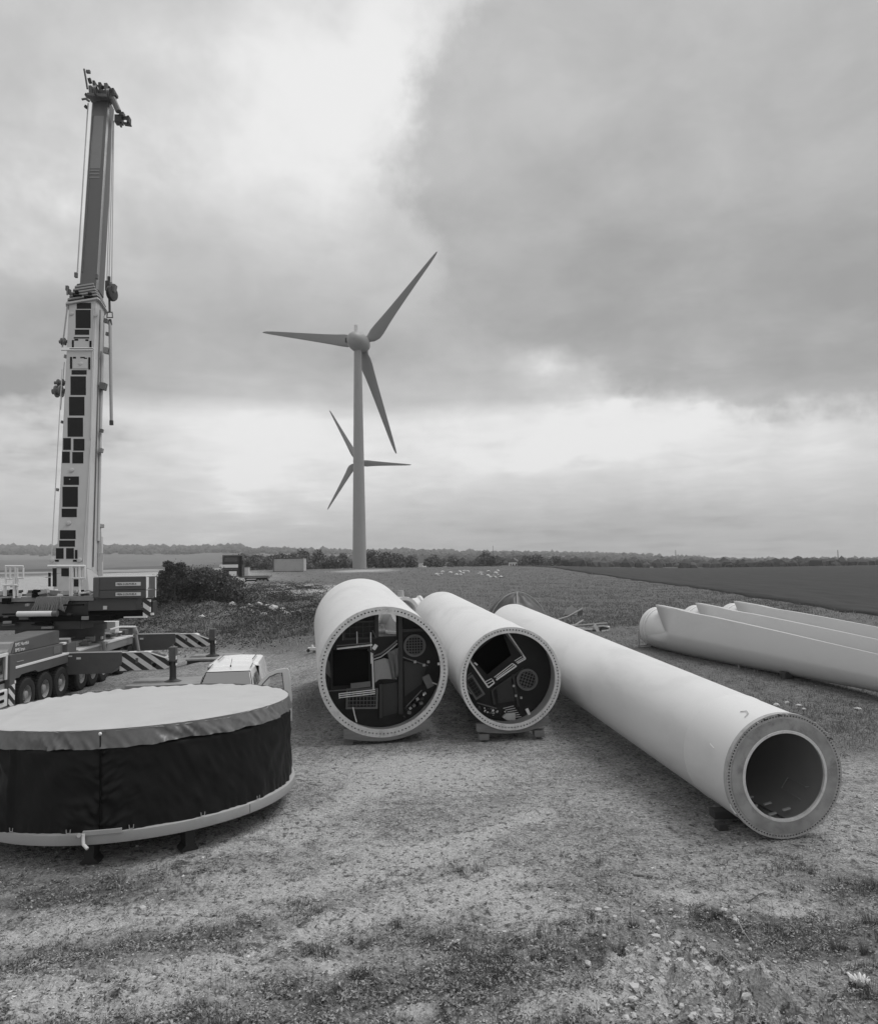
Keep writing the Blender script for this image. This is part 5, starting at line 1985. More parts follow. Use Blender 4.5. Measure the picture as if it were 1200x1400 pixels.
def slab(px0, px1, py0, py1, d, depth, m, nm, bev=.02):
    """slab whose front face spans these limits at distance d"""
    p0, p1 = at(px0, (py0 + py1) / 2, d), at(px1, (py0 + py1) / 2, d)
    zt, zb = at((px0 + px1) / 2, py0, d).z, at((px0 + px1) / 2, py1, d).z
    c = (p0 + p1) / 2 + Vector((0, depth / 2, 0))
    mb = MB()
    mb.T = Mci
    mb.box((c.x, c.y, (zt + zb) / 2), ((p1 - p0).length, depth, zt - zb))
    return mb.build(nm, m, CRN, bev=bev)


slab(-60, 110, 849, 862, 34.0, 2.4, 'steel_dark', 'turntable_deck')
slab(-40, 150, 843, 850, 33.8, 2.6, 'black', 'turntable_gap', 0)
slab(20, 90, 861, 874, 35.0, 1.0, 'crane', 'under_deck_box')
slab(-60, 122, 824, 843, 34.4, 2.2, 'crane', 'slew_frame')
slab(-60, 128, 816, 823, 34.2, 2.2, 'crane_grey', 'slew_top_plate')
slab(80, 121, 826, 842, 34.3, .1, 'steel_dark', 'slew_panel')
slab(2, 12, 818, 826, 34.0, .8, 'black', 'drive_box')
slab(104, 124, 813, 836, 34.6, 1.5, 'crane_grey', 'side_bracket')
slab(120, 186, 818, 835, 34.3, .6, 'crane_cw', 'lower_ballast_block')
slab(122, 195, 835, 846, 34.4, .5, 'black', 'ballast_base')
slab(128, 199, 789, 806.5, 34.0, 1.15, 'crane_cw', 'counterweight_slab')
slab(128, 199, 807, 818, 34.0, 1.15, 'crane_cw', 'counterweight_slab')
slab(127, 135, 790, 817.5, 33.95, .1, 'crane', 'slab_lug')
slab(128, 199, 787.6, 788.9, 34.0, 1.1, 'white', 'slab_top_edge', 0)
slab(169, 200, 843, 845, 33.9, .15, 'white', 'bottom_rail', 0)
slab(140.8, 146, 828.5, 833.5, 34.24, .05, 'white', 'square_label', 0)
for y0, y1 in ((796, 801), (810, 814.8)):
    slab(158, 192, y0, y1, 33.96, .04, 'white', 'name_plate', 0)
    c_ = cl(159.6, (y0 + y1) / 2 + 1.5, 33.93)
    letter('MEN 2-25.M 85.4', .125, 'black', CRN, Matrix.Translation(c_) @ Matrix.Rotation(-.06, 4, 'Z'), .006)
# white end plates with dark triangles on the slabs' right-hand ends
xr_ = cl(199, 800, 34.0).x + .012


def spt(px, py, off=0.0):
    """point on the slabs' right end plane seen at a pixel"""
    o = Mci @ Vector((0, 0, EYE))
    v = (Mci @ at(px, py, 10)) - o
    return o + v * ((xr_ + off - o.x) / v.x)


for q_, nm_, m_, o_f in (([(199.7, 788.8), (213.5, 789.2), (213.5, 806), (199.7, 806.3)], 'end_plate', 'white', .0), ([(199.7, 807.2), (213.3, 807), (213.3, 816.5), (199.7, 817.6)], 'end_plate', 'white', .0),
                         ([(202, 805.3), (208.6, 791.5), (208.6, 805)], 'dark_triangle', 'crane', .012), ([(201.3, 817), (208.6, 809), (208.6, 816.5)], 'dark_triangle', 'crane', .012),
                         ([(210.8, 789), (211.8, 789), (211.8, 817), (210.8, 817)], 'plate_groove', 'black', .014)):
    pts = [spt(a, b, o_f) for a, b in q_]
    n_ = len(pts)
    mb = MB()
    mb.add(pts + [p + Vector((.01, 0, 0)) for p in pts], [tuple(range(n_)), tuple(range(2 * n_ - 1, n_ - 1, -1))] + [(i, (i + 1) % n_, (i + 1) % n_ + n_, i + n_) for i in range(n_)])
    mb.build(nm_, m_, CRN)
slab(195.5, 205, 820, 843, 34.1, .12, 'stripes', 'striped_panel', 0)
slab(205, 209, 822, 840, 34.3, .5, 'steel_dark', 'tail_fitting')
MB().lathe([(0, .01), (0, .09), (.1, .09), (.1, .01)], cl(208, 841, 34.2), (0, 0, 1), 12).build('tail_lamp', 'white', CRN)
MB().tube(cl(24, 839.5, 33.6), cl(72, 839, 33.6), .125, n=20).build('white_cylinder', 'white', CRN, True)
MB().tube(cl(72, 839, 33.6), cl(78.5, 839, 33.6), .135, n=20).build('cylinder_end', 'steel_mid', CRN, True)
# hanging cable bundle
mb = MB()
for k in range(14):
    x = 47 + k * 2.3
    mb.path([cl(x + 4, 817, 34.0), cl(x + 1.5, 826, 33.8), cl(x - 1 + rg.uniform(-2, 2), 834, 33.75), cl(x - 2, 837 - .25 * k, 33.8)], .05, 5)
ob = mb.build('hose_bundle', 'steel_mid', CRN, True)
mb = MB()
for k in range(9):
    x = 66 + k * 2
    mb.path([cl(x, 817, 34.0), cl(x + 6, 828 + k, 33.9), cl(x + 12, 818, 34.0)], .045, 5)
mb.build('hose_loop', 'crane_grey', CRN, True)
for k in range(60):
    px_i = rg.uniform(-5, 126)
    m_ = ['crane_grey', 'steel_dark', 'white', 'steel_mid', 'steel_light', 'black'][k % 6]
    p = cl(px_i, rg.uniform(808.5, 816), rg.uniform(34.2, 35.6))
    MB().box(p, (rg.uniform(.1, .7), rg.uniform(.1, .5), rg.uniform(.05, .22)), Matrix.Rotation(rg.uniform(-.2, .2), 3, 'Y')).build('deck_fitting', m_, CRN, bev=.01)
for k in range(18):
    px_i = rg.uniform(-5, 120)
    p = cl(px_i, rg.uniform(826, 860), rg.uniform(33.7, 33.95))
    MB().box(p, (rg.uniform(.1, .9), rg.uniform(.1, .3), rg.uniform(.04, .16))).build('frame_fitting', ['steel_dark', 'black', 'crane_grey', 'crane'][k % 4], CRN, bev=.01)
# railings
def railing(pts_v, rails, d, r=.03):
    mb = MB()
    for (x, y0, y1) in pts_v:
        mb.tube(cl(x, y0, d), cl(x, y1, d), r, n=6)
    for (x0, x1, y) in rails:
        mb.tube(cl(x0, y, d), cl(x1, y, d), r, n=6)
    return mb.build('safety_railing', 'white', CRN)


railing([(8, 774, 815), (14, 776, 792), (21, 774, 815), (24, 776, 815), (32, 776, 790)], [(7, 32, 774), (9, 21, 791.5), (24, 33, 790.5), (14, 24, 802)], 33.9, .04)
railing([(96, 774, 815), (98.5, 774, 815), (109, 774, 815), (116, 774, 790), (104, 776, 790)], [(66, 117, 774), (96, 117, 790.5)], 34.3, .05)
railing([(19, 790, 818), (6, 800, 815)], [(4, 24, 800)], 33.8, .05)

# ---- boom
Pb0 = at(96.5, 812, 36.0)
Pb1 = at(113, 411, 43.0)
ax_ = (Pb1 - Pb0).normalized()
ux = Vector((1, -.03, 0))
ux = (ux - ax_ * ux.dot(ax_)).normalized()
wx = ux.cross(ax_).normalized()     # towards camera or away
if wx.y < 0:
    wx = -wx                        # wx points away from the camera
LB = (Pb1 - Pb0).length
Mb = Matrix((ux, wx, ax_)).transposed().to_4x4()
Mb.translation = Pb0
Mbl = Mci @ Mb
Mbi = Mb.inverted()


def bprism(w0, w1, dep, z0, z1, cham=.22, front=0.0):
    """boom-shaped tube section with chamfered corners; front face at local y=front"""
    mb = MB()
    mb.T = Mbl

    def ring(w, z):
        h = w / 2
        return [(-h + cham * .4, front, z), (h - cham * .4, front, z), (h, front + cham, z), (h, front + dep - cham * 1.6, z), (h - cham * 1.3, front + dep, z),
                (-h + cham * 1.3, front + dep, z), (-h, front + dep - cham * 1.6, z), (-h, front + cham, z)]
    vs = ring(w0, z0) + ring(w1, z1)
    fs = [tuple(range(8))[::-1], tuple(range(8, 16))] + [(i, (i + 1) % 8, (i + 1) % 8 + 8, i + 8) for i in range(8)]
    mb.add(vs, fs)
    return mb


def bpt(px, py, off=0.0):
    """point on the boom's front plane (local y = -off) seen at a pixel"""
    o = Vector((0, 0, EYE))
    v = (at(px, py, 10) - o)
    oo, vv = Mbi @ o, (Mbi.to_3x3() @ v)
    k = (-off - oo.y) / vv.y
    return oo + vv * k


wb0 = bpt(116, 800).x - bpt(67, 800).x
wb1 = bpt(134, 414).x - bpt(93, 414).x
bprism(wb0 + .25, wb0 - .02, 1.35, 0, 1.2, .25).build('boom_foot', 'boom', CRN, bev=.03)
bprism(wb0 - .05, wb1, 1.25, 1.2, LB - .15, .22).build('boom_base_section', 'boom', CRN, bev=.03)
panels = [(bpt, (105, 414, 124.5, 422)), (0, (103.5, 423.5, 124, 448.5)), (0, (102.5, 450.5, 122, 457.5)),
          (0, (98, 506, 118.5, 512)), (0, (96.5, 514.5, 117.5, 540)), (0, (94.5, 542.5, 115.5, 568)), (0, (92.5, 571, 113.5, 597)),
          (0, (86.5, 599, 97, 615)), (0, (100.5, 600, 115.5, 616)), (0, (85, 617.5, 95.5, 633)), (0, (99, 618, 114, 633.5)),
          (0, (87, 651.5, 108, 663)), (0, (85.5, 665.5, 106.5, 693)), (0, (84.5, 695.5, 105, 707)),
          (0, (82, 725, 103.5, 737)), (0, (81, 739, 102.5, 747.5)), (0, (76.5, 749.5, 87, 764)), (0, (90.5, 749.5, 101, 764)), (0, (102.5, 752, 106, 764)),
          (0, (84, 777, 94.5, 788)), (0, (101.5, 777, 106, 790)), (0, (101, 791.5, 107.5, 802)), (0, (72, 777, 77.5, 802)), (0, (66, 783, 69.5, 802))]
def bpanel(x0, y0, x1, y1, nm, m, th=.02, off=.0, parent=CRN, bev=.006):
    pts = [bpt(x0, y1), bpt(x1, y1), bpt(x1, y0), bpt(x0, y0)]
    mb = MB()
    mb.T = Mbl
    f = [Vector((p.x, -th - off, p.z)) for p in pts]
    b = [Vector((p.x, .004 - off, p.z)) for p in pts]
    mb.add(f + b, [(0, 1, 2, 3), (7, 6, 5, 4), (0, 4, 5, 1), (1, 5, 6, 2), (2, 6, 7, 3), (3, 7, 4, 0)])
    return mb.build(nm, m, parent)


for _, (x0, y0, x1, y1) in panels:
    sh_ = (y0 - 600) * 0
    bpanel(x0, y0, x1, y1, 'black_boom_panel', 'boom_panel', .012)
# light rim plates, hatches and brackets on the front
for (x0, y0, x1, y1, m_) in ((98.5, 465, 101, 477, 'black'), (122.5, 466, 125, 478, 'black'), (101, 461, 122, 462.5, 'black'), (102, 463.5, 107, 465.5, 'black'), (117, 464, 121, 466, 'black'),
                             (111, 467, 116, 468.5, 'black'), (96, 488, 98.5, 504, 'black'), (121, 488.5, 123.5, 505, 'black'), (100, 488, 104, 490, 'black'), (110, 488, 116, 489.3, 'black'), (115, 489.3, 119, 491.5, 'black'),
                             (75.5, 765.5, 80.5, 768, 'black'), (100, 765.5, 105.5, 768, 'black')):
    bpanel(x0, y0, x1, y1, 'boom_slot', m_, .02)
for (x0, y0, x1, y1) in ((101.5, 467, 121, 478), (100, 491, 120, 504), (62, 789, 70, 790), (95, 655, 96, 656)):
    bpanel(x0, y0, x1, y1, 'inspection_plate', 'boom', .03)
for px_i, py_i in ((98, 643), (94, 715.5), (110.5, 497.5), (71.5, 766), (109, 766), (131, 431), (98, 429)):
    p = bpt(px_i, py_i)
    mb = MB()
    mb.T = Mbl
    mb.lathe([(0, .13), (.04, .13), (.06, .10), (.06, .001)], (p.x, 0, p.z), (0, -1, 0), 16)
    mb.build('round_boss', 'boom', CRN, True)
for (xa, ya, xb, yb_2) in ((128, 420, 124, 600), (124, 610, 112, 800), (85, 505, 70, 770)):
    a, b = bpt(xa, ya, .02), bpt(xb, yb_2, .02)
    mb = MB()
    mb.T = Mbl
    mb.tube(a, b, .025, n=5)
    mb.build('pipe_run', 'boom', CRN)
# slanting white band and cross pipe below the collars
bpanel(84, 476, 128, 479.5, 'cross_band', 'white', .08)
bpanel(96, 477.2, 128, 478.4, 'cross_band_groove', 'steel_dark', .085)
bpanel(66, 773, 116, 775.5, 'cross_band', 'white', .08)
# small side fittings
for px_i, py_i, s_ in ((143, 437, .25), (145, 455, .2), (144, 478, .35), (139, 527, .4), (137, 588, .2), (136, 615, .25), (83, 576, .16), (76, 669, .16), (120, 671, .14), (125, 578, .16), (88, 486, .2), (132, 489, .2)):
    p = cl(px_i, py_i, 36 + (812 - py_i) / 401 * 7)
    MB().box(p + Vector((0, .2, 0)), (s_ * .8, s_, s_), Matrix.Rotation(R(10), 3, 'Y')).build('boom_bracket', ['crane_grey', 'steel_mid'][int(px_i) % 2], CRN, bev=.02)
for yy_ in (.34, .88):
    mb = MB()
    mb.T = Mbl
    mb.tube((wb0 / 2 + .02, yy_, 1.4), (wb1 / 2 + .02, yy_, LB - .6), .03, n=6)
    mb.build('side_hose', 'steel_dark' if yy_ < .5 else 'crane_grey', CRN)
# luffing cylinder at the right
MB().tube(cl(133, 822, 37.2), cl(131.5, 720, 38.6), .26, .24, 20).build('luffing_cylinder', 'crane_grey', CRN, True)
MB().tube(cl(131.5, 720, 38.6), cl(134, 560, 41.3), .10, n=12).build('cylinder_rod', 'steel_dark', CRN, True)
MB().box(cl(131.5, 719, 38.6), (.62, .62, .2)).build('cylinder_head', 'crane_grey', CRN, bev=.03)
MB().box(cl(133, 762, 38.0), (.34, .6, .5)).build('cylinder_clamp', 'crane_grey', CRN, bev=.03)
MB().tube(cl(137, 815, 37.6), cl(137, 735, 38.8), .14, n=10).build('side_strut', 'boom', CRN, True)
MB().tube(cl(140, 480, 42.3), cl(134.5, 740, 37.9), .07, n=8).build('side_pipe', 'boom', CRN)
# stepped collars
zc0 = LB - .1
for k in range(6):
    w = wb1 + .22 - .155 * k
    z0 = zc0 + .02 + .27 * k if k else zc0 - .05
    bprism(w + .06, w + .02, 1.45 - .06 * k, z0, z0 + .14, .2, front=-.12 + .04 * k).build('boom_collar', 'boom' if k == 0 else 'crane_grey', CRN, bev=.02)
    bprism(w - .14, w - .16, 1.25 - .05 * k, z0 + .13, z0 + .30, .2, front=-.02 + .03 * k).build('collar_recess', 'steel_dark', CRN)
for px_i, py_i in ((104, 376), (132, 378), (92, 394), (95, 399)):
    MB().box(cl(px_i, py_i, 43), (.16, .2, .3)).build('collar_lug', 'steel_mid', CRN, bev=.02)
MB().tube(cl(92, 391, 42.8), cl(92, 403, 42.8), .05, n=6).build('collar_pin', 'steel_mid', CRN)
for px_i, py_i in ((106, 401), (124, 403)):
    p = bpt(px_i, py_i, .12)
    bpanel(px_i - 2.5, py_i - 1.5, px_i + 2.5, py_i + 1.5, 'collar_slot', 'black', .14)
for x0, x1, yy in ((101, 113, 405.5), (116, 128, 407)):
    bpanel(x0, yy - 1, x1, yy + 1, 'collar_slot', 'black', .14)
# inner telescope
Pt1 = at(131.5, 128, 49.6)
tz = (Mbi @ Pt1)
wt0 = 1.08 * (bpt(129.5, 380).x - bpt(107.5, 380).x)
wt1 = 1.10 * ((Mbi @ at(143.5, 150, 49.2)).x - (Mbi @ at(122.5, 150, 49.2)).x)
xt0 = (bpt(129.5, 380).x + bpt(107.5, 380).x) / 2
mb = MB()
mb.T = Mbl


def tring(xc, w, z, dep=1.08, fy=.12, ch=.16):
    h = w / 2
    return [(xc - h, fy + .10, z), (xc - h + .12, fy, z), (xc + h, fy, z), (xc + h + .1, fy + .12, z), (xc + h + .12, fy + dep - .3, z), (xc + h - .12, fy + dep, z), (xc - h + .2, fy + dep, z), (xc - h, fy + dep - .3, z)]


z_a, z_b = LB + .9, tz.z
xt1 = tz.x
vs = tring(xt0, wt0, z_a) + tring(xt1, wt1, z_b)
mb.add(vs, [tuple(range(8))[::-1], tuple(range(8, 16))] + [(i, (i + 1) % 8, (i + 1) % 8 + 8, i + 8) for i in range(8)])
mb.build('telescopic_section', 'boom_dark', CRN, bev=.015)


def tpt(px, py, off=.015):
    o = Vector((0, 0, EYE))
    v = (at(px, py, 10) - o)
    oo, vv = Mbi @ o, (Mbi.to_3x3() @ v)
    k = (.12 - off - oo.y) / vv.y
    return oo + vv * k


for quad in ([(128, 158), (142, 158), (137, 230), (123, 230)],):
    mb = MB()
    mb.T = Mbl
    pts = [tpt(a, b) for a, b in quad]
    mb.add(pts + [p + Vector((0, .012, 0)) for p in pts], [(0, 1, 2, 3), (7, 6, 5, 4), (0, 4, 5, 1), (1, 5, 6, 2), (2, 6, 7, 3), (3, 7, 4, 0)])
    mb.build('paint_band', 'boom_light', CRN)
for yy in (231.5, 236, 241):
    mb = MB()
    mb.T = Mbl
    pts = [tpt(a, b) for a, b in ((122, yy), (136, yy), (135.6, yy + 2), (121.6, yy + 2))]
    mb.add(pts + [p + Vector((0, .012, 0)) for p in pts], [(0, 1, 2, 3), (7, 6, 5, 4), (0, 4, 5, 1), (1, 5, 6, 2), (2, 6, 7, 3), (3, 7, 4, 0)])
    mb.build('boom_stripe', 'boom_light', CRN)
a, b = tpt(127.5, 158, .03), tpt(112, 372, .03)
mb = MB()
mb.T = Mbl
mb.tube(a, b, .03, n=5)
mb.build('boom_seam', 'steel_dark', CRN)
# head
DH_ = 49.6


def hb(px, py, sx, sy, sz, nm, m='steel_dark', rot=0, d=DH_):
    return MB().box(cl(px, py, d) + Vector((0, .4, 0)), (sx, sy, sz), Matrix.Rotation(R(rot), 3, 'Y')).build(nm, m, CRN, bev=.02)


hb(134, 129.5, 1.5, .9, .22, 'head_plate', 'steel_mid', 3)
hb(137, 125.5, .9, .8, .34, 'head_block', 'steel_dark')
for x, y, w, h in ((122, 121, .22, .75), (127, 116.5, .16, 1.0), (135.2, 118.5, .20, .95), (143.5, 119, .24, .9), (149, 124, .2, .7), (153, 124, .16, .7)):
    hb(x, y, w, .5, h, 'head_cheek_plate', 'steel_dark' if w < .21 else 'steel_mid', -4)
hb(139.5, 114, .9, .3, .10, 'head_cap', 'steel_dark', 6)
hb(118, 126.5, .42, .4, .18, 'head_arm', 'steel_dark', 20)
hb(155.5, 125.5, .22, .4, .2, 'head_arm', 'steel_mid')
MB().lathe([(-.09, .3), (-.06, .34), (0, .28), (.06, .34), (.09, .3)], cl(131, 124, DH_ - .3), (1, 0, 0), 24).build('head_sheave', 'steel_mid', CRN, True)
MB().lathe([(-.09, .3), (-.06, .34), (0, .28), (.06, .34), (.09, .3)], cl(149, 128, DH_ - .3), (1, 0, 0), 24).build('head_sheave', 'steel_mid', CRN, True)
MB().path([cl(119.5, 121, DH_), cl(117.5, 108, DH_), cl(115, 94, DH_)], .07, 6).build('top_antenna_post', 'steel_dark', CRN)
hb(117.5, 92.5, .28, .2, .2, 'anemometer', 'steel_mid')
hb(119.7, 105, .22, .2, .34, 'warning_lamp', 'steel_dark', -15)
MB().path([cl(112, 135.5, DH_), cl(117, 134.5, DH_), cl(122, 138, DH_)], .08, 6).build('rope_guide', 'steel_mid', CRN)
hb(114.5, 141, .2, .2, .2, 'rope_guide_end', 'steel_dark', 30)
MB().path([cl(154, 134, DH_), cl(162, 152, DH_)], .20, 8).build('head_strut', 'steel_mid', CRN)
hb(160, 159, .50, .5, .55, 'jib_lug', 'steel_dark')
hb(164, 152, .34, .4, .26, 'jib_lug', 'steel_mid')
hb(173.5, 160, .16, .5, .5, 'fork_end', 'steel_dark')
hb(169.5, 156.3, .45, .4, .07, 'fork_arm', 'steel_dark')
hb(171.5, 165, .48, .4, .09, 'fork_arm', 'steel_dark', 8)
hb(162.5, 166.5, .12, .2, .22, 'fork_pin', 'steel_mid')
# ropes
for a, b, r in (((120.5, 141), (105.5, 378), .045), ((153.5, 160), (146.2, 384), .035), ((154.8, 165), (149.2, 384), .035), ((155.8, 165), (152.8, 386), .035), ((93, 412), (85, 477), .045), ((88, 495), (83, 560), .02)):
    da, db = (DH_ if a[1] < 300 else 36 + (812 - a[1]) / 401 * 7), 36 + (812 - b[1]) / 401 * 7
    MB().tube(cl(a[0], a[1], da), cl(b[0], b[1], db), r, n=6).build('hoist_rope', 'crane_grey', CRN)
# hook block beside the collars
dk_ = 42.6
MB().box(cl(148.5, 392, dk_), (.26, .5, .62)).build('hook_block_cheek', 'steel_dark', CRN, bev=.04)
MB().lathe([(-.15, .01), (-.15, .24), (-.12, .42), (-.04, .46), (0, .38), (.04, .46), (.12, .42), (.15, .24), (.15, .01)], cl(153, 401, dk_), (1, -.25, 0), 28).build('hook_block_sheave', 'steel_dark', CRN, True)
MB().box(cl(153.5, 394, dk_), (.42, .4, .5), Matrix.Rotation(R(12), 3, 'Y')).build('hook_block_cheek', 'steel_mid', CRN, bev=.05)
MB().tube(cl(149, 378, dk_), cl(149.2, 388, dk_), .09, n=8).build('rope_socket', 'steel_dark', CRN)
MB().path([cl(149.5, 408, dk_), cl(150, 427, dk_)], .07, 6).build('hook_shank', 'steel_dark', CRN)
mb = MB()
c_ = cl(150, 430.5, dk_)
mb.path([c_ + Vector((-.14, 0, .17)), c_ + Vector((.14, 0, .17)), c_ + Vector((.17, 0, -.15)), c_ + Vector((-.16, 0, -.15)), c_ + Vector((-.14, 0, .17))], .045, 6)
mb.build('swivel_link', 'steel_mid', CRN)
MB().box(cl(150.5, 440, dk_), (.22, .2, .34), taper=.6).build('link_clamp', 'steel_dark', CRN, bev=.02)
MB().tube(cl(150.3, 440, dk_), cl(152.3, 579, dk_ - 2.0), .085, n=10).build('hanging_rod', 'crane_grey', CRN, True)
MB().tube(cl(152.2, 575, dk_ - 2), cl(152.4, 581, dk_ - 2), .11, n=10).build('rod_end', 'steel_dark', CRN, True)
# winch-like rollers on the left side
for px_i, py_i, r_, L_ in ((79.5, 535, .34, .62), (82, 523, .2, .6), (86, 467, .22, .4)):
    c_ = cl(px_i, py_i, 36 + (812 - py_i) / 401 * 7)
    MB().lathe([(-L_ / 2, .02), (-L_ / 2, r_ * .45), (-L_ * .22, r_ * .45), (-L_ * .2, r_), (-L_ * .08, r_), (-L_ * .06, r_ * .6), (L_ * .2, r_ * .6), (L_ * .22, r_), (L_ * .32, r_), (L_ * .34, r_ * .4), (L_ * .6, r_ * .4)],
               c_, (1, 0, .05), 20).build('side_roller', 'steel_mid', CRN, True)

# ============================================================ pickup truck
pf, pr = Vector((-6.30, 22.0, 0)), Vector((-6.78, 25.2, 0))
hd = (pf - pr).normalized()                      # heading towards the camera
Mp = Matrix((Vector((-hd.y, hd.x, 0)) * -1, -hd, Vector((0, 0, 1)))).transposed().to_4x4()
# local: +x right as seen by the camera, +y away (to the rear), z up
xl = Vector((-hd.y, hd.x, 0))
if xl.x < 0:
    xl = -xl
Mp = Matrix((xl, -hd, Vector((0, 0, 1)))).transposed().to_4x4()
Mp.translation = Vector((pf.x, pf.y, gz(-6.4, 22.5) - .02))
PK = thing('pickup_truck', 'white pickup truck with a canopy and its side door open, parked behind the covered generator', 'pickup truck', mat4=Mp)


def loft(sections, nm, m, parent, close=True, smooth=True, bev=0):
    mb = MB()
    n = len(sections[0])
    vs = [p for s in sections for p in s]
    fs = []
    for i in range(len(sections) - 1):
        for k in range(n):
            fs.append((i * n + k, i * n + (k + 1) % n, (i + 1) * n + (k + 1) % n, (i + 1) * n + k))
    if close:
        fs += [tuple(range(n))[::-1], tuple(range((len(sections) - 1) * n, len(sections) * n))]
    mb.add(vs, fs)
    return mb.build(nm, m, parent, smooth, bev, angle=14)


def sec(y, w0, z0, w1, z1, crown=.03, rr=.10):
    """trapezoid section with rounded top corners"""
    h0, h1 = w0 / 2, w1 / 2
    return [(-h0, y, z0), (-h1, y, z1 - rr), (-h1 + rr * .35, y, z1 - rr * .3), (-h1 + rr * 1.1, y, z1), (0, y, z1 + crown), (h1 - rr * 1.1, y, z1), (h1 - rr * .35, y, z1 - rr * .3), (h1, y, z1 - rr), (h0, y, z0)]


# body, bonnet and bed: z 0.45..1.08
loft([sec(-1.95, 1.55, .50, 1.45, .85), sec(-1.75, 1.75, .42, 1.62, 1.0), sec(-1.2, 1.82, .40, 1.72, 1.08), sec(-.6, 1.84, .40, 1.74, 1.14), sec(-.5, 1.84, .40, 1.76, 1.10), sec(3.2, 1.84, .40, 1.76, 1.10), sec(3.3, 1.78, .45, 1.7, 1.08)], 'body', 'whitecar', PK)
# greenhouse (cab): pillars as solid with inset glass
loft([sec(-.58, 1.66, 1.06, 1.60, 1.12, 0, .03), sec(.06, 1.68, 1.06, 1.24, 1.80, .03), sec(.30, 1.70, 1.06, 1.26, 1.84, .03), sec(1.1, 1.72, 1.06, 1.30, 1.85, .03), sec(1.16, 1.72, 1.06, 1.30, 1.80, .03)], 'cab', 'whitecar', PK)
loft([sec(1.18, 1.80, 1.06, 1.40, 1.84, .02), sec(1.3, 1.82, 1.06, 1.46, 1.90, .03), sec(3.0, 1.84, 1.06, 1.44, 1.90, .03), sec(3.2, 1.78, 1.06, 1.32, 1.80, .03)], 'canopy', 'whitecar', PK)
MB().box((0, 1.17, 1.50), (1.45, .015, .6)).build('canopy_gap', 'black', PK)
ws = MB()
ws.add([(-.74, -.545, 1.145), (.74, -.545, 1.145), (.565, .03, 1.775), (-.565, .03, 1.775)], [(0, 1, 2, 3)])
ws.v = [(x, y - .022, z + .018) for x, y, z in ws.v]
o_ = ws.build('windscreen', 'glass_pale', PK)
md_ = o_.modifiers.new('solid', 'SOLIDIFY')
md_.thickness = .008
for pts in ([(-.765, -.56, 1.14), (.765, -.56, 1.14)], [(-.58, .035, 1.80), (.58, .035, 1.80)], [(-.765, -.56, 1.14), (-.585, .035, 1.80)], [(.765, -.56, 1.14), (.585, .035, 1.80)]):
    MB().path([(x, y - .02, z + .012) for x, y, z in pts], .012, 5).build('windscreen_seal', 'black', PK)


def sidewin(y0, y1, y2, y3, zb, zt, sgn, nm='side_window'):
    def xs(z):
        return (.85 - (z - 1.06) / .78 * .21) * sgn + .012 * sgn
    mb = MB()
    mb.add([(xs(zb), y0, zb), (xs(zb), y1, zb), (xs(zt), y2, zt), (xs(zt), y3, zt)], [(0, 1, 2, 3)])
    o = mb.build(nm, 'glass', PK)
    md = o.modifiers.new('solid', 'SOLIDIFY')
    md.thickness = .01
    return o


for sg in (1, -1):
    sidewin(-.28, .28, .24, .10, 1.16, 1.68, sg)
    sidewin(.38, 1.0, .96, .36, 1.16, 1.70, sg)
    sidewin(1.5, 2.8, 2.7, 1.55, 1.24, 1.66, sg, 'canopy_window') if sg < 0 else None
    MB().tube((.58 * sg, .35, 1.88), (.56 * sg, 1.05, 1.90), .014, n=6).build('roof_rail', 'steel_mid', PK)
    MB().tube((.50 * sg, 1.6, 1.95), (.50 * sg, 2.9, 1.95), .016, n=6).build('roof_rail', 'steel_mid', PK)
    for yy in (-1.15, 2.3):
        w_ = MB().lathe([(-.1, .2), (-.1, .34), (-.05, .37), (.05, .37), (.1, .34), (.1, .2)], (.80 * sg, yy, .37), (1, 0, 0), 28).build('wheel', 'rubber', PK, True)
        MB().lathe([(.06 * sg, .21), (.07 * sg, .19), (.03 * sg, .16), (.05 * sg, .05), (.06 * sg, .01)], (.80 * sg, yy, .37), (1, 0, 0), 20).build('rim', 'rim', w_, True)
    MB().box((.62 * sg, -1.88, .78), (.3, .12, .16)).build('headlight', 'glass_pale', PK, bev=.02)
MB().box((0, -1.93, .74), (.8, .06, .2)).build('radiator_grille', 'black', PK)
MB().box((0, -1.96, .50), (1.6, .16, .2)).build('front_bumper', 'white', PK, bev=.04)
MB().path([(.02, .36, 1.90), (.02, .40, 1.93)], .02, 6).build('aerial_base', 'black', PK)
MB().tube((.02, .38, 1.92), (.03, .62, 2.10), .006, n=5).build('aerial', 'black', PK)
PK.scale = (1.07, 1.07, 1.06)
# open door at the right of the picture
hp = Vector((.60, -.40, 0))
da = R(-4)
dvx, dvy = math.cos(da), math.sin(da)


def dp(u, z, off=0.0, lean=.0):
    return (hp.x + dvx * u - dvy * off, hp.y + dvy * u + dvx * off, z)


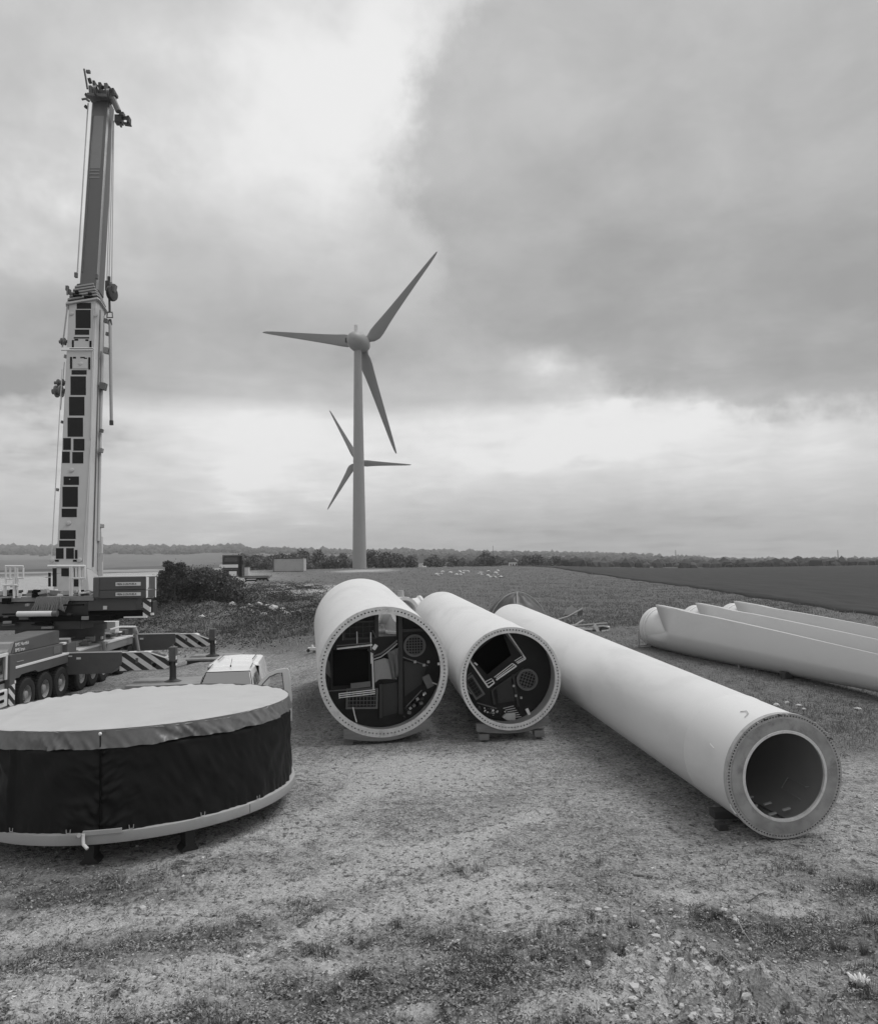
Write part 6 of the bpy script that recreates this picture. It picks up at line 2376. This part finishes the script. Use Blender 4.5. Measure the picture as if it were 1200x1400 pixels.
outl = [(0.0, .48), (0.0, 1.14), (.10, 1.27), (.30, 1.58), (.52, 1.80), (.74, 1.885), (1.02, 1.92), (1.08, 1.86), (1.16, 1.18), (1.16, .48)]
winp = [(.19, 1.22), (.37, 1.50), (.56, 1.70), (.76, 1.78), (.89, 1.80), (.95, 1.29)]
md_ = Matrix.Translation((hp.x, hp.y, 0)) @ Matrix.Rotation(da, 4, 'Z')
dr = plate('door', [outl, winp], .07, 'whitecar', PK, md_)
plate('door_window', [[(x * .985 + .008, z * .985 + .02) for x, z in winp]], .008, clearglass('door_glass'), dr, md_)
MB().path([dp(u, z, -.035) for u, z in winp + [winp[0]]], .012, 5).build('window_seal', 'black', dr)
MB().tube(dp(.85, 1.02, -.05), dp(1.05, 1.04, -.05), .022, n=8).build('door_handle', 'steel_dark', dr, True)
mi = MB().box(dp(.26, 1.17, -.16), (.26, .14, .17)).build('door_mirror', 'white', dr, bev=.04)

# ==================================================== flatbed lorry far off
d_ = 112.
bz = at(333, 798.6, d_)
tr = thing('flatbed_lorry', 'dark lorry cab with an empty flatbed semi-trailer parked beyond the bush', 'lorry', Vector((at(316, 790, d_).x, d_, gz(at(316, 790, d_).x, d_))))
Mti = tr.matrix_world.inverted()


def tl(px, py, dd_=d_):
    return Mti @ at(px, py, dd_)


def tbox(px0, px1, py0, py1, d0, dep, nm, m, parent=tr, bev=.03):
    a, b = tl(px0, py1, d0), tl(px1, py0, d0)
    return MB().box(((a.x + b.x) / 2, a.y + dep / 2, (a.z + b.z) / 2), (b.x - a.x, dep, b.z - a.z)).build(nm, m, parent, bev=bev)


tbox(304, 327, 758.5, 789, d_, 2.2, 'cab', 'truck')
tbox(306.5, 325, 762, 768.5, d_ - .06, .05, 'windscreen', 'glass')
tbox(305, 327, 759, 760.5, d_ - .12, .15, 'sun_visor', 'steel_mid')
tbox(300, 325, 771.8, 776.5, d_ - .2, .3, 'front_bar', 'white')
tbox(302, 325, 777.5, 779, d_ - .1, .1, 'grille', 'steel_mid')
tbox(313, 323, 781, 788, d_ - .25, .3, 'bumper', 'white')
tbox(327, 331, 760, 790, d_ + .5, 1.5, 'cab_side_fairing', 'truck')
tbox(330.5, 333, 766, 772, d_ - .1, .2, 'side_mirror', 'truck')
tbox(330, 367.5, 786.8, 789.4, d_ + .5, 2.2, 'trailer_bed', 'steel_mid')
tbox(334, 366, 789.4, 791.5, d_ + .9, 1.6, 'trailer_chassis', 'truck')
tbox(337, 351.5, 791.3, 792.8, d_ + .6, .1, 'side_guard', 'white')
tbox(337, 351.5, 794.6, 796.3, d_ + .6, .1, 'side_guard', 'white')
tbox(335, 352, 790, 798, d_ + .9, .8, 'under_box', 'truck')
for px_i in (353.5, 358, 363):
    c_ = tl(px_i, 795, d_ + .7)
    w_ = MB().lathe([(-.2, .28), (-.2, .5), (.2, .5), (.2, .28)], c_, (0, 1, 0), 20).build('wheel', 'rubber', tr, True)
    MB().lathe([(-.22, .01), (-.2, .27)], c_, (0, 1, 0), 16).build('rim', 'rim', w_)
tbox(332.5, 334, 783.5, 788, d_ + .6, .1, 'stake', 'steel_mid')
a_ = at(336.5, 782.3, 125)
t_ = thing('site_cabin', 'small pale box cabin standing just behind the lorry cab', 'cabin', Vector((a_.x, 125, gz(a_.x, 125) - .1)))
MB().box((0, 0, .95), (.95, 1.2, 1.9)).build('wall', 'container', t_, bev=.02)
MB().box((0, 0, 1.93), (1.05, 1.3, .08)).build('roof', 'steel_mid', t_)

# -------------------------------------------------------------- container
a_ = at(394.5, 779.6, 152)
t_ = thing('shipping_container', 'pale shipping container standing on the rise left of the large turbine', 'container', Vector((a_.x, 152, gz(a_.x, 152) - .05)), -.05)
hC = at(394.5, 763, 152).z - t_.location.z
mb = MB()
poly = []
nC_ = 24
wC = 6.25
xs_ = np.linspace(-wC / 2, wC / 2, nC_ * 2 + 1)
pts = []
for i in range(nC_ * 2):
    off = 0 if i % 2 == 0 else .07
    pts += [(xs_[i] + .02, off), (xs_[i + 1] - .02, off)]
poly = pts + [(wC / 2, 2.4), (-wC / 2, 2.4)]
mb.prism(poly, 2, .15, hC - .12)
mb.build('corrugated_wall', 'container', t_)
for sx in (-1, 1):
    MB().box((sx * wC / 2, -.02, hC / 2), (.16, .2, hC)).build('corner_post', 'steel_mid' if sx < 0 else 'container', t_)
MB().box((0, 1.2, hC - .06), (wC + .1, 2.6, .14)).build('roof', 'steel_dark', t_)
MB().box((0, -.02, .08), (wC, .2, .16)).build('bottom_rail', 'steel_mid', t_)

# ============================================================== vegetation
# the dense bush
bc = gnd(272, 838)
Bd = 62.
bx0 = at(272, 830, Bd)
t_ = thing('dense_bush', 'large dense dark bush on the bank between the crane and the lorry', 'bush', Vector((bx0.x, Bd, gz(bx0.x, Bd))))
cs, rs = [], []
Mbi_ = t_.matrix_world.inverted()
for (px_i, py_i, rx_, rz_) in ((222, 808, 1.2, 1.3), (240, 798, 1.3, 1.6), (232, 820, 1.5, 1.1), (262, 800, 1.6, 1.5), (285, 798, 1.6, 1.35), (305, 803, 1.5, 1.2), (322, 808, 1.0, 1.0), (268, 818, 2.0, 1.1), (300, 820, 1.7, .9),
                               (248, 790, .9, 1.1), (275, 789, 1.2, .8), (298, 792, 1.0, .8), (212, 822, .9, .8), (250, 826, 1.6, .8), (215, 834, 1.6, .6), (330, 824, 1.0, .7), (290, 832, 1.8, .6), (205, 800, .8, .7)):
    p = Mbi_ @ at(px_i, py_i, Bd + rnd.uniform(-.8, .8))
    cs.append(p)
    rs.append((rx_, 1.5, rz_))
me = leafmesh('foliage', cs, rs, 34000, .10, 'bush', shell=.5, up=.6)
o_ = bpy.data.objects.new('foliage', me)
C.objects.link(o_)
o_.parent = t_
mb = MB()
for k in range(46):
    i = rnd.randrange(len(cs))
    c = Vector(cs[i])
    e = c + Vector((rnd.uniform(-1, 1) * rs[i][0], rnd.uniform(-1, 1), rs[i][2] * rnd.uniform(.7, 1.15)))
    mb.path([(c.x * .6, 0, -.2), tuple((c + Vector((0, 0, -.3)))), tuple(e)], [.05, .03, .012], 5)
mb.build('branches', 'bark', t_)
# ragged conifer-like sapling sticking up on its left
sx_ = at(238, 800, 60)
t_ = thing('ragged_sapling', 'ragged feathery sapling poking above the left end of the dense bush', 'tree', Vector((sx_.x, 60, gz(sx_.x, 60))))
topz = at(243, 768, 60).z - t_.location.z
mb = MB()
mb.path([(0, 0, -.2), (.1, 0, topz * .5), (.3, 0, topz)], [.09, .06, .02], 6)
cs, rs = [], []
for k in range(15):
    z = topz * (.35 + .62 * k / 15)
    sg = 1 if k % 2 else -1
    L_ = 1.7 * (1 - k / 22)
    e = (sg * L_ * rnd.uniform(.6, 1), rnd.uniform(-.5, .5), z + L_ * .35)
    mb.path([(.05 + .25 * z / topz, 0, z), (e[0] * .5, e[1] * .5, z + .1), e], [.035, .025, .01], 5)
    for q_ in (.45, .75, 1.0):
        cs.append((e[0] * q_, e[1] * q_, z + L_ * .3 * q_))
        rs.append((.34, .3, .17))
mb.build('trunk', 'bark', t_)
me = leafmesh('crown', cs, rs, 4200, .10, 'bush', shell=.3)
o_ = bpy.data.objects.new('crown', me)
C.objects.link(o_)
o_.parent = t_
# small scrub left of it
for (px_i, py_i, d_i, w_, h_, lb) in ((186, 788, 66, 1.6, 1.2, 'low scrubby bush in front of the pale field behind the counterweight'), (176, 792, 70, 1.5, .7, 'small flat bush behind the counterweight slabs'),
                                      (418, 779, 190, 2.6, 1.8, 'small dark bush right of the shipping container')):
    a_ = at(px_i, py_i, d_i)
    t_ = thing('scrub_bush', lb, 'bush', Vector((a_.x, d_i, gz(a_.x, d_i) - .1)))
    h0 = a_.z - t_.location.z
    cs = [(rnd.uniform(-w_, w_) * .6, rnd.uniform(-.5, .5), max(.3, h0 * rnd.uniform(.2, .9))) for _ in range(9)]
    me = leafmesh('foliage', cs, [(w_ * .35, .5, h_ * .4)] * 9, 3000, .11, 'bush')
    o_ = bpy.data.objects.new('foliage', me)
    C.objects.link(o_)
    o_.parent = t_
    MB().path([(0, 0, -.3), (.1, 0, h0)], .04, 5).build('stem', 'bark', t_)


def blades(name, xs, ys, h, w, nb, spread, m, kind='stuff', lean=.5, nseg=2):
    """merged tufts of tapering bent blades"""
    n = len(xs)
    X = np.repeat(xs, nb) + rng.normal(0, 1, n * nb) * np.repeat(spread, nb)
    Y = np.repeat(ys, nb) + rng.normal(0, 1, n * nb) * np.repeat(spread, nb)
    Z = ter(X, Y) - .01
    H = np.repeat(h, nb) * rng.uniform(.45, 1.15, n * nb)
    Wd = np.repeat(w, nb) * rng.uniform(.6, 1.3, n * nb)
    a = rng.uniform(0, 2 * PI, n * nb)
    b = rng.uniform(0, 2 * PI, n * nb)
    ln = rng.uniform(.05, lean, n * nb)
    dx, dy = np.cos(a) * Wd, np.sin(a) * Wd
    ex, ey = np.cos(b) * ln * H, np.sin(b) * ln * H
    base1 = np.stack([X - dx, Y - dy, Z], -1)
    base2 = np.stack([X + dx, Y + dy, Z], -1)
    m1 = np.stack([X - dx * .7 + ex * .35, Y - dy * .7 + ey * .35, Z + H * .6], -1)
    m2 = np.stack([X + dx * .7 + ex * .35, Y + dy * .7 + ey * .35, Z + H * .6], -1)
    tip = np.stack([X + ex, Y + ey, Z + H * (1 - .25 * ln)], -1)
    V = np.stack([base1, base2, m2, m1, tip], 1).reshape(-1, 3)
    k = np.arange(n * nb)[:, None] * 5
    Fs = np.concatenate([k + np.array([[0, 1, 2]]), k + np.array([[0, 2, 3]]), k + np.array([[3, 2, 4]])], 1).reshape(-1, 3)
    return npmesh(name, V, Fs, m, kind)


def scatter(n, ymin, ymax, tmin, tmax, dens, power=1.6):
    """random ground points, denser close by; dens(x, y) in 0..1"""
    u = rng.random(n)
    y = (ymin ** (1 - power) + u * (ymax ** (1 - power) - ymin ** (1 - power))) ** (1 / (1 - power))
    t = rng.uniform(tmin, tmax, n)
    x = t * y
    k = rng.random(n) < dens(x, y)
    return x[k], y[k]


THX = [(Mt1, R1, L1), (Mt2, R2_, L2), (Mt3, R3, L3)]


def free(x, y):
    """not under tower sections, generator, crane"""
    ok = (np.hypot(x - DC.x, y - DC.y) > 3.0)
    for Mt, r, L_ in THX:
        A = np.array(Mt.translation)[:2]
        ad = np.array(Mt.to_3x3() @ Vector((0, 1, 0)))[:2]
        s = (x - A[0]) * ad[0] + (y - A[1]) * ad[1]
        q_ = np.abs((x - A[0]) * ad[1] - (y - A[1]) * ad[0])
        ok &= ~((s > -.1) & (s < L_) & (q_ < r * .55))
    ok &= ~((x < -15.3) & (y > 25) & (y < 42))
    return ok


def gd(x, y):
    return zones(x, y)[0]


# foreground turf and weeds
def dens_fg(x, y):
    g_, s_, _ = zones(x, y)
    pt = .6 * fbm(x * 1.1 + 4, y * 1.1, 3) + .9 * fbm(x * 3.3, y * 3.3 + 9, 3)
    return np.clip((g_ - .30) * 1.6 + pt * 1.7 - s_ * .25, 0.0, 1) * free(x, y)


x_, y_ = scatter(16000, 6.5, 13.5, -.75, .75, dens_fg, 1.5)
blades('grass', x_, y_, rng.uniform(.035, .13, len(x_)), np.full(len(x_), .0028), 9, rng.uniform(.015, .04, len(x_)), 'grass', lean=1.1)
x_, y_ = scatter(4200, 6.5, 12.5, -.75, .75, dens_fg, 1.5)
blades('dry_grass', x_, y_, rng.uniform(.05, .17, len(x_)), np.full(len(x_), .0026), 6, rng.uniform(.02, .05, len(x_)), 'grass_dry', lean=1.0)
# tall tussocks
x_, y_ = scatter(420, 6.5, 12.5, -.3, .75, lambda x, y: np.clip(dens_fg(x, y) * 1.2, 0, 1), 1.5)
blades('grass', x_, y_, rng.uniform(.10, .24, len(x_)), np.full(len(x_), .003), 42, rng.uniform(.03, .07, len(x_)), 'grass', lean=.75)
# leafy weeds
x_, y_ = scatter(26000, 6.5, 13, -.75, .75, lambda x, y: np.clip(dens_fg(x, y) * 1.1 + .12, 0, 1) * free(x, y), 1.5)
P_ = np.stack([x_, y_, ter(x_, y_)], -1)
nL = 6
P_ = np.repeat(P_, nL, 0) + rng.normal(0, 1, (len(P_) * nL, 3)) * np.array([.025, .025, .0]) + np.array([0, 0, 1]) * rng.uniform(.005, .05, (len(P_) * nL, 1))
a_ = rng.uniform(0, 2 * PI, len(P_))
sz_ = rng.uniform(.008, .028, len(P_))[:, None]
da_ = np.stack([np.cos(a_), np.sin(a_), rng.uniform(-.2, .7, len(P_))], -1)
db_ = np.stack([-np.sin(a_), np.cos(a_), rng.uniform(-.3, .3, len(P_))], -1)
V = np.stack([P_ - da_ * sz_, P_ + db_ * sz_ * .5, P_ + da_ * sz_, P_ - db_ * sz_ * .5], 1).reshape(-1, 3)
npmesh('low_weeds', V, np.arange(len(V)).reshape(-1, 4), 'leaf', 'stuff')
# dry stalks standing
x_, y_ = scatter(700, 7, 12.5, -.55, .7, lambda x, y: np.clip(gd(x, y) * 1.4, 0, 1), 1.5)
blades('dry_stalks', x_, y_, rng.uniform(.16, .42, len(x_)), np.full(len(x_), .0024), 1, np.zeros(len(x_)), 'twig', lean=.35)
x_, y_ = scatter(1500, 7, 12.5, -.65, .7, lambda x, y: np.clip(gd(x, y) * 1.2, 0, 1), 1.5)
blades('dry_straw', x_, y_, rng.uniform(.05, .2, len(x_)), np.full(len(x_), .0028), 2, np.full(len(x_), .03), 'straw', lean=1.6)
# small weeds on the gravel
x_, y_ = scatter(7000, 10, 30, -.75, .75, lambda x, y: np.clip(.10 + gd(x, y) * .55 + .5 * fbm(x * .8, y * .8, 3), 0, 1) * free(x, y), 1.5)
blades('grass', x_, y_, rng.uniform(.015, .05, len(x_)), np.full(len(x_), .005), 7, rng.uniform(.02, .05, len(x_)), 'grass', lean=1.3)
# meadow beside and behind
x_, y_ = scatter(36000, 15, 60, -.5, 1.0, lambda x, y: np.clip((gd(x, y) - .45) * 1.8, 0, 1) * (.35 + .65 * (fbm(x * .5, y * .5, 3) > -.1)) * free(x, y) * (1 - rough_zone(x, y)), 1.2)
blades('meadow_grass', x_, y_, rng.uniform(.05, .17, len(x_)), np.full(len(x_), .007), 7, rng.uniform(.06, .16, len(x_)), 'meadow', lean=1.0)


def not_field(x, y):
    xb = np.interp(y, ey, ex)
    return (x < xb - .3) | (y < ey[0])


x_, y_ = scatter(42000, 46, 200, -.45, .5, lambda x, y: np.clip((gd(x, y) - .4) * 1.6, 0, 1) * not_field(x, y) * (1 - rough_zone(x, y)), 1.3)
blades('meadow_grass', x_, y_, rng.uniform(.08, .26, len(x_)), np.full(len(x_), .013), 5, rng.uniform(.2, .5, len(x_)), 'meadow', lean=1.0)
x_, y_ = scatter(2600, 30, 170, -.4, .6, lambda x, y: np.clip((gd(x, y) - .4) * 1.6, 0, 1) * not_field(x, y) * (fbm(x * .2, y * .12, 3) > .05), 1.3)
blades('dry_grass', x_, y_, rng.uniform(.12, .35, len(x_)), np.full(len(x_), .02), 5, rng.uniform(.1, .3, len(x_)), 'grass_dry', lean=1.0)
# scrub covering the bank
nB_ = 230000
yb_ = rng.uniform(43, 108, nB_)
tb_ = rng.uniform(-.50, -.12, nB_)
xb_ = tb_ * yb_
k = rng.random(nB_) < rough_zone(xb_, yb_) * np.clip(.75 + 1.2 * fbm(xb_ * .3, yb_ * .25, 3), 0, 1)
xb_, yb_ = xb_[k], yb_[k]
hh = np.clip(.12 + 1.3 * fbm(xb_ * .5 + 3, yb_ * .4, 4), .02, .9)
P_ = np.stack([xb_, yb_, ter(xb_, yb_) + hh * rng.random(len(xb_)) ** .7], -1)
d_n = rng.normal(size=P_.shape)
d_n /= np.linalg.norm(d_n, axis=1)[:, None]
e_n = np.cross(d_n, rng.normal(size=P_.shape))
e_n /= np.linalg.norm(e_n, axis=1)[:, None]
s_n = rng.uniform(.03, .085, len(P_))[:, None]
V = np.stack([P_ - d_n * s_n, P_ + e_n * s_n * .5, P_ + d_n * s_n, P_ - e_n * s_n * .5], 1).reshape(-1, 3)
npmesh('bank_scrub', V, np.arange(len(V)).reshape(-1, 4), 'heather', 'stuff')
x_, y_ = scatter(5000, 44, 100, -.48, -.14, lambda x, y: rough_zone(x, y) * (fbm(x * .3, y * .2, 3) > 0), 1.2)
blades('bank_grass', x_, y_, rng.uniform(.2, .5, len(x_)), np.full(len(x_), .018), 5, rng.uniform(.1, .25, len(x_)), 'grass', lean=.9)

# --------------------------------------------------------- stones, gravel
n = 60000
x_, y_ = scatter(n, 7, 34, -.8, .8, lambda x, y: np.clip(.95 - gd(x, y) * 1.0 + .4 * fbm(x * .6, y * .6, 3), .05, 1), 1.75)
sz_ = rng.uniform(.005, .015, len(x_)) * (.75 + y_ / 24) * np.where(rng.random(len(x_)) < .04, 1.8, 1)
OC = np.array([[1, 0, 0], [-1, 0, 0], [0, 1, 0], [0, -1, 0], [0, 0, 1], [0, 0, -.6]], float)
OF = np.array([[0, 2, 4], [2, 1, 4], [1, 3, 4], [3, 0, 4], [2, 0, 5], [1, 2, 5], [3, 1, 5], [0, 3, 5]])
n = len(x_)
aa = rng.uniform(0, 2 * PI, n)
v = OC[None] * rng.uniform(.55, 1.4, (n, 6, 1)) * np.array([1, .8, .55]) + rng.uniform(-.15, .15, (n, 6, 3))
ca, sa_ = np.cos(aa)[:, None], np.sin(aa)[:, None]
v = np.stack([v[..., 0] * ca - v[..., 1] * sa_, v[..., 0] * sa_ + v[..., 1] * ca, v[..., 2]], -1) * sz_[:, None, None]
v += np.stack([x_, y_, ter(x_, y_) + sz_ * .15], -1)[:, None]
npmesh('gravel_stones', v.reshape(-1, 3), (OF[None] + (np.arange(n) * 6)[:, None, None]).reshape(-1, 3), 'pebble', 'stuff')


def rock(px, py, s, lb, cat='stone', m='stone', flat=.6, grp=None, nm='pale_stone'):
    a_ = gnd(px, py)
    n = len(iv)
    vv = iv * (1 + .3 * (rng.random((n, 1)) * 2 - 1)) * np.array([s, s * .8, s * flat]) + rng.uniform(-.1, .1, (n, 3)) * s
    o = npmesh(nm, vv, if_, m, None, False)
    o.location = a_ + Vector((0, 0, s * flat * .35))
    o.rotation_euler = (0, 0, rnd.uniform(0, 6))
    tag(o, lb, cat, grp)
    return o


rock(195, 1243, .055, 'small white stone alone on the gravel in front of the covered generator')
rock(1078, 998, .10, 'pale stone in the grass just behind the ringed end of the long tower section')
for px_i, py_i, s_ in ((1060, 965, .13), (1092, 966, .12), (1076, 962, .10), (1098, 971, .09)):
    rock(px_i, py_i, s_, 'white stone in the little heap between the long tower section and the nearest blade', grp='white stones behind the long tower section')
rock(1172, 970, .12, 'flat white stone at the right edge beneath the nearest blade', flat=.35)
rock(655, 1085, .05, 'lone white stone on the gravel in front of the middle tower section')
rock(804, 1320, .055, 'pale round stone at the foot of the gravel patch, bottom centre')
rock(1128, 1318, .045, 'pale stone in the weeds left of the white-petalled plant')
for i, (px_i, py_i, s_) in enumerate(((318, 829, .45), (326, 823, .40), (332, 833, .35), (341, 830, .42), (354, 828, .45), (373, 834, .5), (360, 842, .4), (366, 830, .35), (392, 841, .4), (276, 845, .32), (345, 838, .3), (385, 834, .3))):
    rock(px_i, py_i, s_, 'grey-white rubble boulder on the scrubby bank right of the dense bush', 'boulder', grp='boulders on the scrubby bank', nm='boulder', flat=.55)
rock(327, 820.5, .38, 'white block on top of the rubble at the right end of the dense bush', 'block', 'white', .5, nm='rubble_block')
for i in range(26):
    px_i, py_i = rnd.uniform(585, 690), rnd.uniform(781, 790)
    rock(px_i, py_i, rnd.uniform(.25, .5), 'pale rubble lump in the meadow behind the middle tower section', 'stone', grp='rubble lumps in the far meadow', flat=.5, nm='rubble_lump')
for i in range(22):
    px_i, py_i = rnd.uniform(1020, 1190), rnd.uniform(1195, 1235)
    rock(px_i, py_i, rnd.uniform(.012, .028), 'tiny white pebble on the weedy edge at the lower right', 'stone', grp='white pebbles at the lower right', nm='white_pebble')
for i in range(30):
    px_i, py_i = rnd.uniform(5, 560), rnd.uniform(1215, 1375)
    rock(px_i, py_i, rnd.uniform(.012, .026), 'tiny white pebble on the sandy gravel at the lower left', 'stone', grp='white pebbles at the lower left', nm='white_pebble')
# chunks of pale crusted earth on the knoll
for i in range(120):
    px_i, py_i = rnd.gauss(910, 75), rnd.uniform(1238, 1398)
    rock(px_i, py_i, rnd.uniform(.015, .075) * rnd.uniform(.6, 1), 'pale lump of crusted earth on the eroded slope at the bottom', 'earth clod', 'stone', .6, grp='clods on the eroded slope', nm='earth_clod')

# stick, plank, stems
a_, b_2 = gnd(866, 1197), gnd(892, 1199)
t_ = thing('wooden_batten', 'short broken wooden batten lying flat on the gravel, bottom centre right', 'wooden stick', (a_ + b_2) / 2, math.atan2(b_2.y - a_.y, b_2.x - a_.x))
MB().box((0, 0, .012), ((b_2 - a_).length, .05, .03)).build('batten', 'wood', t_, bev=.004)
for (pa_, pb_, r_, lb) in (((1022, 1236), (1046, 1222), .010, 'dark twig lying on the ground at the right, above the knoll'), ((998, 1248), (1026, 1290), .009, 'pale fallen stem slanting down the weedy slope at the right'),
                           ((903, 1258), (918, 1296), .006, 'thin pale stem leaning on the weedy slope'), ((972, 1300), (1008, 1326), .010, 'pale forked root on the eroded slope')):
    A_, B_ = gnd(*pa_), gnd(*pb_)
    v = B_ - A_
    t_ = thing('fallen_twig', lb, 'twig', A_)
    MB().path([(0, 0, .02), tuple(v * .35 + Vector((.01, 0, .035))), tuple(v * .7 + Vector((-.01, .01, .03))), tuple(v + Vector((0, 0, .02)))], [r_, r_ * .9, r_ * .7, r_ * .4], 6).build('twig', 'twig' if r_ == .010 and pa_[0] == 1022 else 'straw', t_, True)


# white petalled plant, lower right
def petal_plant(px, py, s, n, lb, upright=.6, seed=1, m='flower', nm='white_petalled_plant', fat=.30):
    a_ = gnd(px, py)
    t_ = thing(nm, lb, 'plant', a_)
    r_ = random.Random(seed)
    for k in range(n):
        a = r_.uniform(0, 2 * PI)
        tilt = r_.uniform(.05, .85)
        L_ = s * r_.uniform(.65, 1.1)
        d = Vector((math.cos(a) * math.sin(tilt), math.sin(a) * math.sin(tilt), math.cos(tilt) * (upright + .9))).normalized()
        side_ = d.cross(Vector((0, 0, 1))).normalized()
        nn_ = side_.cross(d)
        o0 = Vector((math.cos(a) * s * .12, math.sin(a) * s * .12, .01))
        vs = []
        for i, (q_, w_) in enumerate(((0, .25), (.3, .6), (.65, 1.0), (.88, .8), (1.0, .15))):
            c = o0 + d * (L_ * q_) + nn_ * (-.18 * L_ * q_ * q_)
            hw = s * fat * w_ * .5
            vs += [c - side_ * hw, c + nn_ * hw * .3, c + side_ * hw]
        fs = []
        for i in range(4):
            for j in range(2):
                q_ = i * 3 + j
                fs.append((q_, q_ + 1, q_ + 4, q_ + 3))
        mb = MB()
        mb.add(vs, fs)
        o = mb.build('petal', m, t_, True)
        md = o.modifiers.new('solid', 'SOLIDIFY')
        md.thickness = .003
    cs = [(0, 0, .02), (s * .3, 0, .02), (-s * .3, .02, .02)]
    me = leafmesh('leaves', cs, [(s * .5, s * .4, .03)] * 3, 160, s * .16, 'grass')
    o = bpy.data.objects.new('leaves', me)
    C.objects.link(o)
    o.parent = t_
    return t_


petal_plant(1175, 1352, .13, 22, 'clump of upright white-petalled flowers near the bottom right corner', seed=2)
# small white daisy-like cluster
a_ = gnd(622, 1300)
t_ = thing('white_blossom_cluster', 'small weed with a few white blossom heads at the bottom centre', 'plant', a_)
for k, (dx, dz) in enumerate(((-.085, .05), (-.02, .04), (-.055, .09), (-.03, .12), (.03, .13), (.05, .09), (.01, .11), (.045, .125))):
    MB().tube((dx * .3, 0, -.02), (dx, 0, dz), .003, n=4).build('stem', 'twig', t_)
    MB().lathe([(-.006, .002), (-.004, .012), (.004, .013), (.008, .002)], (dx, -.005, dz), (.1, -1, .5), 10).build('blossom', 'flower', t_, True)
me = leafmesh('leaves', [(0, 0, .04), (-.05, 0, .03), (.05, 0, .05)], [(.07, .05, .04)] * 3, 260, .022, 'leaf')
o_ = bpy.data.objects.new('leaves', me)
C.objects.link(o_)
o_.parent = t_
# two bushy dark tussocks
for i, (px_i, py_i, s_, lb) in enumerate(((1146, 1300, .20, 'round spiky grass tussock above the white-petalled plant'), (1192, 1265, .26, 'dark bushy tussock at the right edge of the picture'),
                                          (845, 1305, .20, 'dark mossy tussock beside the gravel patch at the bottom'), (1190, 1215, .22, 'dark grass clump at the right edge below the long tower section'),
                                          (1185, 1305, .16, 'leafy tussock at the right edge just above the white-petalled plant'), (735, 1315, .17, 'thin tall tussock at the bottom centre'),
                                          (865, 1270, .15, 'dark leafy tussock on the crest of the eroded slope'), (980, 1255, .17, 'dark mat of weeds on the crest right of the gravel patch'))):
    a_ = gnd(px_i, py_i)
    nbl = 170
    a = rng.uniform(0, 2 * PI, nbl)
    rr_ = np.sqrt(rng.random(nbl)) * s_ * .35
    X_, Y_ = np.cos(a) * rr_, np.sin(a) * rr_
    H_ = s_ * rng.uniform(.35, .9, nbl)
    tx_, ty_ = X_ + np.cos(a) * H_ * rng.uniform(.1, .8, nbl), Y_ + np.sin(a) * H_ * rng.uniform(.1, .8, nbl)
    wv = .003
    V = np.stack([np.stack([X_ - wv, Y_, np.full(nbl, -.02)], -1), np.stack([X_ + wv, Y_ + wv, np.full(nbl, -.02)], -1), np.stack([tx_, ty_, H_], -1)], 1).reshape(-1, 3)
    o = npmesh('grass_tussock', V, np.arange(nbl * 3).reshape(-1, 3), 'grass')
    o.location = a_
    tag(o, lb, 'grass tussock')

# ==================================================================== haze
import os
hb_ = MB()
hb_.box((0, 1500, 63), (6400, 3700, 146))
hv = bpy.data.materials.new('haze_volume')
hv.use_nodes = True
t = hv.node_tree
t.nodes.clear()
pv = t.nodes.new('ShaderNodeVolumePrincipled')
pv.inputs['Color'].default_value = (.95, .95, .95, 1)
pv.inputs['Density'].default_value = .00021
pv.inputs['Anisotropy'].default_value = .2
ov = t.nodes.new('ShaderNodeOutputMaterial')
t.links.new(pv.outputs[0], ov.inputs['Volume'])
M['haze'] = hv
HZ = hb_.build('haze', 'haze')
HZ['kind'] = 'stuff'
